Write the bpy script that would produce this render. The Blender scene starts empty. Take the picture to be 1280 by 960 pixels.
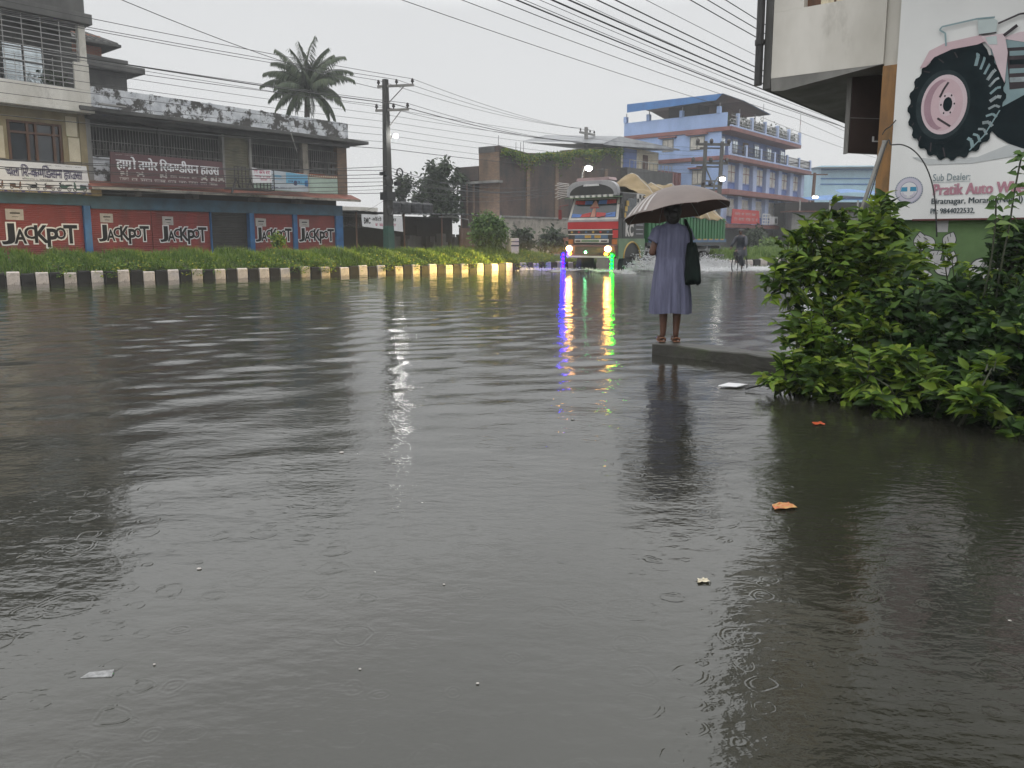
import bpy, bmesh, math, random
import numpy as np
from mathutils import Vector, Matrix
R = random.Random(11); rng = np.random.default_rng(11)
rad = math.radians
scene = bpy.context.scene
C = scene.collection
# ---------------------------------------------------------------- camera maths
FPX, PITCH, CAMZ = 960.0, rad(8), 1.27
def ray(px, py):
    r = (px-640)/FPX; u = (435-py)/FPX
    return (r, math.cos(PITCH)+u*math.sin(PITCH), -math.sin(PITCH)+u*math.cos(PITCH))
def at(px, py, Y):
    d = ray(px, py); t = Y/d[1]
    return Vector((d[0]*t, Y, CAMZ+d[2]*t))
def ground(px, py, z=0.0):
    d = ray(px, py); t = (z-CAMZ)/d[2]
    return Vector((d[0]*t, d[1]*t, z))
cam = bpy.data.cameras.new('camera'); cam.lens = 27; cam.sensor_width = 36; cam.shift_y = -45/1280
cam.clip_start = 0.05; cam.clip_end = 3000
co = bpy.data.objects.new('camera', cam); C.objects.link(co)
co.location = (0, 0, CAMZ); co.rotation_euler = (rad(90)-PITCH, 0, 0); scene.camera = co
scene.render.engine = 'CYCLES'; cy_ = scene.cycles; cy_.max_bounces = 5; cy_.diffuse_bounces = 3; cy_.glossy_bounces = 3; cy_.transmission_bounces = 3; cy_.volume_bounces = 0
scene.view_settings.view_transform = 'Standard'; scene.view_settings.look = 'None'
scene.view_settings.exposure = .43; scene.view_settings.gamma = 1
STREET = math.atan2(.775, .632)                      # direction in which the street runs away
SV = Vector((math.cos(STREET), math.sin(STREET), 0)); NV = Vector((SV.y, -SV.x, 0))
Q0 = Vector((-16.85, 31.0, 0)); QB = Vector((18.08, 68.0, 0)); QR = Vector((4.106, 8.5, 0))
WALLR = math.atan2(-.62, .782)

# ---------------------------------------------------------------- object helpers
def tag(o, label=None, cat=None, group=None, kind=None):
    if label: o['label'] = label
    if cat: o['category'] = cat
    if group: o['group'] = group
    if kind: o['kind'] = kind
    return o
def empty(name, loc, rz=0, label=None, cat=None, group=None, kind='thing'):
    o = bpy.data.objects.new(name, None); C.objects.link(o)
    o.location = loc; o.rotation_euler = (0, 0, rz); o.empty_display_size = .1
    return tag(o, label, cat, group, kind)
def copy_tree(o, parent=None):
    c = o.copy(); C.objects.link(c)
    if parent is not None: c.parent = parent
    for ch in list(o.children): copy_tree(ch, c)
    return c
ORD = 'first second third fourth fifth sixth seventh eighth ninth tenth eleventh twelfth thirteenth fourteenth fifteenth sixteenth seventeenth eighteenth nineteenth twentieth'.split()
def ordinal(i):
    if i < 20: return ORD[i]
    t = ['twenty', 'thirty', 'forty', 'fifty'][(i+1)//10-2]
    return ['twentieth', 'thirtieth', 'fortieth', 'fiftieth'][(i+1)//10-2] if (i+1) % 10 == 0 else t+'-'+ORD[(i+1) % 10-1]

class MB:
    def __init__(self): self.v = []; self.f = []; self.m = []
    def add(self, vs, fs, m=0):
        n = len(self.v); self.v += [tuple(v) for v in vs]
        self.f += [tuple(i+n for i in f) for f in fs]; self.m += [m]*len(fs); return self
    def box(self, x0, x1, y0, y1, z0, z1, m=0):
        vs = [(x, y, z) for x in (x0, x1) for y in (y0, y1) for z in (z0, z1)]
        return self.add(vs, [(0,1,3,2), (4,6,7,5), (0,4,5,1), (2,3,7,6), (0,2,6,4), (1,5,7,3)], m)
    def obox(self, p, ax, ay, az, m=0):              # oriented box: corner p and three edge vectors
        p, ax, ay, az = Vector(p), Vector(ax), Vector(ay), Vector(az)
        vs = [p+ax*i+ay*j+az*k for i in (0,1) for j in (0,1) for k in (0,1)]
        return self.add(vs, [(0,1,3,2), (4,6,7,5), (0,4,5,1), (2,3,7,6), (0,2,6,4), (1,5,7,3)], m)
    def prism(self, pts, y0, y1, m=0):               # polygon in xz extruded along y
        n = len(pts)
        vs = [(x, y0, z) for x, z in pts]+[(x, y1, z) for x, z in pts]
        fs = [tuple(range(n)), tuple(range(2*n-1, n-1, -1))]+[(i, i+n, (i+1) % n+n, (i+1) % n) for i in range(n)]
        return self.add(vs, fs, m)
    def prismx(self, pts, x0, x1, m=0):              # polygon in yz extruded along x
        n = len(pts)
        vs = [(x0, y, z) for y, z in pts]+[(x1, y, z) for y, z in pts]
        fs = [tuple(range(n)), tuple(range(2*n-1, n-1, -1))]+[(i, i+n, (i+1) % n+n, (i+1) % n) for i in range(n)]
        return self.add(vs, fs, m)
    def tube(self, pts, r, n=6, m=0, cap=True):
        pts = [Vector(p) for p in pts]; rs = r if isinstance(r, (list, tuple)) else [r]*len(pts)
        vs = []; fs = []; ref = None
        for i, p in enumerate(pts):
            t = (pts[min(i+1, len(pts)-1)]-pts[max(i-1, 0)]).normalized()
            if ref is None: ref = Vector((0, 0, 1)) if abs(t.z) < .9 else Vector((1, 0, 0))
            a = t.cross(ref).normalized(); b = t.cross(a)
            if abs(t.dot(ref)) > .95:
                ref = Vector((1, 0, 0)) if abs(t.x) < .9 else Vector((0, 1, 0)); a = t.cross(ref).normalized(); b = t.cross(a)
            vs += [p+(a*math.cos(6.28318*k/n)+b*math.sin(6.28318*k/n))*rs[i] for k in range(n)]
        for i in range(len(pts)-1):
            for k in range(n): fs.append((i*n+k, i*n+(k+1) % n, (i+1)*n+(k+1) % n, (i+1)*n+k))
        if cap: fs += [tuple(range(n-1, -1, -1)), tuple(range((len(pts)-1)*n, len(pts)*n))]
        return self.add(vs, fs, m)
    def lathe(self, prof, n=16, c=(0,0,0), axis='z', m=0):
        vs = []; fs = []
        for r, h in prof:
            for k in range(n):
                a = 6.28318*k/n; x, y = r*math.cos(a), r*math.sin(a)
                vs.append({'z': (c[0]+x, c[1]+y, c[2]+h), 'x': (c[0]+h, c[1]+x, c[2]+y), 'y': (c[0]+x, c[1]+h, c[2]+y)}[axis])
        for i in range(len(prof)-1):
            for k in range(n): fs.append((i*n+k, i*n+(k+1) % n, (i+1)*n+(k+1) % n, (i+1)*n+k))
        fs += [tuple(range(n-1, -1, -1)), tuple(range((len(prof)-1)*n, len(prof)*n))]
        return self.add(vs, fs, m)
    def ell(self, c, rx, ry, rz, n=12, m=0):
        k = max(4, n//2); prof = [(math.sin(math.pi*i/k), -math.cos(math.pi*i/k)) for i in range(k+1)]
        vs = []; fs = []
        for r, h in prof:
            r = max(r, .02)
            vs += [(c[0]+rx*r*math.cos(6.28318*j/n), c[1]+ry*r*math.sin(6.28318*j/n), c[2]+rz*h) for j in range(n)]
        for i in range(k):
            for j in range(n): fs.append((i*n+j, i*n+(j+1) % n, (i+1)*n+(j+1) % n, (i+1)*n+j))
        fs += [tuple(range(n-1, -1, -1)), tuple(range(k*n, k*n+n))]
        return self.add(vs, fs, m)
    def poly(self, pts, y, m=0):                     # flat print facing -y
        return self.prism(pts, y, y+.0012, m)
    def disc(self, cx, cz, rx, rz, y, m=0, n=28):
        return self.poly([(cx+rx*math.cos(6.28318*k/n), cz+rz*math.sin(6.28318*k/n)) for k in range(n)], y, m)
    def stroke(self, pts, w, y, m=0):                # flat line print
        for (a, b) in zip(pts, pts[1:]):
            dx, dz = b[0]-a[0], b[1]-a[1]; l = math.hypot(dx, dz) or 1; nx, nz = -dz/l*w/2, dx/l*w/2
            self.poly([(a[0]+nx, a[1]+nz), (a[0]-nx, a[1]-nz), (b[0]-nx, b[1]-nz), (b[0]+nx, b[1]+nz)], y, m)
        return self
    def sheet(self, fn, nu, nv, m=0):                # grid surface from fn(u,v)
        vs = [fn(i/nu, j/nv) for i in range(nu+1) for j in range(nv+1)]
        fs = [(i*(nv+1)+j, (i+1)*(nv+1)+j, (i+1)*(nv+1)+j+1, i*(nv+1)+j+1) for i in range(nu) for j in range(nv)]
        return self.add(vs, fs, m)
    def text(self, body, x0, x1, z0, z1, y, m=0, offset=0, keep=False, ext=.002, bold=0):
        if bold:
            for k_ in (0, 1): self.text(body, x0+k_*bold, x1-bold+k_*bold, z0, z1, y-k_*.0008, m, offset)
            return self
        vs, fs = text_mesh(body, offset)
        if not vs: return self
        ax0 = min(v[0] for v in vs); ax1 = max(v[0] for v in vs); az0 = min(v[1] for v in vs); az1 = max(v[1] for v in vs)
        sx = (x1-x0)/(ax1-ax0); sz = (z1-z0)/(az1-az0)
        if keep: sx = sz = min(sx, sz)
        return self.add([(x0+(v[0]-ax0)*sx, y-(v[2]*ext), z0+(v[1]-az0)*sz) for v in vs], fs, m)
    def build(self, name, mats, parent=None, origin=(0,0,0), smooth=False, bevel=0, subsurf=0):
        me = bpy.data.meshes.new(name); ox, oy, oz = origin
        me.from_pydata([(v[0]-ox, v[1]-oy, v[2]-oz) for v in self.v], [], self.f)
        mats = mats if isinstance(mats, (list, tuple)) else [mats]
        for mm in mats: me.materials.append(mm)
        if len(mats) > 1: me.polygons.foreach_set('material_index', self.m)
        if smooth: me.polygons.foreach_set('use_smooth', [True]*len(self.f))
        bm = bmesh.new(); bm.from_mesh(me); bmesh.ops.recalc_face_normals(bm, faces=bm.faces); bm.to_mesh(me); bm.free()
        me.update()
        o = bpy.data.objects.new(name, me); C.objects.link(o)
        if parent is not None: o.parent = parent
        else: o.location = origin
        if bevel:
            b = o.modifiers.new('edge', 'BEVEL'); b.width = bevel; b.segments = 2; b.limit_method = 'ANGLE'; b.angle_limit = rad(50)
        if subsurf:
            b = o.modifiers.new('round', 'SUBSURF'); b.levels = b.render_levels = subsurf
        return o

_tc = {}
def text_mesh(body, offset=0):
    key = (body if isinstance(body, str) else tuple(body), offset)
    if key in _tc: return _tc[key]
    V = []; F = []
    if isinstance(body, str): body = [body]
    x = 0.0
    for ch in body:                                   # chunks set one after another; '<' cuts a half letter, '/' adds the conjunct stroke
        half = ch.startswith('<'); ch2 = ch[1:] if half else ch
        if ch2 == '/':
            n = len(V); V += [(x-.16, .16, 1), (x-.33, -.02, 1), (x-.25, -.06, 1), (x-.1, .1, 1)]; F.append((n, n+1, n+2, n+3)); continue
        cu = bpy.data.curves.new('t', 'FONT'); cu.body = ch2; cu.size = 1; cu.offset = offset; cu.extrude = 0; cu.resolution_u = 3; cu.fill_mode = 'FRONT'
        ob = bpy.data.objects.new('t', cu); me = bpy.data.meshes.new_from_object(ob)
        vs = [tuple(v.co) for v in me.vertices]; fs = [tuple(p.vertices) for p in me.polygons]
        if half:
            bm = bmesh.new(); bm.from_mesh(me); mx = max(v[0] for v in vs); mn = min(v[0] for v in vs)
            bmesh.ops.bisect_plane(bm, geom=bm.verts[:]+bm.edges[:]+bm.faces[:], plane_co=(mn+(mx-mn)*.66, 0, 0), plane_no=(1, 0, 0), clear_outer=True)
            bm.verts.index_update(); vs = [tuple(v.co) for v in bm.verts]; fs = [tuple(v.index for v in f.verts) for f in bm.faces]; bm.free()
        lead = .26*(len(ch2)-len(ch2.lstrip(' '))); trail = .26*(len(ch2)-len(ch2.rstrip(' '))) if ch2.strip() else 0
        x += lead; mn = min(v[0] for v in vs) if vs else 0; n = len(V)
        V += [(v[0]-mn+x, v[1], 1) for v in vs]; F += [tuple(i+n for i in f) for f in fs]
        x = (max(v[0] for v in V[n:]) if vs else x)+trail
        bpy.data.objects.remove(ob); bpy.data.meshes.remove(me); bpy.data.curves.remove(cu)
    _tc[key] = (V, F)
    return V, F

def np_mesh(name, co_, faces, mat, parent=None, nper=4, mats_idx=None, smooth=False):
    me = bpy.data.meshes.new(name)
    me.vertices.add(len(co_)); me.vertices.foreach_set('co', np.asarray(co_, dtype=np.float32).ravel())
    faces = np.asarray(faces, dtype=np.int32); nf = len(faces)
    me.loops.add(nf*nper); me.loops.foreach_set('vertex_index', faces.ravel())
    me.polygons.add(nf); me.polygons.foreach_set('loop_start', np.arange(0, nf*nper, nper, dtype=np.int32))
    try: me.polygons.foreach_set('loop_total', np.full(nf, nper, dtype=np.int32))
    except Exception: pass
    for mm in (mat if isinstance(mat, (list, tuple)) else [mat]): me.materials.append(mm)
    if mats_idx is not None: me.polygons.foreach_set('material_index', np.asarray(mats_idx, dtype=np.int32))
    if smooth: me.polygons.foreach_set('use_smooth', np.ones(nf, dtype=bool))
    me.update(calc_edges=True); me.validate()
    o = bpy.data.objects.new(name, me); C.objects.link(o)
    if parent is not None: o.parent = parent
    return o

def leaves(name, P, D, N, L, W, mat, parent=None, fold=.12, droop=.15):
    """ovate leaves: P base, D direction, N normal, L length, W width (arrays)"""
    P = np.asarray(P, float); D = np.asarray(D, float); N = np.asarray(N, float)
    D /= np.linalg.norm(D, axis=1, keepdims=True)+1e-9
    Sd = np.cross(D, N); Sd /= np.linalg.norm(Sd, axis=1, keepdims=True)+1e-9
    N = np.cross(Sd, D)
    L = np.asarray(L, float)[:, None]; W = np.asarray(W, float)[:, None]
    def pt(a, b, c): return P+D*L*a+Sd*W*b+N*L*c
    d = droop
    vs = np.stack([pt(0,0,0), pt(.3,-.5,fold), pt(.3,0,0), pt(.3,.5,fold), pt(.68,-.36,fold*.7-d*.4), pt(.68,0,-d*.4), pt(.68,.36,fold*.7-d*.4), pt(1,0,-d)], axis=1).reshape(-1, 3)
    n = len(P); base = (np.arange(n)*8)[:, None]
    q = np.array([[0,2,1,1], [0,3,2,2], [2,5,4,1], [2,3,6,5], [4,5,7,7], [5,6,7,7]])
    tri = np.array([[0,2,1], [0,3,2], [2,5,4], [2,4,1], [2,3,6], [2,6,5], [4,5,7], [5,6,7]])
    fs = (base[:, :, None]+tri[None]).reshape(-1, 3)
    return np_mesh(name, vs, fs, mat, parent, 3)
def blades(name, P, H, lean, W, mat, parent=None):
    """grass blades, two segments each"""
    P = np.asarray(P, float); n = len(P)
    a = rng.uniform(0, 6.283, n); sd = np.stack([np.cos(a), np.sin(a), np.zeros(n)], 1)
    b = rng.uniform(0, 6.283, n); ld = np.stack([np.cos(b), np.sin(b), np.zeros(n)], 1)*np.asarray(lean)[:, None]
    H = np.asarray(H)[:, None]; W = np.asarray(W)[:, None]; up = np.array([[0, 0, 1.0]])
    v0 = P-sd*W; v1 = P+sd*W; m = P+up*H*.6+ld*.35*H; v2 = m+sd*W*.8; v3 = m-sd*W*.8; v4 = P+up*H*(1-np.asarray(lean)[:, None]*.35)+ld*H
    vs = np.stack([v0, v1, v2, v3, v4], 1).reshape(-1, 3); base = (np.arange(n)*5)[:, None]
    tri = np.array([[0,1,2], [0,2,3], [3,2,4]])
    return np_mesh(name, vs, (base[:, :, None]+tri[None]).reshape(-1, 3), mat, parent, 3)
def unit(n):
    v = rng.normal(size=(n, 3)); return v/np.linalg.norm(v, axis=1, keepdims=True)

# ---------------------------------------------------------------- materials
def nodes(name):
    m = bpy.data.materials.new(name); m.use_nodes = True; nt = m.node_tree
    return m, nt, nt.nodes['Principled BSDF'], nt.nodes, nt.links
def mat(name, c, c2=None, scale=3.0, rough=.7, bump=.15, bscale=None, metal=0, spec=.5, stretch=(1,1,1), contrast=(.35,.65), third=None, tscale=1.2, tr=(.55,.7)):
    m, nt, bs, N, L = nodes(name)
    bs.inputs['Roughness'].default_value = rough; bs.inputs['Metallic'].default_value = metal
    bs.inputs['Specular IOR Level'].default_value = spec
    c = tuple(c)+(1,); c2 = tuple(c2)+(1,) if c2 else tuple(x*.72 for x in c[:3])+(1,)
    tc = N.new('ShaderNodeTexCoord'); mp = N.new('ShaderNodeMapping'); mp.inputs['Scale'].default_value = stretch
    L.new(tc.outputs['Object'], mp.inputs['Vector'])
    nz = N.new('ShaderNodeTexNoise'); nz.inputs['Scale'].default_value = scale; nz.inputs['Detail'].default_value = 6; nz.inputs['Roughness'].default_value = .62
    L.new(mp.outputs[0], nz.inputs['Vector'])
    cr = N.new('ShaderNodeValToRGB'); cr.color_ramp.elements[0].position = contrast[0]; cr.color_ramp.elements[1].position = contrast[1]
    cr.color_ramp.elements[0].color = c2; cr.color_ramp.elements[1].color = c
    L.new(nz.outputs['Fac'], cr.inputs['Fac']); out = cr.outputs['Color']
    if third:
        n2 = N.new('ShaderNodeTexNoise'); n2.inputs['Scale'].default_value = tscale; n2.inputs['Detail'].default_value = 8; n2.inputs['Roughness'].default_value = .7
        L.new(mp.outputs[0], n2.inputs['Vector'])
        r2 = N.new('ShaderNodeValToRGB'); r2.color_ramp.elements[0].position = tr[0]; r2.color_ramp.elements[1].position = tr[1]
        L.new(n2.outputs['Fac'], r2.inputs['Fac'])
        mx = N.new('ShaderNodeMixRGB'); mx.inputs['Color2'].default_value = tuple(third)+(1,)
        L.new(r2.outputs['Color'], mx.inputs['Fac']); L.new(out, mx.inputs['Color1']); out = mx.outputs['Color']
    L.new(out, bs.inputs['Base Color'])
    if bump:
        nb = N.new('ShaderNodeTexNoise'); nb.inputs['Scale'].default_value = bscale or scale*6; nb.inputs['Detail'].default_value = 4
        L.new(mp.outputs[0], nb.inputs['Vector'])
        bp = N.new('ShaderNodeBump'); bp.inputs['Strength'].default_value = bump; bp.inputs['Distance'].default_value = .02
        L.new(nb.outputs['Fac'], bp.inputs['Height']); L.new(bp.outputs[0], bs.inputs['Normal'])
    return m
def brick(name, c, c2, mortar, scale=1.0, grime=(.03,.03,.028), gr=(.42,.66), bw=.24, bh=.075, gscale=.6):
    m, nt, bs, N, L = nodes(name); bs.inputs['Roughness'].default_value = .85
    tc = N.new('ShaderNodeTexCoord'); sp = N.new('ShaderNodeSeparateXYZ'); L.new(tc.outputs['Object'], sp.inputs[0])
    ad = N.new('ShaderNodeMath'); L.new(sp.outputs[0], ad.inputs[0]); L.new(sp.outputs[1], ad.inputs[1])
    cb = N.new('ShaderNodeCombineXYZ'); L.new(ad.outputs[0], cb.inputs[0]); L.new(sp.outputs[2], cb.inputs[1])
    b = N.new('ShaderNodeTexBrick'); b.inputs['Scale'].default_value = scale; b.inputs['Brick Width'].default_value = bw; b.inputs['Row Height'].default_value = bh
    b.inputs['Mortar Size'].default_value = .012; b.inputs['Color1'].default_value = tuple(c)+(1,); b.inputs['Color2'].default_value = tuple(c2)+(1,); b.inputs['Mortar'].default_value = tuple(mortar)+(1,)
    L.new(cb.outputs[0], b.inputs['Vector'])
    mp = N.new('ShaderNodeMapping'); mp.inputs['Scale'].default_value = (1, 1, .55); L.new(tc.outputs['Object'], mp.inputs['Vector'])
    nz = N.new('ShaderNodeTexNoise'); nz.inputs['Scale'].default_value = gscale; nz.inputs['Detail'].default_value = 8; nz.inputs['Roughness'].default_value = .7
    L.new(mp.outputs[0], nz.inputs['Vector'])
    cr = N.new('ShaderNodeValToRGB'); cr.color_ramp.elements[0].position = gr[0]; cr.color_ramp.elements[1].position = gr[1]
    L.new(nz.outputs['Fac'], cr.inputs['Fac'])
    mx = N.new('ShaderNodeMixRGB'); mx.inputs['Color2'].default_value = tuple(grime)+(1,)
    L.new(cr.outputs[0], mx.inputs['Fac']); L.new(b.outputs['Color'], mx.inputs['Color1']); L.new(mx.outputs[0], bs.inputs['Base Color'])
    bp = N.new('ShaderNodeBump'); bp.inputs['Strength'].default_value = .5; bp.inputs['Distance'].default_value = .015; bp.invert = True
    L.new(b.outputs['Fac'], bp.inputs['Height']); L.new(bp.outputs[0], bs.inputs['Normal'])
    return m
def leafmat(name, cols, rough=.45, trans=.25, spec=.3):
    m, nt, bs, N, L = nodes(name)
    g = N.new('ShaderNodeNewGeometry'); cr = N.new('ShaderNodeValToRGB'); e = cr.color_ramp.elements
    for i, c in enumerate(cols):
        p = i/(len(cols)-1)
        el = e[0] if i == 0 else (e[-1] if i == len(cols)-1 else e.new(p)); el.position = p; el.color = tuple(c)+(1,)
    L.new(g.outputs['Random Per Island'], cr.inputs['Fac']); L.new(cr.outputs[0], bs.inputs['Base Color'])
    bs.inputs['Roughness'].default_value = rough; bs.inputs['Specular IOR Level'].default_value = spec
    t = N.new('ShaderNodeBsdfTranslucent'); L.new(cr.outputs[0], t.inputs['Color'])
    mx = N.new('ShaderNodeMixShader'); mx.inputs['Fac'].default_value = trans
    L.new(bs.outputs[0], mx.inputs[1]); L.new(t.outputs[0], mx.inputs[2]); L.new(mx.outputs[0], N['Material Output'].inputs['Surface'])
    return m
def emit(name, c, s):
    m, nt, bs, N, L = nodes(name)
    bs.inputs['Base Color'].default_value = tuple(c)+(1,); bs.inputs['Emission Color'].default_value = tuple(c)+(1,); bs.inputs['Emission Strength'].default_value = s
    return m
def plain(name, c, rough=.6, metal=0, spec=.5): return mat(name, c, tuple(x*.82 for x in c), scale=9, rough=rough, bump=.05, metal=metal, spec=spec)
def glass(name, c=(.04,.05,.06), rough=.06): return mat(name, c, tuple(x*.6 for x in c), scale=1.5, rough=rough, bump=.02, spec=.9)

M = dict(
 darkconc=mat('dark_concrete', (.10,.10,.095), (.045,.045,.042), 1.1, .8, .3, stretch=(1,1,.4)),
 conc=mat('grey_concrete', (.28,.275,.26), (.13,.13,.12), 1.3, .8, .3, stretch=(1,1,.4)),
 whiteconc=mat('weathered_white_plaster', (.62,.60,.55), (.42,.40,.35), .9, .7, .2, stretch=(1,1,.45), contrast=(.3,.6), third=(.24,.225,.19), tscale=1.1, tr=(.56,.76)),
 peel=mat('peeling_whitewash', (.62,.64,.66), (.38,.40,.43), 2.2, .75, .3, third=(.05,.047,.043), tscale=1.9, tr=(.475,.54)),
 mustard=mat('mustard_paint', (.32,.265,.15), (.19,.15,.085), 1.6, .7, .1, stretch=(1,1,.5)),
 cream=mat('cream_paint', (.64,.58,.44), (.46,.40,.28), 1.2, .7, .1),
 teal=mat('faded_blue_paint', (.03,.10,.16), (.02,.055,.085), 1.4, .6, .1),
 blue=mat('blue_pillar_paint', (.015,.13,.33), (.012,.08,.2), 2, .5, .08),
 red=mat('red_shutter_paint', (.24,.032,.028), (.16,.023,.02), 1.3, .6, .08, stretch=(1,1,.3), third=(.12,.035,.03), tscale=1.5, tr=(.52,.72)),
 darksteel=mat('dark_steel', (.03,.03,.03), (.015,.015,.015), 3, .5, .1),
 iron=mat('weathered_iron_bars', (.17,.165,.155), (.08,.078,.07), 3, .6, .1),
 palebar=mat('pale_iron_bars', (.36,.36,.35), (.2,.2,.19), 3, .5, .1),
 interior=mat('dim_interior', (.035,.033,.03), (.015,.015,.014), .8, .9, .1),  # near-black colour stands in for the shade inside rooms and openings
 wood=mat('brown_wood', (.13,.055,.025), (.06,.026,.012), 4, .5, .15, stretch=(4,4,.5)),
 olive=mat('olive_slats', (.16,.15,.10), (.09,.085,.06), 1.5, .6, .1),
 palegreen=mat('pale_green_paint', (.40,.52,.44), (.28,.36,.30), 1.2, .6, .08),
 redtile=mat('rust_red_plaster', (.26,.09,.06), (.13,.05,.035), 2, .7, .2),
 paper=mat('wet_paper', (.45,.42,.39), (.33,.31,.29), 5, .7, .1),
 white=mat('white_print', (.68,.69,.70), (.58,.58,.59), 1.2, .5, .04),
 black=mat('black_print', (.008,.008,.009), (.005,.005,.006), 4, .8, .02, spec=.15),
 navy=mat('navy_print', (.035,.03,.10), (.025,.02,.07), 4, .5, .02),
 maroon=mat('maroon_print', (.10,.045,.05), (.07,.03,.034), 1.0, .5, .04),
 pinkprint=mat('magenta_print', (.42,.05,.12), (.33,.04,.1), 4, .5, .02),
 skyprint=mat('light_blue_print', (.14,.38,.54), (.10,.28,.44), 1.5, .5, .02),
 greyprint=mat('grey_print', (.42,.46,.50), (.36,.4,.43), 2, .5, .02),
 yellowprint=mat('yellow_print', (.55,.45,.08), (.45,.36,.06), 4, .5, .02),
 brickold=brick('old_brick', (.24,.145,.085), (.17,.105,.065), (.12,.11,.09), gr=(.5,.78)),
 brickdark=brick('grimy_brick', (.14,.078,.055), (.098,.058,.043), (.07,.062,.054), gr=(.40,.60), gscale=.38),
 brickred=brick('orange_brick', (.36,.12,.06), (.28,.09,.05), (.2,.16,.13), gr=(.6,.85)),
 plaster=mat('stained_plaster', (.34,.31,.26), (.19,.175,.15), 1.4, .85, .3, third=(.08,.075,.065), tscale=2.0, tr=(.52,.66)),
 roofsheet=mat('grey_roof_sheet', (.22,.23,.24), (.12,.125,.13), 1.4, .5, .1, stretch=(1,.3,1)),
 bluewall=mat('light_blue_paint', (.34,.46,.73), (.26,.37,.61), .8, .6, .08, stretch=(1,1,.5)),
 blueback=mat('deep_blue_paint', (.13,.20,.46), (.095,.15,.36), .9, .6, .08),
 redslab=mat('brick_red_trim', (.25,.10,.09), (.17,.07,.065), 1.1, .6, .1),
 lavender=mat('lavender_pillar', (.42,.50,.70), (.33,.40,.58), 1, .6, .08),
 bluesheet=mat('blue_roof_sheet', (.05,.19,.46), (.035,.13,.34), 1, .45, .08),
 cyanwall=mat('pale_cyan_cladding', (.42,.62,.72), (.34,.52,.62), .7, .5, .05, stretch=(1,1,.3)),
 glass=glass('window_glass'), paleglass=mat('pale_sky_glass', (.75,.82,.85), (.65,.72,.75), 1, .12, .02, metal=.85),
 curtain=mat('pale_window_curtain', (.60,.57,.50), (.34,.33,.30), 2.5, .4, .03),
 wire=plain('black_cable', (.02,.02,.02), .5), greencoat=mat('green_pole_paint', (.02,.085,.065), (.015,.055,.045), 2, .5, .1),
 tank=plain('black_plastic_tank', (.02,.022,.024), .35), ceramic=plain('dark_insulator', (.03,.022,.02), .25),
 soil=mat('wet_soil', (.06,.05,.035), (.03,.026,.018), 3, .7, .4),
 kerbw=mat('white_kerb_paint', (.60,.54,.50), (.36,.32,.29), 5, .65, .35, third=(.12,.10,.085), tscale=4.5, tr=(.52,.66)),
 kerbb=mat('black_kerb_paint', (.010,.010,.010), (.022,.021,.02), 4, .7, .25, spec=.25),
 grass=leafmat('grass_blades', [(.06,.12,.02), (.10,.18,.03), (.15,.24,.045), (.22,.29,.07)], .55, .35, .25),
 creeper=leafmat('creeper_leaves', [(.04,.09,.015), (.06,.14,.02), (.11,.20,.03), (.17,.24,.03), (.34,.32,.03)], .5, .3, .25),
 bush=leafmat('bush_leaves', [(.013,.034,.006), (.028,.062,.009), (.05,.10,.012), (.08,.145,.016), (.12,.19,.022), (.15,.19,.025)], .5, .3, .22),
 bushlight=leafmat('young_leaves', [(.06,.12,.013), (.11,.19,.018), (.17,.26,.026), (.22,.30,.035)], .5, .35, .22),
 bushdark=leafmat('dark_bush_leaves', [(.009,.026,.008), (.015,.040,.010), (.024,.056,.012), (.042,.085,.017)], .5, .25, .22),  # darker green leaf palette for the low bush and the vine
 treeleaf=leafmat('tree_leaves', [(.02,.035,.015), (.03,.05,.02), (.045,.07,.025)], .5, .2),
 palmleaf=leafmat('palm_leaflets', [(.03,.048,.022), (.045,.07,.03), (.07,.095,.04)], .45, .2),
 shrub=leafmat('shrub_leaves', [(.04,.09,.02), (.07,.14,.03), (.11,.19,.05), (.16,.24,.07)], .5, .3),
 bark=mat('bark', (.085,.07,.05), (.04,.033,.025), 6, .9, .5, stretch=(3,3,.6)),
 stem=mat('green_stem', (.035,.042,.018), (.018,.022,.010), 5, .6, .1),
 skin=mat('brown_skin', (.13,.062,.04), (.10,.047,.03), 5, .5, .05), hair=mat('black_hair', (.010,.009,.008), (.018,.015,.013), 20, .45, .3, stretch=(4,4,.5)),
 dress=mat('grey_blue_cotton', (.142,.148,.228), (.066,.069,.115), 4, .85, .2, stretch=(6,6,.5), contrast=(.3,.7)),
 bagm=mat('dark_green_bag_cloth', (.008,.016,.013), (.004,.008,.007), 4, .9, .3, spec=.15),
 sandal=mat('tan_sandal', (.20,.085,.04), (.14,.06,.03), 6, .5, .1),
 umb=mat('brown_grey_umbrella_cloth', (.175,.143,.130), (.13,.106,.097), 2, .6, .08), umbin=mat('umbrella_lining', (.15,.085,.066), (.11,.062,.05), 2, .7, .05),
 steel=plain('steel', (.38,.38,.38), .35, .8),
 navycloth=mat('navy_raincoat', (.012,.016,.03), (.008,.011,.02), 5, .5, .2),
 rubber=plain('rubber', (.015,.015,.015), .7),
)
print('materials', len(M))
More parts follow.
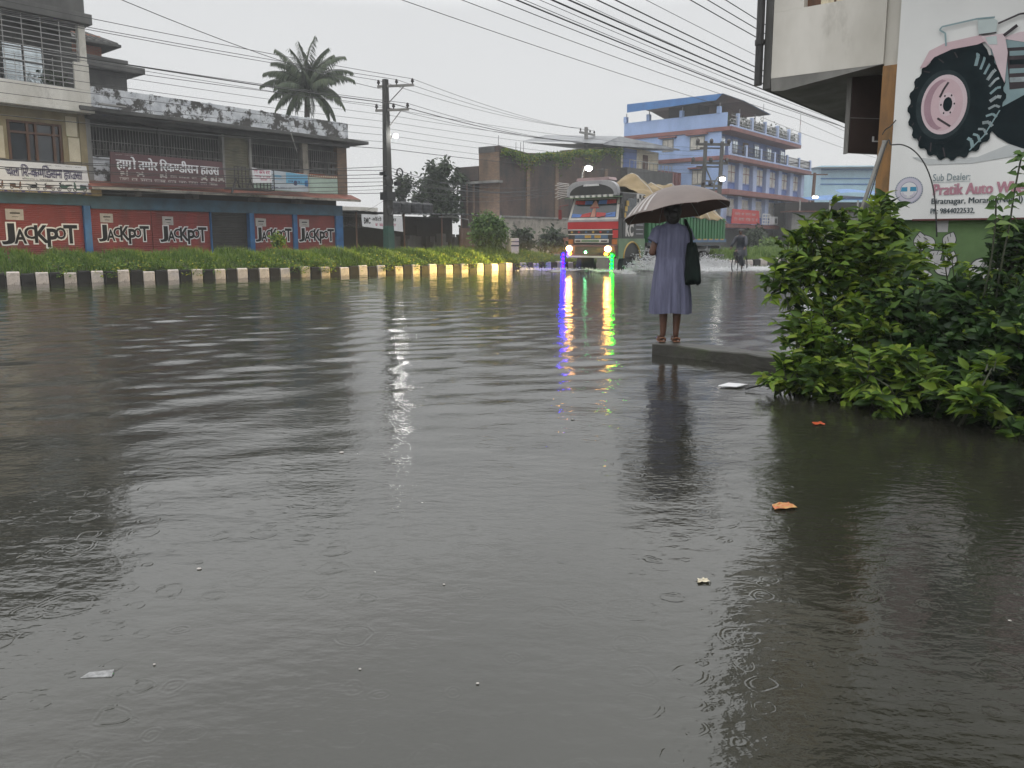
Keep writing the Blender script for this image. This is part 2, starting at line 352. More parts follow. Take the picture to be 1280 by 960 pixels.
# ---------------------------------------------------------------- world and light
w = bpy.data.worlds.new('World'); scene.world = w; w.use_nodes = True
NT = w.node_tree; WN, WL = NT.nodes, NT.links
bg = WN['Background']; bg.inputs['Strength'].default_value = .1
SUN_EL, SUN_AZ = rad(62), rad(200)                    # overcast: a broad soft sun behind the camera
sky = WN.new('ShaderNodeTexSky'); sky.sky_type = 'NISHITA'; sky.sun_disc = False
sky.sun_elevation = SUN_EL; sky.sun_rotation = SUN_AZ; sky.air_density = 1; sky.dust_density = 4
tc = WN.new('ShaderNodeTexCoord'); sp = WN.new('ShaderNodeSeparateXYZ'); WL.new(tc.outputs['Generated'], sp.inputs[0])
cl = WN.new('ShaderNodeValToRGB'); e = cl.color_ramp.elements        # cloud deck, a little brighter overhead
e[0].position = 0; e[0].color = (.60,.602,.60,1); e[1].position = 1; e[1].color = (1.75,1.76,1.78,1)
k = e.new(.36); k.color = (1.02,1.025,1.03,1); k2 = e.new(.58); k2.color = (.98,.985,.99,1); k3 = e.new(.27); k3.color = (.56,.565,.568,1)
WL.new(sp.outputs[2], cl.inputs['Fac'])
nz = WN.new('ShaderNodeTexNoise'); nz.inputs['Scale'].default_value = 1.6; nz.inputs['Detail'].default_value = 4
WL.new(tc.outputs['Generated'], nz.inputs['Vector'])
mr = WN.new('ShaderNodeMapRange'); mr.inputs['To Min'].default_value = 9.3; mr.inputs['To Max'].default_value = 10.9
WL.new(nz.outputs['Fac'], mr.inputs['Value'])
vm = WN.new('ShaderNodeVectorMath'); vm.operation = 'SCALE'; WL.new(cl.outputs[0], vm.inputs[0]); WL.new(mr.outputs[0], vm.inputs['Scale'])
mx = WN.new('ShaderNodeMixRGB'); mx.inputs['Fac'].default_value = .95
WL.new(sky.outputs[0], mx.inputs['Color1']); WL.new(vm.outputs[0], mx.inputs['Color2']); WL.new(mx.outputs[0], bg.inputs['Color'])
sl = bpy.data.lights.new('sun', 'SUN'); sl.energy = .5; sl.angle = rad(40); sl.color = (1,.97,.93)
so = bpy.data.objects.new('sun', sl); C.objects.link(so)
sd = Vector((math.sin(SUN_AZ)*math.cos(SUN_EL), math.cos(SUN_AZ)*math.cos(SUN_EL), math.sin(SUN_EL)))
so.rotation_euler = (-sd).to_track_quat('-Z', 'Y').to_euler(); so.location = sd*60
def lamp(kind, name, loc, energy, color, parent=None, radius=.1, **kw):
    l = bpy.data.lights.new(name, kind); l.energy = energy; l.color = color
    l.shadow_soft_size = radius
    for a_, b_ in kw.items(): setattr(l, a_, b_)
    o = bpy.data.objects.new(name, l); C.objects.link(o); o.location = loc
    if parent is not None: o.parent = parent
    return o

# ---------------------------------------------------------------- ground and flood water
b = MB(); b.add([(-172,-172,-.45), (172,-172,-.45), (172,172,-.45), (-172,172,-.45)], [(0,1,2,3)])
tag(b.build('ground', M['soil']), 'muddy ground under the flood water', kind='structure')
TRUCK = Vector((3.25, 31.34, 0))
def wave(x, y):
    r = np.hypot(x, y); z = np.zeros_like(x)
    g = np.random.default_rng(5)
    # patches of livelier water
    patch = .55+.45*np.sin(x*.23+1.3+np.sin(y*.17)*1.2)*np.sin(y*.19+.6+np.sin(x*.13)*1.4)
    far = np.clip((r-2.2)/7.5, .10, 1.0)
    left = .55+.45*np.clip(.5-(x+1)/9, 0, 1)
    for i in range(26):
        lam = .34*1.115**i if i < 22 else .34*1.115**(i-4)*1.6
        d = g.normal(0, .75)+(-.30 if i % 3 else .30)
        kx, ky = math.sin(d), math.cos(d); kk = 6.28318/lam
        amp = .0052*lam**.9*g.uniform(.5, 1.2)*(1.7 if lam < .75 else (.85 if lam < 1.2 else .30))
        ph = g.uniform(0, 6.28)
        wob = .7*np.sin(x*.45+g.uniform(0, 6))+.6*np.sin(y*.38+x*.2+g.uniform(0, 6))
        fade = np.clip(lam/(r*.0062+1e-6)/3.2, 0, 1)**1.0
        z += amp*np.sin(kk*(x*kx+y*ky)+ph+wob)*fade
    z *= (patch*.75+.35)*far*left*.52
    # low long swell near the viewer
    z += .0035*np.sin(4.2*(y-x*.5)+1.4*np.sin(x*.6+y*.35)+.8*np.sin(x*1.1))*np.clip(r/4, .3, 1)*np.clip(1.4-r/14, 0, 1)*(.55+.45*np.sin(x*.7-y*.4))
    # bow wave and wake by the truck
    dx, dy = x-TRUCK.x, y-TRUCK.y; c, s = math.cos(rad(40)), math.sin(rad(40))
    lx = dx*c-dy*s; ly = dx*s+dy*c
    z += .09*np.exp(-((ly+.9+.10*lx*lx)/.45)**2)*np.exp(-(lx/2.6)**2)*(1+.3*np.sin(lx*5))
    side = np.exp(-((lx-1.9-.12*np.clip(ly, 0, 30))/.55)**2)*np.clip(ly+.5, 0, 1)*np.clip(1-ly/16, 0, 1)
    z += .10*side*(1+.5*np.sin(ly*3.1+np.sin(lx*4)))
    return z
na, nr = 620, 1250
ang = np.linspace(rad(-80), rad(80), na); rr = .3*(170/.3)**np.linspace(0, 1, nr)
A, RR = np.meshgrid(ang, rr, indexing='ij'); X = RR*np.sin(A); Y = RR*np.cos(A); Z = wave(X, Y)
idx = np.arange(na*nr).reshape(na, nr)
fq = np.stack([idx[:-1,:-1], idx[:-1,1:], idx[1:,1:], idx[1:,:-1]], -1).reshape(-1, 4)
m, nt, bs, N, L = nodes('flood_water')
bs.inputs['Base Color'].default_value = (.036,.034,.027,1); bs.inputs['Roughness'].default_value = .10; bs.inputs['IOR'].default_value = 1.72; bs.inputs['Specular Tint'].default_value = (.99,1,.98,1)
g = N.new('ShaderNodeNewGeometry')
def vnoise(scale, stretch, det):
    mp = N.new('ShaderNodeMapping'); mp.inputs['Scale'].default_value = stretch; mp.inputs['Rotation'].default_value = (0, 0, rad(12)); L.new(g.outputs['Position'], mp.inputs['Vector'])
    n = N.new('ShaderNodeTexNoise'); n.inputs['Scale'].default_value = scale; n.inputs['Detail'].default_value = det; L.new(mp.outputs[0], n.inputs['Vector']); return n.outputs['Fac']
def mathn(op, a, b=None, c=None):
    n = N.new('ShaderNodeMath'); n.operation = op
    for i, v in enumerate((a, b, c)):
        if v is None: continue
        if isinstance(v, (int, float)): n.inputs[i].default_value = v
        else: L.new(v, n.inputs[i])
    return n.outputs[0]
def rings(scale, freq, off, density):
    mp = N.new('ShaderNodeMapping'); mp.inputs['Location'].default_value = off; wn = N.new('ShaderNodeTexNoise'); wn.inputs['Scale'].default_value = 9; L.new(g.outputs['Position'], wn.inputs['Vector'])
    ws = N.new('ShaderNodeVectorMath'); ws.operation = 'MULTIPLY_ADD'; ws.inputs[1].default_value = (.055, .055, 0); L.new(wn.outputs['Color'], ws.inputs[0]); L.new(g.outputs['Position'], ws.inputs[2]); L.new(ws.outputs[0], mp.inputs['Vector'])
    v = N.new('ShaderNodeTexVoronoi'); v.voronoi_dimensions = '2D'; v.inputs['Scale'].default_value = scale; L.new(mp.outputs[0], v.inputs['Vector'])
    sc = N.new('ShaderNodeSeparateColor'); L.new(v.outputs['Color'], sc.inputs[0])
    rad_ = mathn('MULTIPLY_ADD', sc.outputs[1], .30, .05)                 # how far this drop's ring has spread
    d = v.outputs['Distance']
    x = mathn('SUBTRACT', d, rad_)
    env = mathn('POWER', 2.718, mathn('MULTIPLY', mathn('MULTIPLY', x, x), -260.0))
    on = mathn('LESS_THAN', sc.outputs[0], density)
    inner = mathn('POWER', 2.718, mathn('MULTIPLY', mathn('MULTIPLY', d, d), -900.0))
    ring = mathn('MULTIPLY', mathn('SINE', mathn('MULTIPLY', x, freq)), env)
    return mathn('MULTIPLY', mathn('MULTIPLY_ADD', inner, -.8, ring), on)
h = mathn('ADD', mathn('MULTIPLY', vnoise(5, (1,1.9,1), 4), .55), mathn('MULTIPLY', mathn('MULTIPLY', vnoise(17, (1,1.6,1), 3), mathn('MULTIPLY_ADD', vnoise(.7, (1,1,1), 3), 2.2, -.55)), .40))
h = mathn('ADD', h, mathn('MULTIPLY', rings(5.5, 62, (0,0,0), .34), .045))
h = mathn('ADD', h, mathn('MULTIPLY', rings(10, 50, (3.3,1.7,0), .3), .022))
h = mathn('ADD', h, mathn('MULTIPLY', rings(3.6, 80, (7.1,5.2,0), .16), .028))
bp = N.new('ShaderNodeBump'); bp.inputs['Strength'].default_value = .24; bp.inputs['Distance'].default_value = .035
L.new(h, bp.inputs['Height']); L.new(bp.outputs[0], bs.inputs['Normal'])
nn = vnoise(.5, (1,1,1), 4); cr = N.new('ShaderNodeValToRGB')
cr.color_ramp.elements[0].color = (.013,.0135,.010,1); cr.color_ramp.elements[1].color = (.030,.029,.021,1); L.new(nn, cr.inputs['Fac'])
# churned white water trailing the truck towards the cyclist
sx = N.new('ShaderNodeSeparateXYZ'); L.new(g.outputs['Position'], sx.inputs[0])
ex = mathn('MULTIPLY', mathn('SUBTRACT', sx.outputs[0], 10.5), .20); ey = mathn('MULTIPLY', mathn('SUBTRACT', sx.outputs[1], mathn('MULTIPLY_ADD', sx.outputs[0], .32, 30.1)), .55)
dd = mathn('ADD', mathn('MULTIPLY', ex, ex), mathn('MULTIPLY', ey, ey)); fm = mathn('POWER', 2.718, mathn('MULTIPLY', dd, -1.0))
fo = mathn('MULTIPLY', fm, vnoise(2.2, (.6,1.6,1), 6)); fr_ = N.new('ShaderNodeValToRGB'); fr_.color_ramp.elements[0].position = .22; fr_.color_ramp.elements[1].position = .55; L.new(fo, fr_.inputs['Fac'])
fx = N.new('ShaderNodeMixRGB'); L.new(fr_.outputs[0], fx.inputs['Fac']); L.new(cr.outputs[0], fx.inputs['Color1']); fx.inputs['Color2'].default_value = (.55,.56,.56,1); L.new(fx.outputs[0], bs.inputs['Base Color'])
WATER = np_mesh('water', np.stack([X, Y, Z], -1).reshape(-1, 3), fq, m, None, 4, smooth=True)
tag(WATER, 'brown flood water covering the whole road', kind='structure')
def wz(x, y): return float(wave(np.array([x*1.0]), np.array([y*1.0]))[0])

# ---------------------------------------------------------------- median: kerb stones, soil, grass
KP = [(-15.6,21.45), (-14.7,22.15), (-11.2,24.5), (-6.9,27.35), (-2.9,30.05), (.6,32.5), (2.3,34.0), (4.2,36.2)]
def polyline(pts, step):
    out = []; d = 0; acc = 0
    P_ = [Vector((p[0], p[1], 0)) for p in pts]
    for a_, b_ in zip(P_, P_[1:]):
        l = (b_-a_).length
        while acc <= l:
            out.append((a_.lerp(b_, acc/l), (b_-a_).normalized())); acc += step
        acc -= l
    return out
pl = polyline(KP, .36); iw = ib = 0
def kerbmesh(mat_, seed):
    r = random.Random(seed); bm = MB(); h = .33+r.uniform(-.03, .02); t = r.uniform(-.012, .012)
    bm.add([(-.168,-.07+t,-.4), (.168,-.07+t,-.4), (.168,.1,-.4), (-.168,.1,-.4), (-.162,-.055+t,h-.03), (.162,-.055+t,h-.03), (.162,.1,h), (-.162,.1,h), (-.155,-.015+t,h), (.155,-.015+t,h)],
           [(0,1,5,4), (4,5,9,8), (8,9,6,7), (1,2,6,9,5), (3,0,4,8,7), (2,3,7,6), (0,3,2,1)])
    return bm.build('kerb_stone', mat_, bevel=.012)
pw = [kerbmesh(M['kerbw'], i) for i in range(3)]; pb = [kerbmesh(M['kerbb'], i+5) for i in range(3)]; used = set()
for i, (p, t) in enumerate(pl[:-1]):
    wht = i % 2 == 0; src = (pw if wht else pb)[(i//2) % 3]
    o = src if src.name not in used else src.copy()
    if src.name in used: C.objects.link(o)
    used.add(src.name)
    o.location = (p.x, p.y, R.uniform(-.015, .015)); o.rotation_euler = (R.uniform(-.02,.02), R.uniform(-.02,.02), math.atan2(t.y, t.x)+R.uniform(-.03, .03))
    if wht: tag(o, 'white painted kerb stone of the grass median, %s white one from left' % ordinal(iw), 'kerb stone', 'painted kerb stones along the grass median', 'thing'); iw += 1
    else: tag(o, 'black painted kerb stone of the grass median, %s black one from left' % ordinal(ib), 'kerb stone', 'painted kerb stones along the grass median', 'thing'); ib += 1
def med(s, d):                                        # s 0..1 along the kerb, d metres behind its face
    k = s*(len(pl)-1); i = int(min(k, len(pl)-2)); p = pl[i][0].lerp(pl[i+1][0], k-i); t = pl[i][1]
    return p+Vector((-t.y, t.x, 0))*d
def mz(s, d):
    e_ = min(1, (1-s)*5)
    return .28+.46*e_*math.sin(min(1, max(0, d-.1)/1.3)*1.57)*(1 if d < 2.2 else max(0, 1-(d-2.2)/.9))+.03*math.sin(s*60+d*3)
b = MB(); b.sheet(lambda u, v: (*med(u, .06+v*3.1)[:2], mz(u, .06+v*3.1)-.04 if v < .99 else -.4), 80, 10)
tag(b.build('soil', M['soil'], smooth=True), 'soil mound of the road median', kind='structure')
n = 52000; u = rng.uniform(0, 1, n); v = rng.beta(1.0, 1.5, n)*2.7+.1
P_ = np.array([[*med(a_, d_)[:2], mz(a_, d_)-.05] for a_, d_ in zip(u, v)])
cl_ = .75+.35*np.sin(u*90+v*2)+.25*np.sin(u*210+v*5)
tag(blades('grass', P_, np.clip(rng.uniform(.14, .40, n)*cl_, .06, .55)*np.clip((1-u)*8, .3, 1), rng.uniform(.1, .9, n), rng.uniform(.008, .015, n), M['grass']), 'green grass growing on the road median', 'grass', kind='stuff')
n = 10000; u = rng.uniform(0, 1, n); v = np.abs(rng.normal(.05, .34, n))
keep = (np.sin(u*75)+np.sin(u*31+2)+rng.normal(0, .7, n)+.5*np.clip((u-.3)*4, -1, 1)) > -.4
u, v = u[keep], v[keep]; n = len(u)
ov = rng.uniform(0, 1, n) < .34
P_ = np.array([[*med(a_, (-.10-.05*rng.random()) if o_ else d_)[:2], (rng.uniform(.12, .42) if o_ else mz(a_, d_)+rng.uniform(0, .24))] for a_, d_, o_ in zip(u, v, ov)])
keep2 = ~(ov & (np.sin(u*130)+np.sin(u*47+1) < .2)); P_ = P_[keep2]; n = len(P_)
D_ = unit(n); D_[:, 2] = np.abs(D_[:, 2])*.5-.1; Nn = unit(n)*.6+np.array([.25, -.5, .8])
tag(leaves('creeper', P_, D_, Nn, rng.uniform(.05, .10, n), rng.uniform(.03, .06, n), M['creeper']), 'yellow green creeper leaves spilling over the median kerb', 'ground cover', kind='stuff')
# far verge at the right, beyond the cyclist
VA, VB = Vector((9.8, 37.6, 0)), Vector((25, 56, 0)); vd = (VB-VA).normalized(); vn = Vector((-vd.y, vd.x, 0))
b = MB(); b.sheet(lambda u_, v_: (*(VA+vd*u_*24+vn*v_*3)[:2], (.25+.12*math.sin(v_*3.1)) if 0 < v_ < 1 else -.4), 40, 8)
tag(b.build('verge', M['soil'], smooth=True), 'soil of the far grass verge', kind='structure')
n = 15000; u = rng.uniform(0, 24, n); v = rng.uniform(.1, 2.8, n)
P_ = np.array(VA)[None]+np.outer(u, np.array(vd))+np.outer(v, np.array(vn)); P_[:, 2] = .25
tag(blades('verge_grass', P_, rng.uniform(.2, .75, n)*(.8+.4*np.sin(u*2)), rng.uniform(.1, .8, n), rng.uniform(.012, .022, n), M['grass']), 'tall grass on the far verge behind the cyclist', 'grass', kind='stuff')
for i in range(11):
    o = (pw if i % 2 == 0 else pb)[i % 3].copy(); C.objects.link(o); p = VA+vd*(.3+i*1.0)-vn*.02
    o.location = (p.x, p.y, -.08); o.rotation_euler = (0, 0, math.atan2(vd.y, vd.x)); o.scale = (2.6, 1, 1)
    tag(o, '%s kerb stone of the far verge, %s one back from the truck' % ('white' if i % 2 == 0 else 'black', ordinal(i)), 'kerb stone', 'kerb stones of the far verge', 'thing')
# thin rain haze filling the street
b = MB(); b.box(-178, 178, -178, 178, -1.6, 17); hz_ = b.build('haze', []); tag(hz_, 'pale rain haze hanging over the flooded street', 'haze', kind='stuff')
hm = bpy.data.materials.new('rain_haze'); hm.use_nodes = True; hn = hm.node_tree; hn.nodes.clear()
ho = hn.nodes.new('ShaderNodeOutputMaterial'); hv = hn.nodes.new('ShaderNodeVolumePrincipled'); hv.inputs['Color'].default_value = (.9,.92,.94,1); hv.inputs['Density'].default_value = .0019; hv.inputs['Anisotropy'].default_value = .3
hn.links.new(hv.outputs[0], ho.inputs['Volume']); hz_.data.materials.clear(); hz_.data.materials.append(hm)
# pavement in front of the far buildings
b = MB()
for s0, s1 in ((-16, 48), (48, 90)):
    a_ = Q0+SV*s0; c_ = Q0+SV*s1
    b.add([a_+NV*1.6+Vector((0,0,.1)), c_+NV*1.6+Vector((0,0,.1)), c_-NV*8+Vector((0,0,.1)), a_-NV*8+Vector((0,0,.1)), a_+NV*1.6+Vector((0,0,-.3)), c_+NV*1.6+Vector((0,0,-.3))], [(0,1,2,3), (0,4,5,1)])
tag(b.build('pavement', M['darkconc']), 'wet pavement before the far shops', kind='structure')
# ---------------------------------------------------------------- far side of the street: facade frame, x along the street, -y towards the road
def fac(name, s0, label, cat, group=None, y0=0):
    o = empty(name, Q0+SV*s0-NV*y0, STREET, label, cat, group); o['s0'] = s0
    return o
def corrug(bm, x0, x1, z0, z1, y, pitch=.075, depth=.018, m=0):
    n = int((z1-z0)/pitch); prof = []
    for i in range(n):
        za = z0+(z1-z0)*i/n; zb = z0+(z1-z0)*(i+.62)/n; zc = z0+(z1-z0)*(i+.85)/n
        prof += [(y, za), (y-depth, zb), (y-depth*.7, zc)]
    prof += [(y, z1), (y+.02, z1), (y+.02, z0)]
    bm.prismx(prof, x0, x1, m)
JACK = [('J', .0, -.02, .17, 1.12), ('A', .155, .02, .16, .74), ('C', .285, .32, .155, .62), ('K', .415, .06, .19, .92), ('P', .575, -.22, .15, .98), ('O', .69, .30, .14, .62), ('T', .80, .02, .19, .98)]
def jackpot(parent, x0, x1, z0, z1, y, s0):
    wbm, kbm = MB(), MB(); W_ = x1-x0; H_ = z1-z0
    for k_, (bm, off, yy) in enumerate(((wbm, .075, y), (kbm, .028, y-.004))):
        for ch, fx, fz, fw, fh in JACK:
            gx = 0 if k_ else .022*W_; gz = 0 if k_ else .07*H_
            bm.text(ch, x0+fx*W_-gx, x0+(fx+fw)*W_+gx, z0+(fz*.8)*H_-gz, z0+min(1.04, (fz*.8+fh))*H_+gz, yy, offset=off)
    wo = wbm.build('lettering_outline', M['white'], parent, (s0, 0, 0)); kbm.build('lettering', M['black'], parent, (s0, 0, 0))
def shutter(root, s0, x0, x1, z1, y, m, jack=None, notice=None, label=None):
    bm = MB(); corrug(bm, x0, x1, .05, z1, y); sh = bm.build('roller_shutter', m, root, (s0, 0, 0))
    if label: sh['label'] = label
    if jack: jackpot(sh, *jack, y-.022, s0)
    if notice:
        q = MB(); x_, z_, w_, h_ = notice; q.prism([(x_, z_), (x_+w_, z_-.01), (x_+w_, z_+h_-.01), (x_, z_+h_)], y-.024, y-.02)
        no = q.build('notice', M['paper'], sh, (s0, 0, 0)); q = MB()
        q.box(x_+w_*.25, x_+w_*.8, y-.027, y-.0245, z_+h_*.55, z_+h_*.68); q.box(x_+w_*.35, x_+w_*.7, y-.027, y-.0245, z_+h_*.25, z_+h_*.3)
        q.build('print', M['black'], no, (s0, 0, 0))
    return sh
def grille(root, s0, x0, x1, z0, z1, y, m, name='window_grille', step=.12, hs=(.0, .22, .5, .97), t=.011):
    bm = MB(); n = int((x1-x0)/step)
    for i in range(n+1):
        x = x0+(x1-x0)*i/n; bm.box(x-t, x+t, y, y+.02, z0, z1)
    for i in range(n):
        x = x0+(x1-x0)*(i+.5)/n
        if i % 2 == 0: bm.box(x-t*.8, x+t*.8, y+.003, y+.017, z0, z0+(z1-z0)*.42)
    for h_ in hs: bm.box(x0, x1, y-.004, y+.012, z0+(z1-z0)*h_-.014, z0+(z1-z0)*h_+.014)
    return bm.build(name, m, root, (s0, 0, 0))
def bike_print(bm, x, z, s, y, kind, m=0, m2=1, f=1):
    r = .17*s
    for k_ in (-1, 1):
        bm.disc(x+k_*.42*s, z+r, r, r, y, m); bm.disc(x+k_*.42*s, z+r, r*.6, r*.6, y-.002, 2); bm.disc(x+k_*.42*s, z+r, r*.25, r*.25, y-.004, m)
    P_ = lambda pts, mm, dy=.0055: bm.poly([(x+f*a_*s, z+c_*s) for a_, c_ in pts], y-dy, mm)
    if kind == 'scooter':
        P_([(-.62,.3), (-.55,.52), (-.05,.55), (0,.3), (.28,.26), (.34,.7), (.42,.86), (.5,.84), (.5,.3), (.3,.14), (-.15,.14)], m2); P_([(-.6,.53), (-.02,.57), (-.05,.65), (-.6,.62)], m); bm.stroke([(x+f*.36*s, z+.86*s), (x+f*.3*s, z+.98*s)], .05*s, y-.006, m)
    else:
        P_([(-.6,.5), (-.2,.48), (.05,.62), (.3,.62), (.4,.45), (.2,.2), (-.2,.18), (-.3,.4)], m2); P_([(-.68,.56), (-.1,.52), (-.1,.6), (-.66,.64)], m)
        bm.stroke([(x+f*.42*s, z+r), (x+f*.28*s, z+.72*s), (x+f*.2*s, z+.84*s)], .05*s, y-.006, m); P_([(.26,.6), (.42,.6), (.42,.74), (.3,.76)], m, .007)

# ===== two storey shop building with the peeling parapet
s0 = 6.5
B = fac('shop_building', s0, 'two storey dark shop building with peeling white parapet and red shutters', 'building')
o = (s0, 0, 0)
b = MB(); b.box(.1, 12.95, .9, 9, 0, 6.2); b.build('wall', M['interior'], B, o)
b = MB(); b.box(12.65, 12.95, .02, .9, 3.55, 6.2); b.box(12.952, 13.02, .02, 9, 3.4, 6.2); b.build('side_wall', M['brickold'], B, o)
b = MB()
b.box(-.35, 13.8, -.85, 9.2, 6.2, 6.36); b.box(.1, 13, -.3, .9, 6.0, 6.19); b.build('eave_slab', M['darkconc'], B, o, bevel=.02)
b = MB(); b.box(.1, 13.05, -.12, .08, 6.363, 7.25); b.box(12.87, 13.05, .083, 9, 6.363, 7.2); b.box(.1, .28, .083, 9, 6.363, 7.2)
for x in np.arange(.1, 13, 2.6): b.box(x, x+.16, -.15, -.122, 6.363, 7.28)
b.build('parapet', M['peel'], B, o, bevel=.015)
b = MB(); b.box(.3, 1.3, -1.05, -.86, 6.44, 6.50); b.build('drain_spout', M['conc'], B, o); b = MB(); b.tube([(9.0,-.9,6.3), (9.1,-.95,5.9), (9.3,-.93,5.4)], .02); b.build('drain_pipe', M['conc'], B, o)
for nm, x0, x1, mm in (('pillar', .1, .32, 'conc'), ('pillar', 5.95, 6.06, 'conc'), ('pillar', 7.32, 7.44, 'conc'), ('pillar', 10.28, 10.6, 'plaster'), ('pillar', 12.4, 12.649, 'brickold')):
    b = MB(); b.box(x0, x1, .0, .35, 3.6, 6.0); b.build(nm, M[mm], B, o)
b = MB(); corrug(b, 6.06, 7.32, 3.6, 6.0, .12, .11, .02); b.build('slatted_door', M['olive'], B, o)
for x0, x1 in ((.33, 3.1), (3.16, 5.94), (7.45, 10.27), (10.61, 12.39)):
    grille(B, s0, x0, x1, 4.62, 5.78, .1, M['iron'])
b = MB(); b.box(3.1, 3.16, .08, .2, 4.5, 6.0); b.box(.32, 5.95, .3, .34, 5.78, 6.0); b.box(7.44, 12.4, .3, .34, 5.78, 6.0); b.build('window_lintel', M['darkconc'], B, o)
b = MB(); b.box(.33, 5.94, .06, .3, 3.6, 4.5); b.box(.33, 5.94, .0, .05, 4.5, 4.56); b.build('sill_wall', M['peel'], B, o)
b = MB(); b.box(7.45, 12.39, .03, .3, 3.6, 4.4); b.box(5.3, 5.93, .03, .059, 3.62, 4.45); b.build('painted_sill_wall', M['palegreen'], B, o)
b = MB(); b.box(9.9, 12.39, .02, .3, 4.402, 4.56); b.build('brick_band', M['brickred'], B, o)
b = MB()
for i in range(18): b.box(9.98+i*.135, 10.05+i*.135, .0, .018, 4.44, 4.51)
b.build('band_dots', M['cream'], B, o)
b = MB(); b.prismx([(.3, 3.64), (.02, 3.62), (-.72, 3.36), (-.74, 3.25), (-.70, 3.24), (.3, 3.3)], -.1, 13.25); b.build('awning', M['redtile'], B, o)
b = MB(); b.box(-.1, 13.25, -.755, -.742, 3.24, 3.35)
for i in range(60): b.box(.0+i*.22, .06+i*.22, -.77, -.756, 3.235, 3.27)
b.build('awning_edge', M['plaster'], B, o)
b = MB()
for x in (1.65, 4.15, 7.2, 9.65): b = MB(); b.box(x, x+.28, -.5, .2, 3.05, 3.24); b.build('awning_bracket', M['darkconc'], B, o)
b = MB(); b.box(.1, 12.6, -.04, .9, 2.52, 3.04); b.build('lintel', M['teal'], B, o)
for x0, x1 in ((5.17, 5.22), (7.13, 7.38), (9.55, 9.78), (12.14, 12.6)):
    b = MB(); b.box(x0, x1, -.06, .5, 0, 2.517); b.build('pillar', M['blue'], B, o, bevel=.01)
for x0, x1, jk, nt_ in ((.1, 2.52, (.33, 2.42, 1.22, 1.86), (.45, 1.98, .5, .36)), (2.55, 5.16, (2.85, 5.02, 1.2, 1.84), (3.0, 1.92, .48, .36)), (7.39, 9.54, (7.45, 9.5, 1.2, 1.84), (7.5, 1.92, .56, .38)), (9.79, 12.13, (9.88, 12.08, 1.2, 1.84), (9.95, 1.92, .58, .38))):
    shutter(B, s0, x0, x1, 2.515, .06, M['red'], jk, nt_)
shutter(B, s0, 5.23, 7.12, 2.515, .2, M['darksteel'], label='closed black roller shutter between the red ones')
# black iron balcony over the dark shutter
b = MB(); y0, y1, x0, x1 = -1.25, -.75, 5.75, 7.75
b.box(x0-.25, x1, y0, y1, 3.5, 3.58)
for x in np.linspace(x0, x1, 12):
    if not (6.3 < x < 6.6): b.box(x-.015, x+.015, y0, y0+.03, 3.58, 4.5 if x < 6.3 or x > 7.6 else 4.0)
for z in (3.75, 4.0): b.box(x0, x1, y0-.005, y0+.035, z-.015, z+.015)
b.box(x0, 6.3, y0-.005, y0+.035, 4.47, 4.5); b.box(7.6, x1, y0-.005, y0+.035, 4.47, 4.5)
for i in range(5): b.box(7.62, 7.74, y0-.006, y0+.03, 3.75+i*.17, 3.77+i*.17)
b.tube([(x0-.2, y0, 3.3), (x0+.05, y0, 3.95), (x0+.25, y0, 3.55)], .05); b.tube([(6.35, y0, 3.6), (6.5, y0, 3.95), (6.65, y0, 3.6)], .04)
b.build('balcony_rail', M['darksteel'], B, o)

# ===== signs on it
def sign(name, label, x0, x1, zs, y, m, thick=.06, frame=None, cat='sign'):
    sg = fac(name, (x0+x1)/2, label, cat); b = MB(); b.prism(zs, y, y+thick); b.build('board', m, sg, ((x0+x1)/2, 0, 0), bevel=.004)
    return sg, ((x0+x1)/2, 0, 0)
def dashes(bm, x0, x1, z, h, y, m=0, seed=1, gap=.35, word=.32, hl=True):
    r = random.Random(seed); x = x0
    while x < x1:
        w_ = min(word*r.uniform(.6, 1.5), x1-x)
        if hl: bm.box(x, x+w_, y-.001, y, z+h*.82, z+h)
        q = x
        while q < x+w_-h*.3:
            k_ = r.random(); ww = h*r.uniform(.16, .26)
            bm.box(q+h*.3, q+h*.3+ww*.6, y-.001, y, z, z+h*.8)
            if k_ < .7: bm.box(q, q+h*.3, y-.001, y, z+h*r.uniform(.1, .5), z+h*r.uniform(.55, .7))
            q += h*r.uniform(.5, .75)
        x += w_+word*gap
SY = -.80
sg, oo = sign('shop_sign', 'maroon banner sign with white lettering on the peeling parapet building', .6, 5.5, [(.6, 3.5), (5.56, 3.56), (5.44, 4.68), (.66, 4.72)], SY, M['maroon'])
b = MB(); b.text(['हाम', '/', 'ो', ' तमोर ', 'िरक', '<ण', 'डीसन हाउस'], .85, 5.28, 4.03, 4.58, SY-.004, bold=.035)
b.build('lettering', M['white'], sg, oo)
b = MB(); dashes(b, .85, 1.7, 4.62, .03, SY-.003, 0, 3, hl=False); dashes(b, 3.05, 4.2, 3.86, .09, SY-.003, 0, 4); dashes(b, .95, 5.3, 3.64, .11, SY-.003, 0, 5)
for i, x in enumerate((.9, 1.55, 2.5, 4.3, 4.75, 5.1)):
    bike_print(b, x+.25, 3.82, .26, SY-.003, 'bike' if i % 2 else 'scooter', 0, 0)
b.build('small_print', M['paper'], sg, oo)
sg, oo = sign('shop_sign', 'small white banner with magenta writing on the black balcony rail', 6.58, 7.6, [(6.6, 3.82), (7.58, 3.88), (7.58, 4.46), (7.1, 4.44), (6.58, 4.50)], -1.31, M['white'], .02)
b = MB(); dashes(b, 6.66, 7.5, 4.24, .16, -1.312, 0, 8, word=.25); dashes(b, 6.7, 7.52, 4.08, .09, -1.312, 0, 9); dashes(b, 7.0, 7.52, 3.94, .09, -1.312, 0, 10); b.build('lettering', M['pinkprint'], sg, oo)
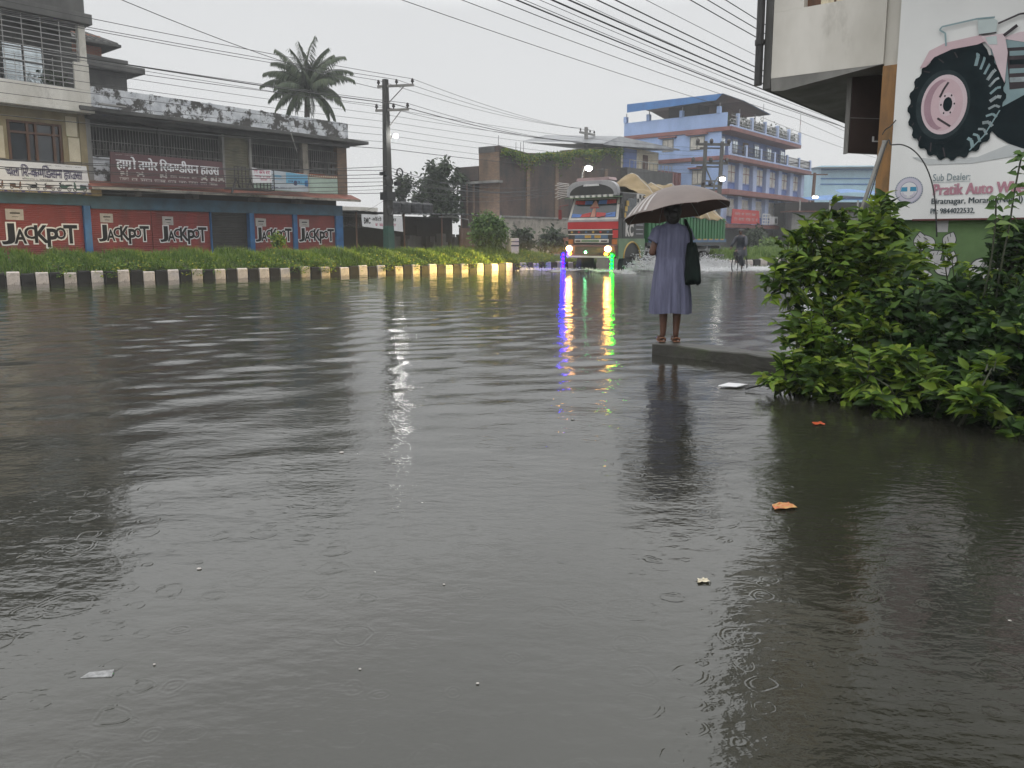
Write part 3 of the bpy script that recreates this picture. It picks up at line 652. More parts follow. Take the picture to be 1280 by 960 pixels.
sg, oo = sign('shop_sign', 'pale blue and grey advertising banner right of the magenta one', 7.86, 9.96, [(7.86, 3.62), (9.96, 3.6), (9.94, 4.42), (7.88, 4.5)], -.80, M['greyprint'], .03)
b = MB(); b.poly([(8.7, 3.95), (9.93, 3.9), (9.93, 4.4), (8.7, 4.45)], -.804, 0); b.box(8.0, 8.45, -.805, -.803, 4.2, 4.3); b.box(8.0, 8.55, -.805, -.803, 4.08, 4.1); b.poly([(9.75, 3.86), (9.94, 3.84), (9.94, 4.15), (9.75, 4.12)], -.806, 1); b.build('picture', [M['skyprint'], M['blue']], sg, oo)
b = MB(); b.ell((9.22, -.8, 4.0), .14, .006, .14); dashes(b, 7.92, 8.95, 3.67, .11, -.803, 0, 12, hl=False); dashes(b, 8.8, 9.7, 4.0, .12, -.806, 0, 13, hl=False); b.build('lettering', M['greyprint'] if False else M['navy'], sg, oo)

# ===== taller mustard building at the left edge of the picture
s0 = -2; o = (s0, 0, 0)
B = fac('corner_building', s0, 'tall mustard and grey building cut by the left edge of the photo', 'building')
b = MB(); b.box(-9, .1, .6, 9, 0, 12.5); b.build('wall', M['darkconc'], B, o)
b = MB(); b.box(-9, -2.62, .0, .6, 4.1, 6.12); b.box(-.74, -.001, .0, .6, 4.1, 6.12); b.box(-2.62, -.74, .0, .6, 5.66, 6.12); b.box(-2.62, -.74, .0, .6, 3.4, 4.12); b.build('front_wall', M['mustard'], B, o)
for q_ in ((-.55, -.14, -.03, -.002, 4.3, 5.2), (-3.6, -2.75, -.03, -.002, 4.25, 5.4), (-.6, -.2, -.03, -.002, 5.25, 6.0)): b = MB(); b.box(*q_); b.build('cream_panel', M['cream'], B, o)
b = MB(); b.box(-.13, .12, -.06, .5, 3.42, 6.1); b.box(-.2, .42, -.35, -.07, 3.0, 3.45); b.build('mustard_pillar', M['mustard'], B, o, bevel=.01)
# wooden window
b = MB()
for x in (-2.6, -1.98, -1.7, -1.08, -.84): b.box(x, x+.09, .02, .2, 4.12, 5.66)
for z in (4.12, 5.2, 5.58): b.box(-2.6, -.75, .015, .205, z, z+.08)
wf = b.build('wooden_window', M['wood'], B, o)
b = MB(); b.box(-2.58, -.78, .12, .15, 4.2, 5.6); b.build('pane', M['glass'], wf, o)
b = MB(); b.box(-9, .22, -.75, .6, 6.12, 6.26); b.box(-9, .12, -.72, -.60, 6.262, 6.95); b.box(.0, .12, -.60, .6, 6.262, 6.95); b.box(-.42, .12, -.722, -.595, 6.95, 7.95); b.build('balcony_wall', M['whiteconc'], B, o, bevel=.015)
b = MB(); b.box(-.16, .1, -.68, -.4, 7.95, 9.35); b.build('balcony_pillar', M['whiteconc'], B, o, bevel=.02)
grille(B, s0, -9, -.2, 6.96, 9.35, -.7, M['palebar'], 'balcony_grille', .62, tuple(i/13 for i in range(14)), .012)
b = MB(); b.box(-2.45, -1.02, .5, .59, 7.1, 8.5)
for x in (-2.45, -1.75, -1.07): b.box(x, x+.06, .44, .5, 7.1, 8.5)
b.box(-2.45, -1.02, .44, .499, 7.86, 7.91); wf = b.build('window_frame', M['darksteel'], B, o)
b = MB(); b.box(-2.39, -1.75, .46, .48, 7.14, 8.46); b.box(-1.69, -1.07, .46, .48, 7.14, 8.46); b.build('pane', M['paleglass'], wf, o)
b = MB(); b.box(-9, .3, -.9, .6, 9.37, 9.75); b.box(-9, .1, -.75, .6, 9.753, 12.4); b.build('upper_wall', M['darkconc'], B, o, bevel=.02)
n = 260; P_ = np.stack([rng.uniform(-1.5, -.5, n), rng.uniform(-.5, .1, n), rng.uniform(6.5, 7.55, n)], 1); P_[:, 0] += 2
leaves('potted_plant', P_, unit(n)+np.array([0, 0, .4]), unit(n), rng.uniform(.12, .22, n), rng.uniform(.04, .07, n), M['treeleaf'], B)
b = MB(); b.box(-9, .1, -.04, .6, 2.62, 3.1); b.build('lintel', M['teal'], B, o)
b = MB(); b.box(-.2, .06, -.07, .5, 0, 2.617); b.build('pillar', M['blue'], B, o, bevel=.01)
b = MB(); b.box(-3.45, -3.2, -.07, .5, 0, 2.617); b.build('pillar', M['blue'], B, o, bevel=.01)
shutter(B, s0, -3.19, -.21, 2.615, .06, M['red'], (-3.1, -.42, 1.12, 1.86), (-2.9, 2.02, .6, .4))
shutter(B, s0, -9, -3.46, 2.615, .06, M['red'])
sg, oo = sign('shop_sign', 'white sign with navy lettering and motorbikes on the mustard building', -5.2, -.05, [(-5.2, 2.98), (-.0, 3.04), (-.12, 4.12), (-5.2, 4.16)], -.42, M['white'])
b = MB(); b.text(['चल', ' ', 'िर-क', '<ण', 'िडसन हाउस'], -2.93, -.28, 3.52, 4.04, -.424, bold=.05); b.build('lettering', M['navy'], sg, oo)
b = MB(); b.text('बिराटनगर ५, मुख्यसडक', -2.4, -1.35, 3.46, 3.56, -.424); dashes(b, -1.6, -.2, 4.04, .035, -.424, 0, 21, hl=False); b.build('small_lettering', M['black'], sg, oo)
b = MB()
for i, (x, kd) in enumerate(((-3.2, 'scooter'), (-2.62, 'scooter'), (-2.05, 'bike'), (-1.52, 'bike'), (-.98, 'bike'), (-.42, 'scooter'))):
    bike_print(b, x, 3.12, .34 if i < 4 else .42, -.424, kd, 0, (3, 3, 0, 4, 5, 5)[i], f=1 if i < 3 else -1)
b.build('motorbike_pictures', [M['black'], M['black'], M['white'], M['wood'], M['maroon'], M['greencoat']], sg, oo)
b = MB(); b.prism([(-5.2, 2.98), (-.0, 3.04), (-.01, 3.12), (-5.2, 3.07)], -.426, -.4215); fo = b.build('foot_band', M['navy'], sg, oo)
b = MB(); dashes(b, -5, -.15, 3.03, .05, -.428, 0, 22, hl=False); b.build('foot_lettering', M['yellowprint'], fo, oo)

# ===== cottage with tiled roof behind
YB = 8.0
cq = Q0-NV*YB
def onplane(px, py, q=cq, ang_=STREET):
    d = ray(px, py); c_, s_ = math.cos(ang_), math.sin(ang_); t = (q.x*s_-q.y*c_)/(d[0]*s_-d[1]*c_)
    return ((d[0]*t-q.x)*c_+(d[1]*t-q.y)*s_, CAMZ+d[2]*t)
xa, zt = onplane(100, 30); xb, ze = onplane(147, 58); xw, zb = onplane(131, 76); xc, zc = onplane(154, 80); xd, zd = onplane(171, 90); xe, zl = onplane(156, 112)
B = fac('brick_cottage', xc-2, 'brick rooftop room with grey tiled roof behind the corner building', 'house', y0=YB); o = (xc-2, 0, 0)
b = MB(); b.box(xa-3, xw, .3, 4, zb-1, ze+.4); b.build('brick_wall', M['brickred'], B, o)
b = MB(); b.add([(xa-4, -.4, ze), (xb, -.4, ze), (xb, 4.6, ze), (xa-4, 4.6, ze), (xa-2.5, 2, zt+.4), (xa-.1, 2, zt+.25), (xa-4, -.4, ze-.12), (xb, -.4, ze-.12), (xb, 4.6, ze-.12), (xa-4, 4.6, ze-.12)], [(0,1,5,4), (1,2,5), (2,3,4,5), (3,0,4), (6,9,8,7), (0,6,7,1), (1,7,8,2)])
for i in range(16):
    x = xa-3.9+i*(xb-xa+3.9)/15.5; b.tube([(x, -.42, ze+.02), (min(x, xa-.1)*.5+x*.5 if x < xa else xa-.1+(x-xa)*.1, 1.98, zt+.3)], .05, 5)
b.build('tiled_roof', M['darkconc'], B, o)
b = MB(); b.box(xa-4, xc, -.3, 5, zl-3.5, zb-.05); b.box(xa-4, xd, -.9, 5, zd-.25, zd+.05); b.box(xa-4, xc+.1, -.35, 5, zb-.05, zb+.12); b.build('dark_lower_wall', M['darkconc'], B, o, bevel=.03)

# ===== open shed with sign, tanks and a bulb
s0 = 18; o = (s0, 0, 0)
B = fac('market_shed', s0, 'dark open shed with flat tin roof right of the shop building', 'shed')
b = MB(); b.box(13.1, 23.4, 3.4, 3.6, 0, 2.75); b.box(13.02, 13.2, .9, 3.4, 0, 2.75); b.box(21.2, 21.35, .4, 3.4, 0, 2.6); b.build('back_wall', M['interior'], B, o)
b = MB(); b.sheet(lambda u, v: (12.9+u*10.6, -.7+v*4.4, 2.8-.0*u+.10*v+.012*math.sin(u*160)-.05*math.sin(u*5)), 160, 2); b.sheet(lambda u, v: (12.9+u*10.6, -.7+v*4.4, 2.76+.10*v+.012*math.sin(u*160)-.05*math.sin(u*5)), 160, 2); b.build('tin_roof', M['roofsheet'], B, o)
for x in (13.2, 15.3, 16.6, 19.6, 21.3, 23.2):
    b = MB(); b.tube([(x, -.4, 0), (x, -.4, 2.75)], .045); b.build('post', M['wood'], B, o)
b = MB(); b.box(21.4, 23.2, -.2, -.1, .1, 2.0); b.build('wooden_board', M['wood'], B, o)
b = MB()
for i in range(26):
    x = R.uniform(16.7, 23); y = R.uniform(.5, 2.8); h_ = R.uniform(.5, 1.7); b.box(x, x+R.uniform(.2, .6), y, y+.4, .1, h_)
b.build('stacked_goods', M['darkconc'], B, o)
b = MB(); b.tube([(19.2, -.55, 2.62), (20.6, -.6, 2.62), (21.7, -.62, 2.5), (21.75, -.62, 2.1)], .035); b.build('gutter_pipe', M['conc'], B, o)
sg, oo = sign('shop_sign', 'tilted white sign with black lettering on the open shed', 13.1, 16.2, [(13.25, 1.98), (16.1, 1.72), (16.05, 2.55), (13.2, 2.62)], -.85, M['white'])
b = MB(); b.text('BMC', 13.33, 13.78, 2.12, 2.45, -.853, offset=.03); b.text('ऑटो पार्ट्स', 13.85, 15.6, 2.22, 2.5, -.853, bold=.02); b.build('lettering', M['black'], sg, oo)
b = MB(); dashes(b, 14.1, 15.6, 2.0, .14, -.853, 0, 31); b.build('small_print', M['pinkprint'], sg, oo)
sg2 = fac('roof_parapet', 14.0, 'low white parapet wall behind the shed sign', 'wall', y0=3.4); b = MB(); b.box(12.6, 18, 0, .2, 2.0, 3.2); b.box(13.2, 13.6, -.05, .25, 3.2, 3.5); b.build('coping', M['whiteconc'], sg2, (14.0, 0, 0))
proto = None
for i, (px, py, r_) in enumerate(((492, 261, .40), (505, 262, .42), (519.5, 262, .42), (533, 263, .38))):
    x, z = onplane(px, py, Q0-NV*1.8)
    if proto is None:
        proto = fac('water_tank', x, '', 'water tank', 'black water tanks on the shed roof', y0=1.8)
        b = MB(); b.lathe([(.40, 0), (.42, .04), (.42, .16), (.40, .18), (.42, .2), (.42, .36), (.40, .38), (.42, .4), (.42, .56), (.36, .64), (.16, .68)], 18); b.build('tank_body', M['tank'], proto, smooth=False)
        b = MB(); b.lathe([(.15, .68), (.15, .76), (.12, .77)], 14); b.build('lid', M['tank'], proto); t_ = proto
    else:
        t_ = copy_tree(proto)
    t_.location = Q0+SV*x-NV*1.8; t_.location.z = 2.86
    t_['label'] = ('black plastic water tank on the shed roof beside the utility pole', 'second black water tank from the utility pole', 'third black water tank from the utility pole', 'last black water tank, beside the leafy tree')[i]
bz = onplane(511, 289); B = fac('light_bulb', bz[0], 'bright bare bulb glowing inside the dark shed', 'lamp', y0=.3)
b = MB(); b.ell((bz[0], 0, bz[1]), .11, .11, .15); b.build('bulb', emit('bulb_glow', (.9, .88, 1), 30), B, (bz[0], 0, 0), smooth=True)
b = MB(); b.tube([(bz[0], 0, bz[1]+.13), (bz[0], 0, 2.75)], .012); b.build('cord', M['wire'], B, (bz[0], 0, 0))
lamp('POINT', 'bulb_light', (0, -.3, bz[1]), 55, (.85, .85, 1), B, .1)
rx = onplane(496, 277, Q0+NV*.3); B = fac('red_jerrycan', rx[0], 'red plastic can hanging under the shed roof', 'can', y0=-.3)
b = MB(); b.prism([(-.14, -.3), (.14, -.3), (.15, .1), (.05, .3), (-.03, .3), (-.12, .1)], -.1, .1); b.build('can_body', mat('red_plastic', (.32, .04, .03), (.22, .03, .02), 5, .4, .05), B, (0, 0, -rx[1]), bevel=.02)

# ===== old brick building
s0 = 29; o = (s0, 0, 0)
B = fac('brick_building', s0, 'old roofless dark brick building with plants growing along its top', 'building')
b = MB(); b.prism([(25.4, 2.75), (40.4, 2.85), (40.4, 8.6), (34, 7.75), (30, 7.2), (28.4, 7.08), (25.4, 7.3)], .05, .4); b.box(25.6, 40.3, .4, 1.6, 0, 6.6); b.build('wall', M['brickdark'], B, o)
for x in (28.2, 31.5, 34.8, 38):
    b = MB(); b.box(x, x+.38, -.03, .3, 2.75, 6.7); b.build('pilaster', M['brickold'], B, o)
b = MB(); b.box(25.38, 25.398, .0, 1.75, 2.76, 4.95); b.box(25.36, 25.399, .0, 1.75, 5.1, 6.9); b.box(25.4, 27, 1.601, 1.75, 0, 7.0); b.build('end_wall', M['brickold'], B, o)
b = MB(); b.prism([(25.34, 6.9), (27, 6.9), (27, 7.1), (25.5, 7.3), (25.34, 7.3)], .401, 1.76); b.build('tower_top', M['darkconc'], B, o)
b = MB(); b.box(25.0, 25.6, -.1, 2.6, 4.952, 5.098); b.build('ledge', M['conc'], B, o)
b = MB(); b.box(25.42, 30, 1.77, 3.5, 0, 5.2); b.box(25.3, 30, 1.765, 3.9, 5.2, 6.1); b.build('lower_block', M['brickdark'], B, o)
for y in (2.2, 2.8): b = MB(); b.box(25.36, 25.419, y, y+.12, 2.6, 5.15); b.build('pilaster', M['brickold'], B, o)
b = MB(); b.box(25.42, 40.4, -.06, .3, 0, 2.74); b.build('plaster_base', M['plaster'], B, o)
b = MB(); b.box(30.8, 33.6, -.09, -.062, .3, 1.5); b.build('exposed_brick', M['brickred'], B, o)
b = MB(); b.box(25.4, 40.4, -.14, .0, 2.741, 2.86); b.build('base_course', M['conc'], B, o)
b = MB(); b.box(33.0, 33.28, -.12, -.062, 2.0, 2.3); b.build('vent_hole', M['interior'], B, o)  # solid block on the plaster, the hole's shade put into its colour
n = 3800; x = rng.uniform(25.5, 40.2, n); zt_ = np.interp(x, [25.5, 28.4, 34, 40.7, 47.5], [7.2, 7.05, 7.8, 8.6, 9.3])
P_ = np.stack([x-s0, rng.uniform(-.35, .1, n), zt_-np.abs(rng.normal(.25, .45, n))*np.clip(.3+.9*np.sin(x*.8+1)**2, 0, 1)-.1+.0*x], 1)
leaves('ledge_plants', P_, unit(n)+np.array([0, -.4, .1]), unit(n)+np.array([0, -.6, .8]), rng.uniform(.08, .2, n), rng.uniform(.06, .12, n), M['creeper'], B)
b = MB()
for x, h_ in ((25.5, .6), (27.3, .35), (27.8, .4), (28.1, .5)): b.tube([(x, .2, 7.0), (x+.03, .2, 7.35+h_)], .02, 4)
b.build('rebar', M['darksteel'], B, o)
# grey roofed house between it and the blue building
YB = .4; xa, za = onplane(752, 172, Q0-NV*YB); xb, zb = onplane(838, 186, Q0-NV*YB); xw0, zw = onplane(776, 182, Q0-NV*YB); xw1, zf = onplane(818, 216, Q0-NV*YB)
s0 = (xw0+xw1)/2; o = (s0, 0, 0); B = fac('grey_roofed_house', s0, 'small plastered house with grey sheet roof beside the blue building', 'house', y0=YB)
b = MB(); b.box(xw0, xw1+1.2, .3, 6, 0, za-.3); b.build('wall', M['cream'], B, o)
b = MB(); b.add([(xa-1, -.8, za-.6), (xb, -.9, zb-.1), (xb-.5, 7, zb+.3), (xa-1, 7, za+.2), (xa+2.2, -.3, za+.3), (xa+2.2, 7, za+1.0), (xa-1, -.8, za-.7), (xb, -.9, zb-.2), (xb-.5, 7, zb+.2), (xa-1, 7, za+.1)], [(0,4,5,3), (4,1,2,5), (6,9,8,7), (0,6,7,1,4), (1,7,8,2)]); b.build('sheet_roof', M['roofsheet'], B, o)
xp, zp0 = onplane(792, 200, Q0-NV*YB)
b = MB(); b.box(xp-1.2, xp+.9, .24, .32, zf+.1, zp0+.9); b.build('blue_door', M['blueback'], B, o)
b = MB(); b.box(xp+2.0, xp+2.8, .24, .32, zf+.1, zp0+.6); b.build('brown_door', M['wood'], B, o)
b = MB(); b.box(xw0-.4, xw1+1.6, -.9, .3, zf-1.1, zf); b.build('balcony_wall', M['darkconc'], B, o)
b = MB()
for x in np.linspace(xw0, xw1+1.5, 12): b.box(x-.02, x+.02, -.88, -.84, zf, zf+.6)
b.box(xw0, xw1+1.5, -.9, -.82, zf+.58, zf+.63); b.build('balcony_rail', M['palebar'], B, o)
b = MB()
for x in np.linspace(xw1+.2, xw1+3.4, 6): b.box(x, x+.35, -.6, -.2, zf-1.6, zf+.2)
b.build('red_shutters', M['redslab'], B, o)

# ===== blue four storey building
def bl(name, label, cat): return empty(name, QB, STREET, label, cat)
B = bl('blue_building', 'tall light blue building with brick red floor bands and blue roof canopy', 'building')
L_ = 20.2
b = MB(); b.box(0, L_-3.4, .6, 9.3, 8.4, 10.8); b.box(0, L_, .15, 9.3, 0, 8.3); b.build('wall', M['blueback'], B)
b = MB(); b.box(-.16, -.002, -.0, 9.32, 0, 10.8); b.build('gable_wall', M['bluewall'], B)
for z, lx, t in ((2.5, L_+.6, .34), (5.42, L_+.6, .46), (8.3, L_+.4, .36), (10.7, L_-3.2, .34)):
    b = MB(); b.box(-.3, lx, -.95, 9.6, z-t/2, z+t/2); b.build('floor_band', M['redslab'], B, bevel=.03)
b = MB(); b.box(-.3, L_-3.2, -.97, -.8, 10.872, 11.0); b.box(-.3, L_+.4, -.97, -.8, 8.482, 8.6); b.build('band_coping', M['lavender'], B)
b = MB(); b.box(-.28, -.1, -.5, 9.6, 10.875, 12.05); b.build('roof_parapet', M['bluewall'], B, bevel=.02)
for y in (0.1, 3.6, 6.9, 9.3):
    b = MB(); b.box(-.4, -.02, y, y+.3, 12.05, 12.6); b.build('roof_post', M['bluewall'], B)
for k_, (zf, zc) in enumerate(((2.68, 5.18), (5.66, 8.1))):
    for i in range(7):
        x = .15+i*3.25 if i < 6 else L_-.5
        b = MB(); b.box(x, x+.85, -.22, .149, zf, zc); b.build('pillar', M['lavender'], B)
    for i in range(6):
        x = 1.15+i*3.25
        fr = MB(); fr.box(x+.25, x+1.95, .05, .16, zf+.7, zc-.2); f_ = fr.build('window', M['lavender'], B)
        q = MB(); q.box(x+.33, x+1.05, .02, .049, zf+.78, zc-.28); q.box(x+1.15, x+1.87, .02, .049, zf+.78, zc-.28); q.build('pane', M['curtain'], f_)
        q = MB(); q.box(x+1.06, x+1.14, .0, .018, zf+.7, zc-.2); q.box(x+.25, x+1.95, .0, .017, zf+1.55, zf+1.62)
        if k_ == 0:
            for xx in np.linspace(x+.3, x+1.9, 6): q.box(xx-.025, xx+.025, -.03, -.002, zf+.7, zc-.7)
        q.build('bars', M['white'] if k_ == 0 else M['redslab'], f_)
for i in range(5):
    x = (.7, 3.4, 8.4, 11.6, 15.2)[i]
    fr = MB(); fr.box(x, x+1.1, .5, .61, 8.7, 10.3); f_ = fr.build('window', M['lavender'], B)
    q = MB(); q.box(x+.08, x+.5, .47, .499, 8.75, 10.2); q.box(x+.6, x+1.02, .47, .499, 8.75, 10.2); q.build('pane', M['paleglass'], f_)
b = MB(); b.box(5.9, 7.0, .5, .62, 8.5, 10.2); b.build('door', M['wood'], B)
for i in range(7):
    x = -.2+i*3.4; b = MB(); b.box(x, x+.3, -.9, -.7, 8.6, 9.6); b.build('balcony_post', M['lavender'], B)
b = MB()
for x in np.arange(0, L_+.3, .28): b.box(x, x+.04, -.84, -.8, 8.6, 9.4)
for z in (8.75, 9.05, 9.4): b.box(-.2, L_+.3, -.85, -.79, z, z+.05)
b.box(L_-.1, L_+.3, -.8, 6, 9.35, 9.42); b.build('balcony_rail', M['darksteel'], B)
for i in range(6):
    x = 1.2+i*3.1; b = MB(); b.box(x, x+.3, -.9, -.65, 11.0, 12.1); b.build('terrace_post', M['lavender'], B)
b = MB()
for x in np.arange(1, L_-3.3, .33): b.box(x, x+.04, -.8, -.76, 11.0, 11.8)
for z in (11.2, 11.5, 11.8): b.box(0, L_-3.3, -.81, -.75, z, z+.05)
b.build('terrace_rail', M['palebar'], B)
n = 3000; P_ = np.stack([rng.uniform(.3, L_-3.6, n), rng.uniform(-.6, .4, n), 10.95+np.clip(np.abs(rng.normal(0, .42, n)), 0, 1.1)], 1); P_[:, 2] = 10.95+(P_[:, 2]-10.95)*(.7+.6*np.sin(P_[:, 0]*1.9)**2)
leaves('terrace_plants', P_, unit(n), unit(n), rng.uniform(.15, .3, n), rng.uniform(.1, .18, n), M['treeleaf'], B)
for y0_, y1_, z0_, z1_ in ((4.5, 5.6, 9.15, 10.25), (1.5, 2.9, 9.1, 10.3), (1.5, 2.6, 6.1, 7.4)):
    q = MB(); q.box(-.2, -.158, y0_, y1_, z0_, z1_); f_ = q.build('side_window', M['conc'], B)
    q = MB(); m_ = (y0_+y1_)/2; q.box(-.22, -.202, y0_+.1, m_-.05, z0_+.1, z1_-.1); q.box(-.22, -.202, m_+.05, y1_-.1, z0_+.1, z1_-.1); q.build('pane', M['curtain'], f_)
    q = MB(); q.box(-.5, -.16, y0_-.3, y1_+.3, z1_+.08, z1_+.2); q.build('sunshade', M['redslab'], f_)
q = MB(); q.box(-.24, -.165, 4.0, 4.4, 5.6, 7.0); q.build('red_panel', M['redslab'], B)
b = MB()
b.add([(-1.0, -.4, 13.5), (-1.0, 8.9, 13.6), (3.4, 8.9, 13.5), (3.4, -.4, 13.5), (6.8, -1.6, 12.6), (6.8, 8, 12.6), (-1.0, 8.9, 12.85), (-1.0, .2, 13.0)], [(0,1,2,3), (3,2,5,4), (0,7,6,1)]); b.build('roof_canopy', M['bluesheet'], B)
b = MB(); b.add([(-.95, -.35, 13.45), (-.95, 8.8, 13.55), (3.4, 8.8, 13.45), (3.4, -.35, 13.45), (6.7, -1.5, 12.55), (6.7, 8, 12.55)], [(0,1,2,3), (3,2,5,4)]); b.build('canopy_underside', M['darksteel'], B)
b = MB()
for x, y in ((-.2, .2), (-.2, 3.7), (-.2, 7), (-.2, 9.4), (4, .2), (6.3, -.3), (6.3, 4)): b.tube([(x, y, 10.9), (x, y, 12.9)], .05)
b.build('canopy_posts', M['palebar'], B)
b = MB(); b.box(1.6, 3.6, 3, 6, 10.9, 13.3); b.build('stair_room', M['interior'], B)
b = MB(); b.box(4.0, 5.5, 2, 3.5, 11.3, 12.6); b.build('roof_tank_box', M['white'], B)
b = MB(); b.box(.6, L_, .1, .13, .1, 2.3); b.build('ground_shutters', M['darksteel'], B)
b = MB(); b.tube([(L_-3.4, -.8, 11), (L_-3.4, -.8, 13.9)], .03); b.tube([(9, 0, 11), (9, 0, 14)], .03); b.box(8.2, 9.8, -.02, .02, 13.3, 13.35); b.build('antenna', M['palebar'], B)
b = MB(); b.add([(L_-3.4, -.8, 13.8), (L_-3.2, -.8, 12.9), (L_-3.4, -.8, 12.9)], [(0,1,2)]); b.build('flag', M['pinkprint'], B)
sg = empty('shop_sign', QB+SV*3.2, STREET, 'red shop sign on the ground floor edge of the blue building', 'sign'); b = MB(); b.prism([(-3.0, 2.7), (3.3, 2.72), (3.0, 3.95), (-2.8, 3.95)], -1.1, -1.02); b.build('board', mat('red_sign_print', (.5, .06, .06), (.4, .045, .045), 1, .5, .02), sg)
b = MB(); dashes(b, -2.6, 2.8, 2.95, .26, -1.105, 0, 51, word=.9); dashes(b, -2.4, 2.6, 3.45, .2, -1.105, 0, 52, word=.8); b.build('lettering', M['paper'], sg)
for i, (x, nm, lb) in enumerate(((8.3, 'shop_sign', 'white framed sign board on the blue building ledge'), (10.8, 'air_conditioner', 'white air conditioner unit on the blue building ledge'))):
    u_ = empty(nm, QB+SV*x, STREET, lb, nm.replace('_', ' ')); b = MB()
    if i == 0:
        for r_ in range(4): b.box(-.9, .9, -1.03, -.98, 2.75+r_*.3, 2.83+r_*.3)
        for c_ in (-.9, -.3, .3, .9): b.box(c_-.04, c_+.04, -1.04, -.975, 2.7, 3.7)
        b.build('sign_frame', M['white'], u_)
    else:
        b.box(-.5, .5, -1.0, -.6, 2.75, 3.5); c_ = b.build('case', M['white'], u_, bevel=.03); b = MB(); b.lathe([(.26, -1.02), (.26, -1.0), (.05, -1.0)], 18, (0, 0, 3.12), 'y'); b.build('fan', M['darksteel'], c_)

# ===== buildings at the far right, behind the bush
def street(name, px, Y, label, cat): return empty(name, Vector((at(px, 300, Y).x, Y, 0)), 0, label, cat)
Y = 95; X0 = at(1000, 300, Y).x; kx = Y/FPX; 
def zz(py): return at(640, py, Y).z
B = street('cream_house', 1015, Y, 'cream two storey house with terracotta roof edge at the street end', 'house'); ox = at(1015, 300, Y).x
b = MB(); b.box(-1.8, 3.2, 0, 6, 0, zz(222)); b.build('wall', M['cream'], B)
b = MB(); b.box(-2.1, 3.5, -.5, 6, zz(221), zz(216)); b.build('roof_edge', M['redslab'], B)
b = MB(); b.box(-.9, -.4, -.05, .02, zz(236), zz(226)); b.build('window', M['glass'], B)
b = MB(); b.box(-2, -1.0, -.2, .5, zz(216), zz(210)); b.box(-.6, .3, -.2, .5, zz(216), zz(211)); b.build('roof_tanks', M['tank'], B)
b = MB(); b.box(1.2, 3.2, -.8, 0, zz(245), zz(233)); b.build('brick_extension', M['redtile'], B)
B = street('cyan_clad_building', 1055, 88, 'pale blue clad building with darker stripes at the street end', 'building'); Y = 88
b = MB(); b.box(-3.0, 9, 0, 8, 0, zz(207)); b.build('cladding', M['cyanwall'], B)
b = MB()
for p_ in (213, 224, 231): b.box(-3.05, 9, -.06, -.003, zz(p_), zz(p_-1.4))
b.build('stripes', M['bluesheet'], B)
b = MB(); b.add([(-4, -1, zz(210)), (9, -1, zz(208.5)), (9, 8, zz(204)), (-2.4, 8, zz(204)), (-4, -1, zz(211)), (9, -1, zz(209))], [(0,1,2,3), (0,4,5,1)]); b.build('roof', M['roofsheet'], B)
B = street('tarpaulin_shop', 1050, 74, 'open shop under blue tarpaulin roofs behind the leafy bush', 'shop'); Y = 74
b = MB(); b.box(-5, 8, 1.2, 5, 0, zz(252)); b.build('back_wall', M['interior'], B)
b = MB(); b.sheet(lambda u, v: (-3.6+u*9, -1.2+v*4, zz(251)+(zz(243)-zz(251))*v+.12*math.sin(u*9+v*4)*v), 16, 6); b.build('lower_tarpaulin', M['bluesheet'], B, smooth=True)
b = MB(); b.sheet(lambda u, v: (-.4+u*6+v*.8, -.6+v*3.5, zz(242)+(zz(235)-zz(242))*v+.1*math.sin(u*8)), 10, 6); b.build('upper_tarpaulin', M['bluesheet'], B, smooth=True)
b = MB(); b.box(-5.5, 6, -1.3, 1, zz(265), zz(264)); b.build('shop_ledge', M['redtile'], B)
b = MB(); b.box(-4.9, 6, -.6, 1.1, 0, zz(266)); b.build('shop_front', M['conc'], B)
for x in (-4.4, -1.6, 1.0):
    b = MB(); b.tube([(x, -1.1, zz(264)), (x, -1.1, zz(251))], .07); b.build('post', M['palebar'], B)
B = street('brick_pier', 1102, 30, 'small red brick pier behind the leaning pipe', 'pillar'); b = MB(); b.box(-.14, .25, 0, .3, 0, at(640, 266, 30).z); b.build('brickwork', M['brickred'], B)
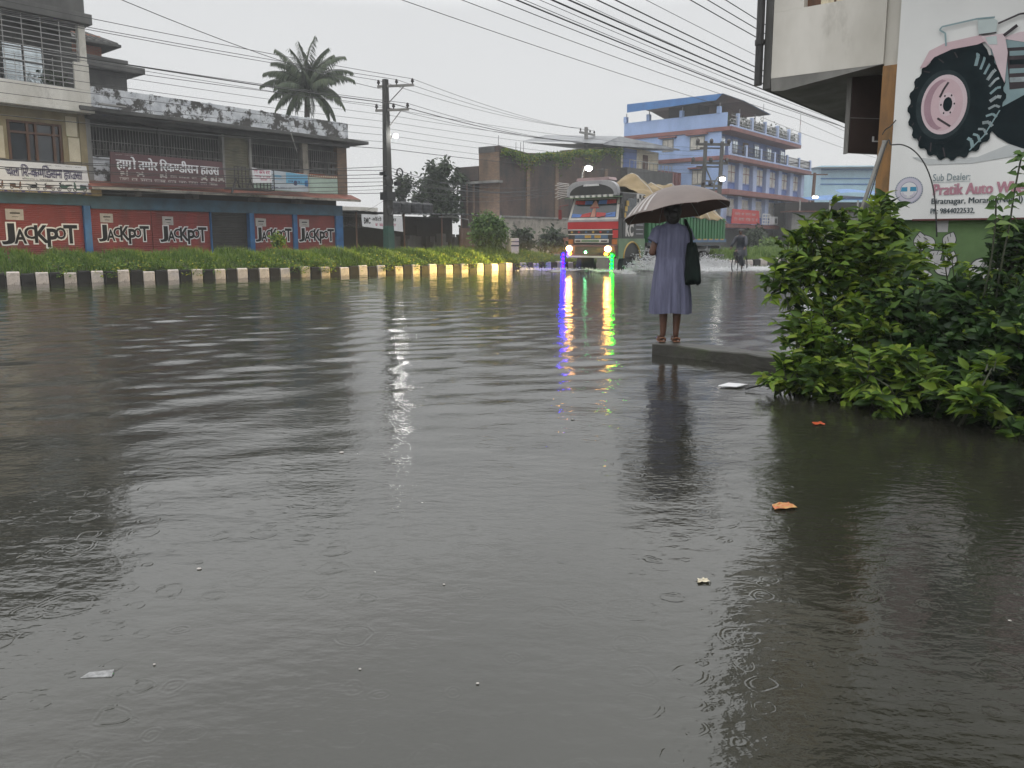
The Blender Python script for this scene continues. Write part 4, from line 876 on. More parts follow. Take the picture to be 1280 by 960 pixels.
# ---------------------------------------------------------------- trees
def tree(name, label, base, crown, n, lsize, leafm, trunk=None, group=None, cat='tree', r0=.12, clump=6, flat=.8):
    base = Vector(base); t = empty(name, base, 0, label, cat, group)
    b = MB(); top = max((Vector(c) for c, r in crown), key=lambda c: c.z)
    mid = Vector((base.x*.3+top.x*.7, base.y, base.z*.6+top.z*.4)) if trunk is None else Vector(trunk)
    pts = [base, base.lerp(mid, .5)+Vector((R.uniform(-.1, .1), 0, 0)), mid]
    b.tube([p-base for p in pts], [r0, r0*.8, r0*.6], 7)
    for c, r in crown:
        c = Vector(c); k = mid.lerp(c, .5)+Vector((R.uniform(-.2, .2)*r, R.uniform(-.2, .2)*r, .1*r))
        b.tube([mid-base, k-base, c-base, c-base+Vector((R.uniform(-.4, .4)*r, R.uniform(-.4, .4)*r, r*.7))], [r0*.5, r0*.35, r0*.2, r0*.06], 5)
        for q in range(4):
            e_ = c+Vector((R.uniform(-1, 1), R.uniform(-1, 1), R.uniform(-.6, .9)))*r*.8; b.tube([k-base, k.lerp(e_, .6)-base+Vector((0, 0, .08*r)), e_-base], [r0*.25, r0*.14, r0*.05], 4)
    b.build('trunk', M['bark'], t)
    tot = sum(r**2 for c, r in crown); P_ = []; O_ = []
    for c, r in crown:
        m_ = max(4, int(n/clump*r**2/tot)); cc = unit(m_)*(rng.uniform(.25, 1.0, (m_, 1))**.6)*r*np.array([1, 1, flat])*rng.uniform(.75, 1.15, (m_, 1))
        cp = np.repeat(cc, clump, axis=0)+rng.normal(0, .13*r+lsize*.35, (m_*clump, 3)); P_.append(cp+np.array(Vector(c)-base)); O_.append(np.repeat(cc, clump, axis=0))
    P_ = np.concatenate(P_); O_ = np.concatenate(O_); k = len(P_)
    leaves('crown', P_, unit(k)*.7+O_/(np.linalg.norm(O_, axis=1, keepdims=True)+1e-6)*.6+np.array([0, 0, -.25]), unit(k)*.7+np.array([0, -.2, .8]), rng.uniform(.6, 1.3, k)*lsize, rng.uniform(.4, .75, k)*lsize, leafm, t)
    return t
def blob(px, py, Y, rpx): return (at(px, py, Y), rpx*Y/FPX)
Y = 52
tree('leafy_tree', 'dark leafy tree behind the shed beside the brick building', (at(548, 300, Y).x, Y, 0), [blob(543, 232, Y, 16), blob(558, 248, Y, 16), blob(530, 250, Y, 14), blob(545, 216, Y, 12), blob(556, 206, Y, 7), blob(572, 224, Y, 8), blob(552, 264, Y, 14), blob(566, 262, Y, 12)], 3800, .30, M['treeleaf'], at(548, 268, Y))
Y = 50
tree('slender_tree', 'small drooping tree just right of the tall utility pole', (at(503, 300, Y).x, Y, 0), [blob(503, 228, Y, 8), blob(500, 240, Y, 6), blob(508, 233, Y, 6), blob(501, 250, Y, 4)], 700, .26, M['treeleaf'], at(503, 256, Y), r0=.08)
Y = 33.5
tree('round_bush', 'round bright green bush on the median below the brick building', (at(612, 310, Y).x, Y, .4), [blob(612, 285, Y, 15), blob(602, 294, Y, 13), blob(622, 293, Y, 13), blob(610, 275, Y, 10), blob(600, 280, Y, 9), blob(622, 280, Y, 9), blob(612, 303, Y, 15)], 4800, .15, M['shrub'], cat='bush', r0=.05)
Y = 29
tree('small_plant', 'small dark green plant standing in the median grass', (at(348, 315, Y).x, Y, .6), [blob(348, 303, Y, 6), blob(347, 296, Y, 4), blob(352, 301, Y, 4)], 260, .14, M['creeper'], cat='plant', r0=.02)
for i, (px, py, rp, Y, lb) in enumerate(((652, 297, 9, 47, 'dark weedy shrub at the foot of the plaster wall'), (690, 300, 12, 46, 'dusky shrub at the plaster wall beside the truck'), (944, 298, 13, 60, 'small grey green tree beside the cyclist'), (960, 312, 12, 56, 'low shrub on the far verge right of the cyclist'))):
    tree('wayside_shrub', lb, (at(px, 312, Y).x, Y, .1), [blob(px, py, Y, rp), blob(px-rp*.6, py+4, Y, rp*.7), blob(px+rp*.7, py+5, Y, rp*.7), blob(px+1, py-rp*.6, Y, rp*.5)], 900, .28, M['treeleaf'] if i < 3 else M['grass'], cat='shrub', r0=.05)
# coconut palm
Y = 48; cx = at(384, 112, Y); pt = empty('coconut_palm', (cx.x-.4, Y, 0), 0, 'coconut palm rising behind the peeling parapet building', 'tree')
b = MB(); b.tube([(0, 0, 0), (.1, 0, 4), (.3, 0, 8), (.4, 0, cx.z-.1)], [.26, .2, .17, .16], 9); b.build('trunk', M['bark'], pt)
frb = MB(); LP, LD, LN, LL = [], [], [], []
fronds = [(-2.6,-.3,.9), (-2.3,.4,1.7), (-1.5,-.5,2.3), (-.4,.3,2.9), (.5,-.3,3.0), (1.4,.4,2.2), (2.5,-.3,1.9), (2.9,.3,.6), (2.4,-.5,-1.2), (1.6,.5,-2.2), (-1.9,-.5,-1.4), (-2.5,.3,-.6), (-.9,-1.2,-1.9), (.6,-1.3,-1.8), (.9,1.2,1.6), (-1.2,1.3,1.2), (2.1,1.1,1.0), (-2.2,1.1,.3), (-2.9,0,.2), (.1,1.4,2.2), (-1.0,.6,2.6), (1.9,-.9,.3), (-1.6,-1.5,-.2), (1.7,1.6,-.2), (2.7,.8,1.2), (-2.6,.9,1.1), (.2,-1.7,.8), (-.3,-1.5,-1.6), (1.3,-.2,-2.1), (-1.4,.2,-2.0), (-.6,.9,2.9), (1.0,.8,2.7)]
for fx, fy, fz in fronds:
    d = Vector((fx, fy, 0)); l = math.hypot(d.length, fz)*1.06; hd = d.normalized() if d.length > .01 else Vector((1, 0, 0))
    e0 = math.atan2(fz, d.length)+.65*(1 if fz < 2 else .5); pts = [Vector((.4, 0, cx.z))]; el = e0; nseg = 9
    for i in range(nseg):
        p = pts[-1]+(hd*math.cos(el)+Vector((0, 0, 1))*math.sin(el))*l/nseg; pts.append(p); el -= (1.45 if fz < 2 else .9)/nseg
    frb.tube(pts, [.045*(1-i/11) for i in range(len(pts))], 4)
    for i in range(1, len(pts)):
        for k in range(9):
            p = pts[i-1].lerp(pts[i], k/9); t_ = (pts[i]-pts[i-1]).normalized(); sd_ = t_.cross(Vector((0, 0, 1))).normalized(); f = ((i-1)+k/9)/nseg
            for sg_ in (-1, 1):
                LP.append(p); LD.append(t_*.5+sd_*sg_*R.uniform(.5, .9)+Vector((0, 0, -R.uniform(.6, 1.3)))); LN.append(Vector((0, 0, 1))+sd_*sg_*.4); LL.append(R.uniform(.8, 1.1)*(.25+.5*math.sin(min(1, f*1.15)*3.0)))
frb.build('frond_ribs', M['stem'], pt)
LL = np.array(LL); leaves('fronds', LP, LD, LN, LL, np.full(len(LL), .06), M['palmleaf'], pt, fold=.02, droop=.25)
b = MB()
for i in range(7): b.ell((.4+.25*math.cos(i*.9), .25*math.sin(i*.9), cx.z-.25-.1*(i % 2)), .13, .13, .16, 8)
b.build('coconuts', M['stem'], pt, smooth=True)

# ---------------------------------------------------------------- utility poles
def insul(b, x, y, z): b.lathe([(.03, 0), (.03, .06), (.07, .08), (.075, .14), (.05, .16), (.06, .2), (.03, .24)], 8, (x, y, z))
P1 = at(486, 300, 36); P1.z = 0
pole = empty('utility_pole', P1, STREET, 'tall concrete utility pole with green painted foot above the shed', 'utility pole')
b = MB(); b.add([(-.17,-.17,1.9), (.17,-.17,1.9), (.17,.17,1.9), (-.17,.17,1.9), (-.1,-.1,8.45), (.1,-.1,8.45), (.1,.1,8.45), (-.1,.1,8.45)], [(0,1,5,4), (1,2,6,5), (2,3,7,6), (3,0,4,7), (4,5,6,7)]); b.build('post', mat('dark_wet_concrete', (.055,.055,.05), (.03,.03,.028), 2, .8, .2), pole)
b = MB(); b.add([(-.2,-.2,-.4), (.2,-.2,-.4), (.2,.2,-.4), (-.2,.2,-.4), (-.175,-.175,1.92), (.175,-.175,1.92), (.175,.175,1.92), (-.175,.175,1.92)], [(0,1,5,4), (1,2,6,5), (2,3,7,6), (3,0,4,7), (4,5,6,7)]); b.build('painted_foot', M['greencoat'], pole)
ARM = Vector((.45, -.9, 0)).normalized()
def arm(z, l0, l1):
    b = MB(); a_ = ARM; p = Vector((0, 0, z))-a_*l0; s_ = Vector((-a_.y, a_.x, 0))
    b.obox(p-s_*.05-Vector((0, 0, .05)), a_*(l0+l1), s_*.1, Vector((0, 0, .1))); b.tube([a_*.12+Vector((0, 0, z-.75)), a_*(l1*.65)+Vector((0, 0, z-.05))], .025, 5)
    cr = b.build('cross_arm', M['conc'], pole); out = []
    for f in (-l0+.05, (l1-l0)*.45+.1, l1-.06):
        q = MB(); p = a_*f; insul(q, p.x, p.y, z+.05); q.build('insulator', M['ceramic'], cr); out.append(Vector((p.x, p.y, z+.27)))
    return out
att = arm(8.15, .38, 1.35)+arm(7.1, .5, 1.1)
b = MB()
for i in range(7): b.box(.11, .2, -.05, .05, 5.4+i*.3-.03, 5.4+i*.3+.03)
b.build('cable_brackets', M['ceramic'], pole)
b = MB()
for c_, r_ in (((.45, -.35, 4.35), .18), ((-.2, -.35, 3.9), .2), ((-.15, -.3, 2.6), .2)):
    b = MB(); b.tube([(c_[0]+r_*math.cos(i*.52), c_[1], c_[2]+r_*math.sin(i*.52)) for i in range(13)], .035, 5); b.build('cable_coil', M['wire'], pole)
b = MB(); b.box(.3, .55, -.3, -.1, 3.75, 3.95); b.box(-.25, .25, -.25, .25, 3.1, 3.45); b.box(-.3, -.18, -.2, .2, 4.2, 4.35); b.build('junction_box', M['tank'], pole)
lpz = at(495, 170, 36)-P1; lx = lpz.x*SV.x+lpz.y*SV.y; ly = -(lpz.x*NV.x+lpz.y*NV.y)
b = MB(); b.tube([(.1, 0, lpz.z-.25), (lx*.6, ly*.6, lpz.z-.02), (lx, ly, lpz.z+.08)], .025, 6); arm_ = b.build('lamp_arm', M['conc'], pole)
WH = emit('white_lamp_glow', (1, .98, .95), 80)
b = MB(); b.ell((lx, ly, lpz.z), .11, .11, .10, 20); b.build('lamp', WH, arm_, smooth=True)
P2 = Vector((at(731, 300, 62.5).x, 62.5, 0)); p2 = empty('utility_pole', P2, STREET, 'far utility pole showing over the roof of the brick building', 'utility pole')
b = MB(); b.tube([(0, 0, -.4), (0, 0, 10.1)], [.2, .15], 8); b.build('post', M['conc'], p2)
b = MB(); b.box(-.9, 1.2, -.06, .06, 9.55, 9.7); ca = b.build('cross_arm', M['conc'], p2)
for x in (-.8, .55, 1.15): q = MB(); insul(q, x, 0, 9.7); q.build('insulator', M['ceramic'], ca)
# H-pole in front of the blue building
P3 = at(886, 300, 56); P3.z = 0; p3 = empty('transformer_pole', P3, rad(8), 'twin concrete poles with cross arms before the blue building', 'utility pole')
b = MB()
for x in (-.68, .55): b.tube([(x, 0, -.3), (x+.2, 0, 8.2)], [.2, .14], 8)
b.build('post', M['darkconc'], p3)
for z, l0, l1 in ((8.0, 1.2, 1.3), (6.7, 1.5, 1.2), (5.1, .7, .8)):
    b = MB(); b.box(-l0, l1, -.08, .08, z-.09, z+.09); b.box(-l0*.7, l1*.7, .1, .2, z-.3, z-.2); ca = b.build('cross_arm', M['darkconc'], p3)
    for x in (-l0+.1, -.1, l1-.1): q = MB(); q.ell((x, -.1, z+.2), .15, .15, .2, 8); q.build('insulator', M['ceramic'], ca)
b = MB(); b.box(-.6, .5, -.1, .1, 5.4, 5.5); b.tube([(-.6, -.15, 6.6), (.1, -.15, 5.2)], .05); b.build('switch_gear', M['darkconc'], p3)
def street_lamp(px, py, Y, label, power, dx=-.5, r=.16, name='street_lamp', hide=False):
    p = at(px, py, Y); t = empty(name, (p.x+dx, Y, 0), 0, label, 'street lamp')
    b = MB(); b.tube([(0, 0, -.3), (0, 0, p.z-.3), (-dx*.4, -.1, p.z+.12), (-dx, -.2, p.z+.2)], [.08, .06, .04, .04], 8); b.build('post', M['darkconc'], t)
    b = MB(); b.add([(-dx-.2, -.45, p.z+.1), (-dx+.2, -.45, p.z+.1), (-dx+.16, .15, p.z+.1), (-dx-.16, .15, p.z+.1), (-dx-.08, -.35, p.z+.24), (-dx+.08, -.35, p.z+.24), (-dx+.08, .1, p.z+.24), (-dx-.08, .1, p.z+.24)], [(0,1,2,3), (0,1,5,4), (1,2,6,5), (2,3,7,6), (3,0,4,7), (4,5,6,7)]); h_ = b.build('lamp_head', M['darkconc'], t)
    b = MB(); b.ell((-dx, -.2, p.z), r, r, r*.8, 20); b.build('bulb', emit('street_lamp_glow', (1, .97, .92), power), h_, smooth=True)
street_lamp(735.5, 211, 43, 'lit street lamp glowing above the truck cab', 60, -.35, .17)
street_lamp(902, 224, 54, 'lit street lamp beside the twin poles and blue building', 14, -.5, .2)
street_lamp(1018, 247, 76, 'lit street lamp on the far pole before the blue tarpaulins', 14, -.5, .26)
Y = 78; P4 = at(1011, 300, Y); P4.z = 0; p4 = empty('utility_pole', P4, 0, 'brown utility pole before the cream house', 'utility pole')
b = MB(); b.tube([(0, 0, -.3), (.25, 0, at(640, 216, Y).z)], [.22, .16], 8); b.build('post', M['wood'], p4)
b = MB(); b.box(-.2, 1.5, -.08, .08, at(640, 219, Y).z, at(640, 217.5, Y).z); b.build('cross_arm', M['wood'], p4)

# ---------------------------------------------------------------- overhead wires
def wire(pts, r, label, group, sag=None, name='power_line'):
    p0 = Vector(pts[0]); b = MB(); out = []
    for a_, c_ in zip(pts, pts[1:]):
        a_, c_ = Vector(a_), Vector(c_); l = (c_-a_).length; sg_ = (.00035*l*l if sag is None else sag)
        for i in range(14): u_ = i/14; out.append(a_.lerp(c_, u_)-Vector((0, 0, 4*sg_*u_*(1-u_))))
    out.append(Vector(pts[-1])); b.tube(out, r*.68, 4)
    return tag(b.build(name, M['wire'], None, p0), label, 'wire', group, 'thing')
RZ = Matrix.Rotation(STREET, 3, 'Z')
ends2 = [P2+RZ @ Vector((x, 0, 9.95)) for x in (-.8, .55, 1.15)]*2
for i, a_ in enumerate(att):
    p = P1+RZ @ a_; q = p-SV*34+Vector((0, 0, -.25 if i % 2 else .05)); e_ = ends2[i]-Vector((0, 0, 1.0 if i > 2 else 0))
    wire([q, p, e_], .016 if i != 4 else .03, 'power line over the tall pole top, %s from the lamp end of its cross arms' % ordinal(5-i), 'lines carried by the tall utility pole', .35)
for i in range(7):
    p = P1+RZ @ Vector((.2, -.02, 5.4+i*.3)); q = P1-SV*34+NV*(.3*i-.5)+Vector((0, 0, 5.3+i*.32)); e_ = P1+SV*30+NV*R.uniform(0, 2)+Vector((0, 0, 6.2+i*.3))
    wire([q, p, e_], .012 if i else .02, 'thin cable on the side brackets of the tall pole, %s from below' % ordinal(i), 'cables on the tall pole brackets', .3, 'service_cable')
for i in range(8):
    z = 3.2+i*.17; q = P1-SV*R.uniform(20, 30)+NV*R.uniform(-1.3, .6)+Vector((0, 0, z+R.uniform(-.3, .35)-.4)); p = P1+Vector((0, -.2, z+.2))
    e_ = P1+SV*R.uniform(11, 15)+NV*R.uniform(-1.0, .5)+Vector((0, 0, 4.6-.1*i)) if i % 2 else P1+SV*14-NV*2+Vector((0, 0, 3.9+.1*i))
    wire([q, p, e_], R.choice((.012, .018, .02)), 'drooping cable tied to the middle of the tall pole, %s from below' % ordinal(i), 'cables tied to the tall pole middle', .35, 'service_cable')
top = [(497, 8.2, .016), (572, 8.0, .016), (615, 7.6, .018), (645, 7.4, .03), (658, 7.8, .014), (686, 7.2, .034), (701, 7.3, .034), (739, 7.0, .026), (763, 7.0, .026), (799, 7.6, .013), (859, 6.8, .02), (881, 7.0, .02), (907, 7.1, .02)]
top = sorted(top+[(672, 7.5, .013), (722, 8.4, .012)])
for i, (px, z, r_) in enumerate(top):
    Y = (z-CAMZ)*FPX/300*1.0; p = at(px, 0, Y)
    a_ = p-SV*16+Vector((0, 0, .5)); m_ = p+SV*26+NV*R.uniform(-.15, .15)+Vector((0, 0, R.uniform(-.15, .1))); e_ = p+SV*62+Vector((0, 0, R.uniform(-.2, .3)))
    wire([a_, m_, e_], r_, '%s overhead wire from the left along the top edge of the photo' % ordinal(i), 'lines running over the near side of the road', .28)
a_ = at(135, 0, 24); wire([at(60, -40, 20), at(480, 112, 36.5)], .018, 'single wire sloping steeply from top left to the tall pole', 'lines carried by the tall utility pole', .3)
wire([P1+Vector((0, -.1, 3.2)), at(448, 266, 38)], .01, 'thin stay wire slanting down from the tall pole to the shed', 'cables tied to the tall pole middle', .1, 'stay_wire')
# ---------------------------------------------------------------- decorated truck (x to the viewer's right across its front, y rearwards)
T = empty('cargo_truck', TRUCK, rad(-40), 'gaudily painted cargo truck with lit headlights driving through the flood', 'truck')
tp = dict(red=mat('truck_red_paint', (.42,.03,.035), (.34,.022,.025), 1.5, .35, .03), green=mat('truck_green_paint', (.012,.14,.035), (.008,.09,.022), 1.2, .45, .08, stretch=(1,1,.4)),
  cream=mat('truck_white_trim', (.6,.58,.55), (.45,.43,.4), 2, .4, .04), dark=mat('truck_dark_panel', (.035,.035,.033), (.02,.02,.019), 2, .4, .05),
  tan=mat('tan_tarpaulin', (.27,.20,.10), (.16,.115,.055), 1.3, .75, .4, bscale=3), lgreen=mat('pale_green_fender', (.16,.24,.14), (.10,.16,.09), 1.5, .5, .05), bluep=mat('truck_blue_trim', (.06,.13,.24), (.04,.09,.17), 2, .45, .05),
  yellow=mat('truck_yellow_trim', (.45,.30,.06), (.35,.22,.04), 3, .45, .05), grey=mat('truck_silver_panel', (.36,.36,.37), (.22,.22,.23), 1.5, .4, .05), glassw=glass('truck_glass', (.05,.065,.075), .08))
# cab shell: side profile extruded over the width, windscreen leaning back
b = MB(); b.prismx([(0, .55), (0, 2.05), (.28, 2.95), (.30, 3.15), (2.0, 3.15), (2.0, .55)], -1.22, 1.22); b.build('cab', tp['dark'], T, bevel=.05)
def fy(z): return (-.012 if z < 2.05 else .28*(z-2.05)/.9-.012)
def fpanel(name, pts, m, lift=.0, parent=T, th=.012):
    b = MB(); b.add([(x, fy(z)-lift, z) for x, z in pts]+[(x, fy(z)-lift+th, z) for x, z in pts], [tuple(range(len(pts)))]+[(i, (i+1) % len(pts), (i+1) % len(pts)+len(pts), i+len(pts)) for i in range(len(pts))])
    return b.build(name, m, parent)
fpanel('windscreen_frame', [(-1.2, 2.08), (1.2, 2.08), (1.1, 2.94), (-1.1, 2.94)], tp['cream'], .005)
ws = fpanel('windscreen', [(-1.08, 2.17), (1.08, 2.17), (1.0, 2.88), (-1.0, 2.88)], tp['glassw'], .02)
tb, tr_, tpk = mat('blue_windscreen_ribbon', (.10,.22,.55), (.07,.16,.42), 3, .4, .02), mat('red_windscreen_ribbon', (.52,.06,.05), (.42,.04,.04), 3, .4, .02), mat('peach_windscreen_motif', (.55,.28,.2), (.45,.2,.15), 3, .5, .02)
for pts, m_ in (([(-.98, 2.72), (-.5, 2.7), (-.5, 2.84), (-.98, 2.87)], tr_), ([(-.5, 2.7), (-.14, 2.7), (-.14, 2.84), (-.5, 2.84)], tb), ([(.16, 2.7), (.55, 2.7), (.55, 2.86), (.16, 2.84)], tb), ([(.55, 2.7), (.98, 2.72), (.98, 2.87), (.55, 2.86)], tr_),
   ([(-1.05, 2.19), (-.62, 2.19), (-.55, 2.30), (-1.03, 2.34)], tb), ([(-.62, 2.19), (-.16, 2.19), (-.12, 2.38), (-.55, 2.30)], tr_), ([(.16, 2.19), (.6, 2.19), (.6, 2.34), (.14, 2.38)], tr_), ([(.6, 2.19), (1.05, 2.19), (1.03, 2.38), (.6, 2.32)], tb),
   ([(-.12, 2.19), (.12, 2.19), (.07, 2.56), (-.05, 2.56)], tpk), ([(-.2, 2.58), (.2, 2.58), (.03, 2.84), (-.03, 2.84)], tpk), ([(-.22, 2.54), (.22, 2.54), (.22, 2.575), (-.22, 2.575)], tr_)):
    fpanel('windscreen_ribbon' if m_ is not tpk else 'windscreen_motif', pts, m_, .036, ws)
fpanel('wiper', [(.25, 2.14), (.9, 2.3), (.9, 2.32), (.25, 2.17)], tp['dark'], .05, ws)
for nm, z0, z1, m_, x0, x1 in (('grey_band', 2.0, 2.075, 'grey', -1.22, 1.22), ('red_band', 1.71, 1.99, 'red', -1.22, 1.22), ('trim_line', 1.665, 1.70, 'cream', -1.2, .95), ('trim_line', 1.48, 1.515, 'cream', -1.2, 1.0), ('grille_panel', 1.52, 1.66, 'dark', -1.2, .95), ('blue_band', 1.33, 1.475, 'bluep', -.85, .75), ('red_end', 1.35, 1.66, 'red', .97, 1.22)):
    fpanel(nm, [(x0, z0), (x1, z0), (x1, z1), (x0, z1)], tp[m_], .012)
for x in (-.35, .12): fpanel('yellow_lamp', [(x, 1.35), (x+.3, 1.35), (x+.3, 1.46), (x, 1.46)], tp['yellow'], .025)
for x in (-1.16, .95): fpanel('orange_panel', [(x, 1.1), (x+.24, 1.1), (x+.24, 1.3), (x, 1.3)], mat('orange_panel_paint', (.45,.16,.04), (.3,.1,.03), 4, .4, .05), .03)
for i, x in enumerate((-1.1, -.75, -.4, -.05, .3, .65)): fpanel('painted_motif', [(x+.1, 1.54), (x+.17, 1.59), (x+.1, 1.64), (x+.03, 1.59)], (tp['yellow'], tp['red'], tp['bluep'])[i % 3], .02)
np_ = fpanel('name_board', [(-.85, 1.16), (.8, 1.16), (.8, 1.31), (-.85, 1.31)], tp['cream'], .03)
fpanel('number_plate', [(-.5, 1.19), (.35, 1.19), (.35, 1.28), (-.5, 1.28)], tp['lgreen'], .045, np_)
b = MB(); b.box(-.8, -.55, -.062, -.058, 1.2, 1.26); b.box(.45, .74, -.062, -.058, 1.2, 1.26); b.build('print', tp['dark'], np_)
b = MB(); b.box(-1.22, 1.22, -.16, .02, .62, 1.08); bo = b.build('bumper', mat('rusty_red_bumper', (.13,.06,.055), (.07,.035,.035), 2, .5, .1), T, bevel=.04)
b = MB(); b.box(-.75, .62, -.172, -.161, .70, 1.0); b.build('bumper_panel', tp['dark'], bo)
b = MB(); b.box(-1.15, 1.15, -.19, -.161, .57, .64); b.build('bumper_edge', tp['cream'], bo)
WARM = emit('headlight_glow', (1, .50, .13), 60)
for x in (-1.0, .88):
    b = MB(); b.lathe([(.17, 0), (.17, -.03), (.13, -.05)], 16, (x, -.155, .92), 'y'); hl = b.build('headlight', tp['grey'], T)
    b = MB(); b.ell((x, -.215, .92), .15, .05, .11); b.build('lens', WARM, hl, smooth=True)
    b = MB(); b.ell((x+(.02 if x < 0 else -.1), -.19, .72), .09, .03, .06); b.build('indicator', emit('indicator_glow', (1, .35, .02), 14), hl, smooth=True)
for x, t_ in ((-1.0, -.35), (.88, -.30)):
    l = lamp('SPOT', 'headlight_beam', (x, -.3, .92), 5200, (1, .68, .16), T, .08, spot_size=rad(48), spot_blend=.9)
    l.rotation_euler = (rad(81.5), 0, rad(180)+(-.64 if x < 0 else -.56)); 
for x, col, nm, pw_ in ((-1.30, (.0022, .0, 1), 'blue', 420), (1.08, (.0, 1, .006), 'green', 110)):
    b = MB(); b.box(x-.05, x+.05, -.2, -.1, .08, .82); ls = b.build('led_strip', tp['dark'], T); ls['label'] = 'vertical %s light strip' % nm
    b = MB()
    for z in (.18, .34, .50, .66): b.ell((x, -.22, z), .07, .05, .07, 8)
    b.build('led', emit(nm+'_led_glow', col, 150 if x < 0 else 60), ls, smooth=True)
b = MB(); b.ell((-.2, -.2, .78), .05, .03, .05); b.build('small_green_lamp', emit('small_green_glow', (.2, 1, .4), 25), T, smooth=True)
# crown board over the cab
b = MB(); b.prism([(-1.2, 3.0), (1.2, 3.0), (1.22, 3.1)]+[(1.22*math.cos(a_)**.45 if math.cos(a_) > 0 else -1.22*abs(math.cos(a_))**.45, 3.1+.52*math.sin(a_)**.75) for a_ in np.linspace(.15, math.pi-.15, 15)]+[(-1.22, 3.1)], -.12, .1); cw = b.build('crown', tp['grey'], T, bevel=.02)
b = MB(); b.prism([(-1.05, 3.06), (1.05, 3.06), (1.05, 3.12)]+[(1.04*math.cos(a_), 3.12+.37*math.sin(a_)) for a_ in np.linspace(.15, math.pi-.15, 15)]+[(-1.05, 3.12)], -.135, -.121); b.build('crown_panel', tp['dark'], cw)
b = MB(); b.prism([(-.38, 3.40), (.38, 3.40), (.34, 3.48), (-.34, 3.48)], -.16, -.136); b.build('crown_light', mat('white_reflector', (.7,.7,.7), None, 3, .3, .02), cw)
b = MB(); b.prism([(-.8, 3.63), (.8, 3.63), (.75, 3.74), (-.75, 3.74)], -.05, .5); b.build('crown_top', mat('pinkish_board', (.42,.3,.3), (.3,.22,.22), 2, .5, .05), cw)
b = MB()
for i in range(8): b.box(-1.0+i*.27, -.86+i*.27, -.2, -.121, 2.955, 3.045)
b.build('fringe', tp['cream'], cw)
b = MB(); b.prismx([(-.25, 2.93), (.3, 2.97), (.3, 3.0), (-.25, 2.955)], -1.2, 1.2); b.build('sun_visor', tp['lgreen'], T)
# tassels waving at the left of the crown
b = MB()
for i in range(9): b.tube([(-1.15, -.05, 3.05+i*.06), (-1.5-.05*(i % 3), -.1, 3.0+i*.075), (-1.75-.12*(i % 2), -.05, 2.95+i*.08)], .013, 4)
b.build('streamers', tp['cream'], T)
for sx in (-1, 1):
    b = MB(); b.tube([(sx*1.2, -.02, 2.7), (sx*1.5, -.18, 2.65), (sx*1.5, -.18, 2.1)], .02, 5); b.box(sx*1.5-.07, sx*1.5+.07, -.2, -.14, 2.12, 2.5); b.build('mirror', tp['dark'] if sx > 0 else mat('dull_red_mirror', (.2,.03,.03), None, 3, .5, .05), T)
# visible side of the cab
X1 = 1.235
b = MB(); b.prismx([(.38, 2.1), (.62, 2.9), (1.3, 2.95), (1.3, 2.1)], 1.2, X1+.005); sw = b.build('side_window', tp['glassw'], T)
b = MB(); b.prismx([(.3, 1.35), (.3, 2.06), (1.95, 2.06), (1.95, 1.35)], 1.2, X1); dr = b.build('door', tp['dark'], T)
b = MB()
vs, fs = text_mesh('KC', .05); mx_ = max(v[0] for v in vs); mzv = max(v[1] for v in vs)
b.add([(X1+.006, .5+v[0]/mx_*.6, 1.45+v[1]/mzv*.5) for v in vs], fs); b.build('lettering', tp['cream'], dr)
b = MB()
for i in range(3): b.box(X1, X1+.012, 1.3, 1.85, 1.5+i*.18, 1.54+i*.18)
b.build('door_trim', tp['grey'], dr)
b = MB(); b.prismx([(1.32, 2.1), (1.32, 3.12), (1.98, 3.12), (1.98, 2.1)], 1.2, X1+.002); qp = b.build('patterned_panel', tp['cream'], T)
b = MB()
for i in range(4):
    for j in range(6):
        if (i+j) % 2 == 0: b.box(X1+.003, X1+.01, 1.34+i*.16, 1.49+i*.16, 2.14+j*.16, 2.29+j*.16)
b.build('checks', tp['dark'], qp)
b = MB()
for i, z in enumerate((2.15, 2.4, 2.62)): b.box(X1+.006, X1+.02, .32+.1*i, .5+.1*i, z, z+.2)
b.build('red_door_trim', tp['yellow'], sw)
fd = MB()
arc = [(1.0+.62*math.cos(a_), .55+.62*math.sin(a_)) for a_ in np.linspace(0, math.pi, 13)]
fd.prismx([(0, .55), (0, 1.33), (2.0, 1.33), (2.0, .55)]+arc, 1.14, X1+.015); fd.build('fender', tp['lgreen'], T)
fd = MB()
fd.tube([(X1+.02, 1.0+.64*math.cos(a_), .55+.64*math.sin(a_)) for a_ in np.linspace(0, math.pi, 15)], .035, 5); fd.build('fender_edge', tp['yellow'], T)
def wheel(x, y, sx):
    b = MB(); b.lathe([(.30, -.14), (.47, -.15), (.52, -.1), (.52, .1), (.47, .15), (.30, .14)], 22, (x, y, .25), 'x'); wt = b.build('wheel', M['rubber'], T)
    q = MB(); q.lathe([(.29, .0), (.29, .13), (.2, .10), (.1, .16), (.06, .18)] if sx > 0 else [(.06, -.18), (.1, -.16), (.2, -.10), (.29, -.13), (.29, 0)], 18, (x, y, .25), 'x'); q.build('rim', tp['grey'], wt)
for y in (1.0, 6.6, 7.8):
    for sx in (-1, 1): wheel(sx*1.02, y, sx)
b = MB()
for x in (-.45, .45): b.box(x-.06, x+.06, .3, 9.6, .62, .85)
for y in (2.3, 4, 6, 8, 9.4): b.box(-1.1, 1.1, y, y+.12, .86, 1.0)
b.box(1.05, 1.15, 2.2, 5.8, .55, .62); b.box(1.05, 1.15, 2.2, 5.8, .8, .87); b.build('chassis', tp['grey'], T)
b = MB(); b.box(.6, 1.1, 2.5, 3.6, .4, .84); b.lathe([(.26, 3.8), (.28, 3.85), (.28, 4.9), (.26, 4.95)], 14, (.8, 0, .6), 'y'); b.build('fuel_tank', tp['dark'], T)
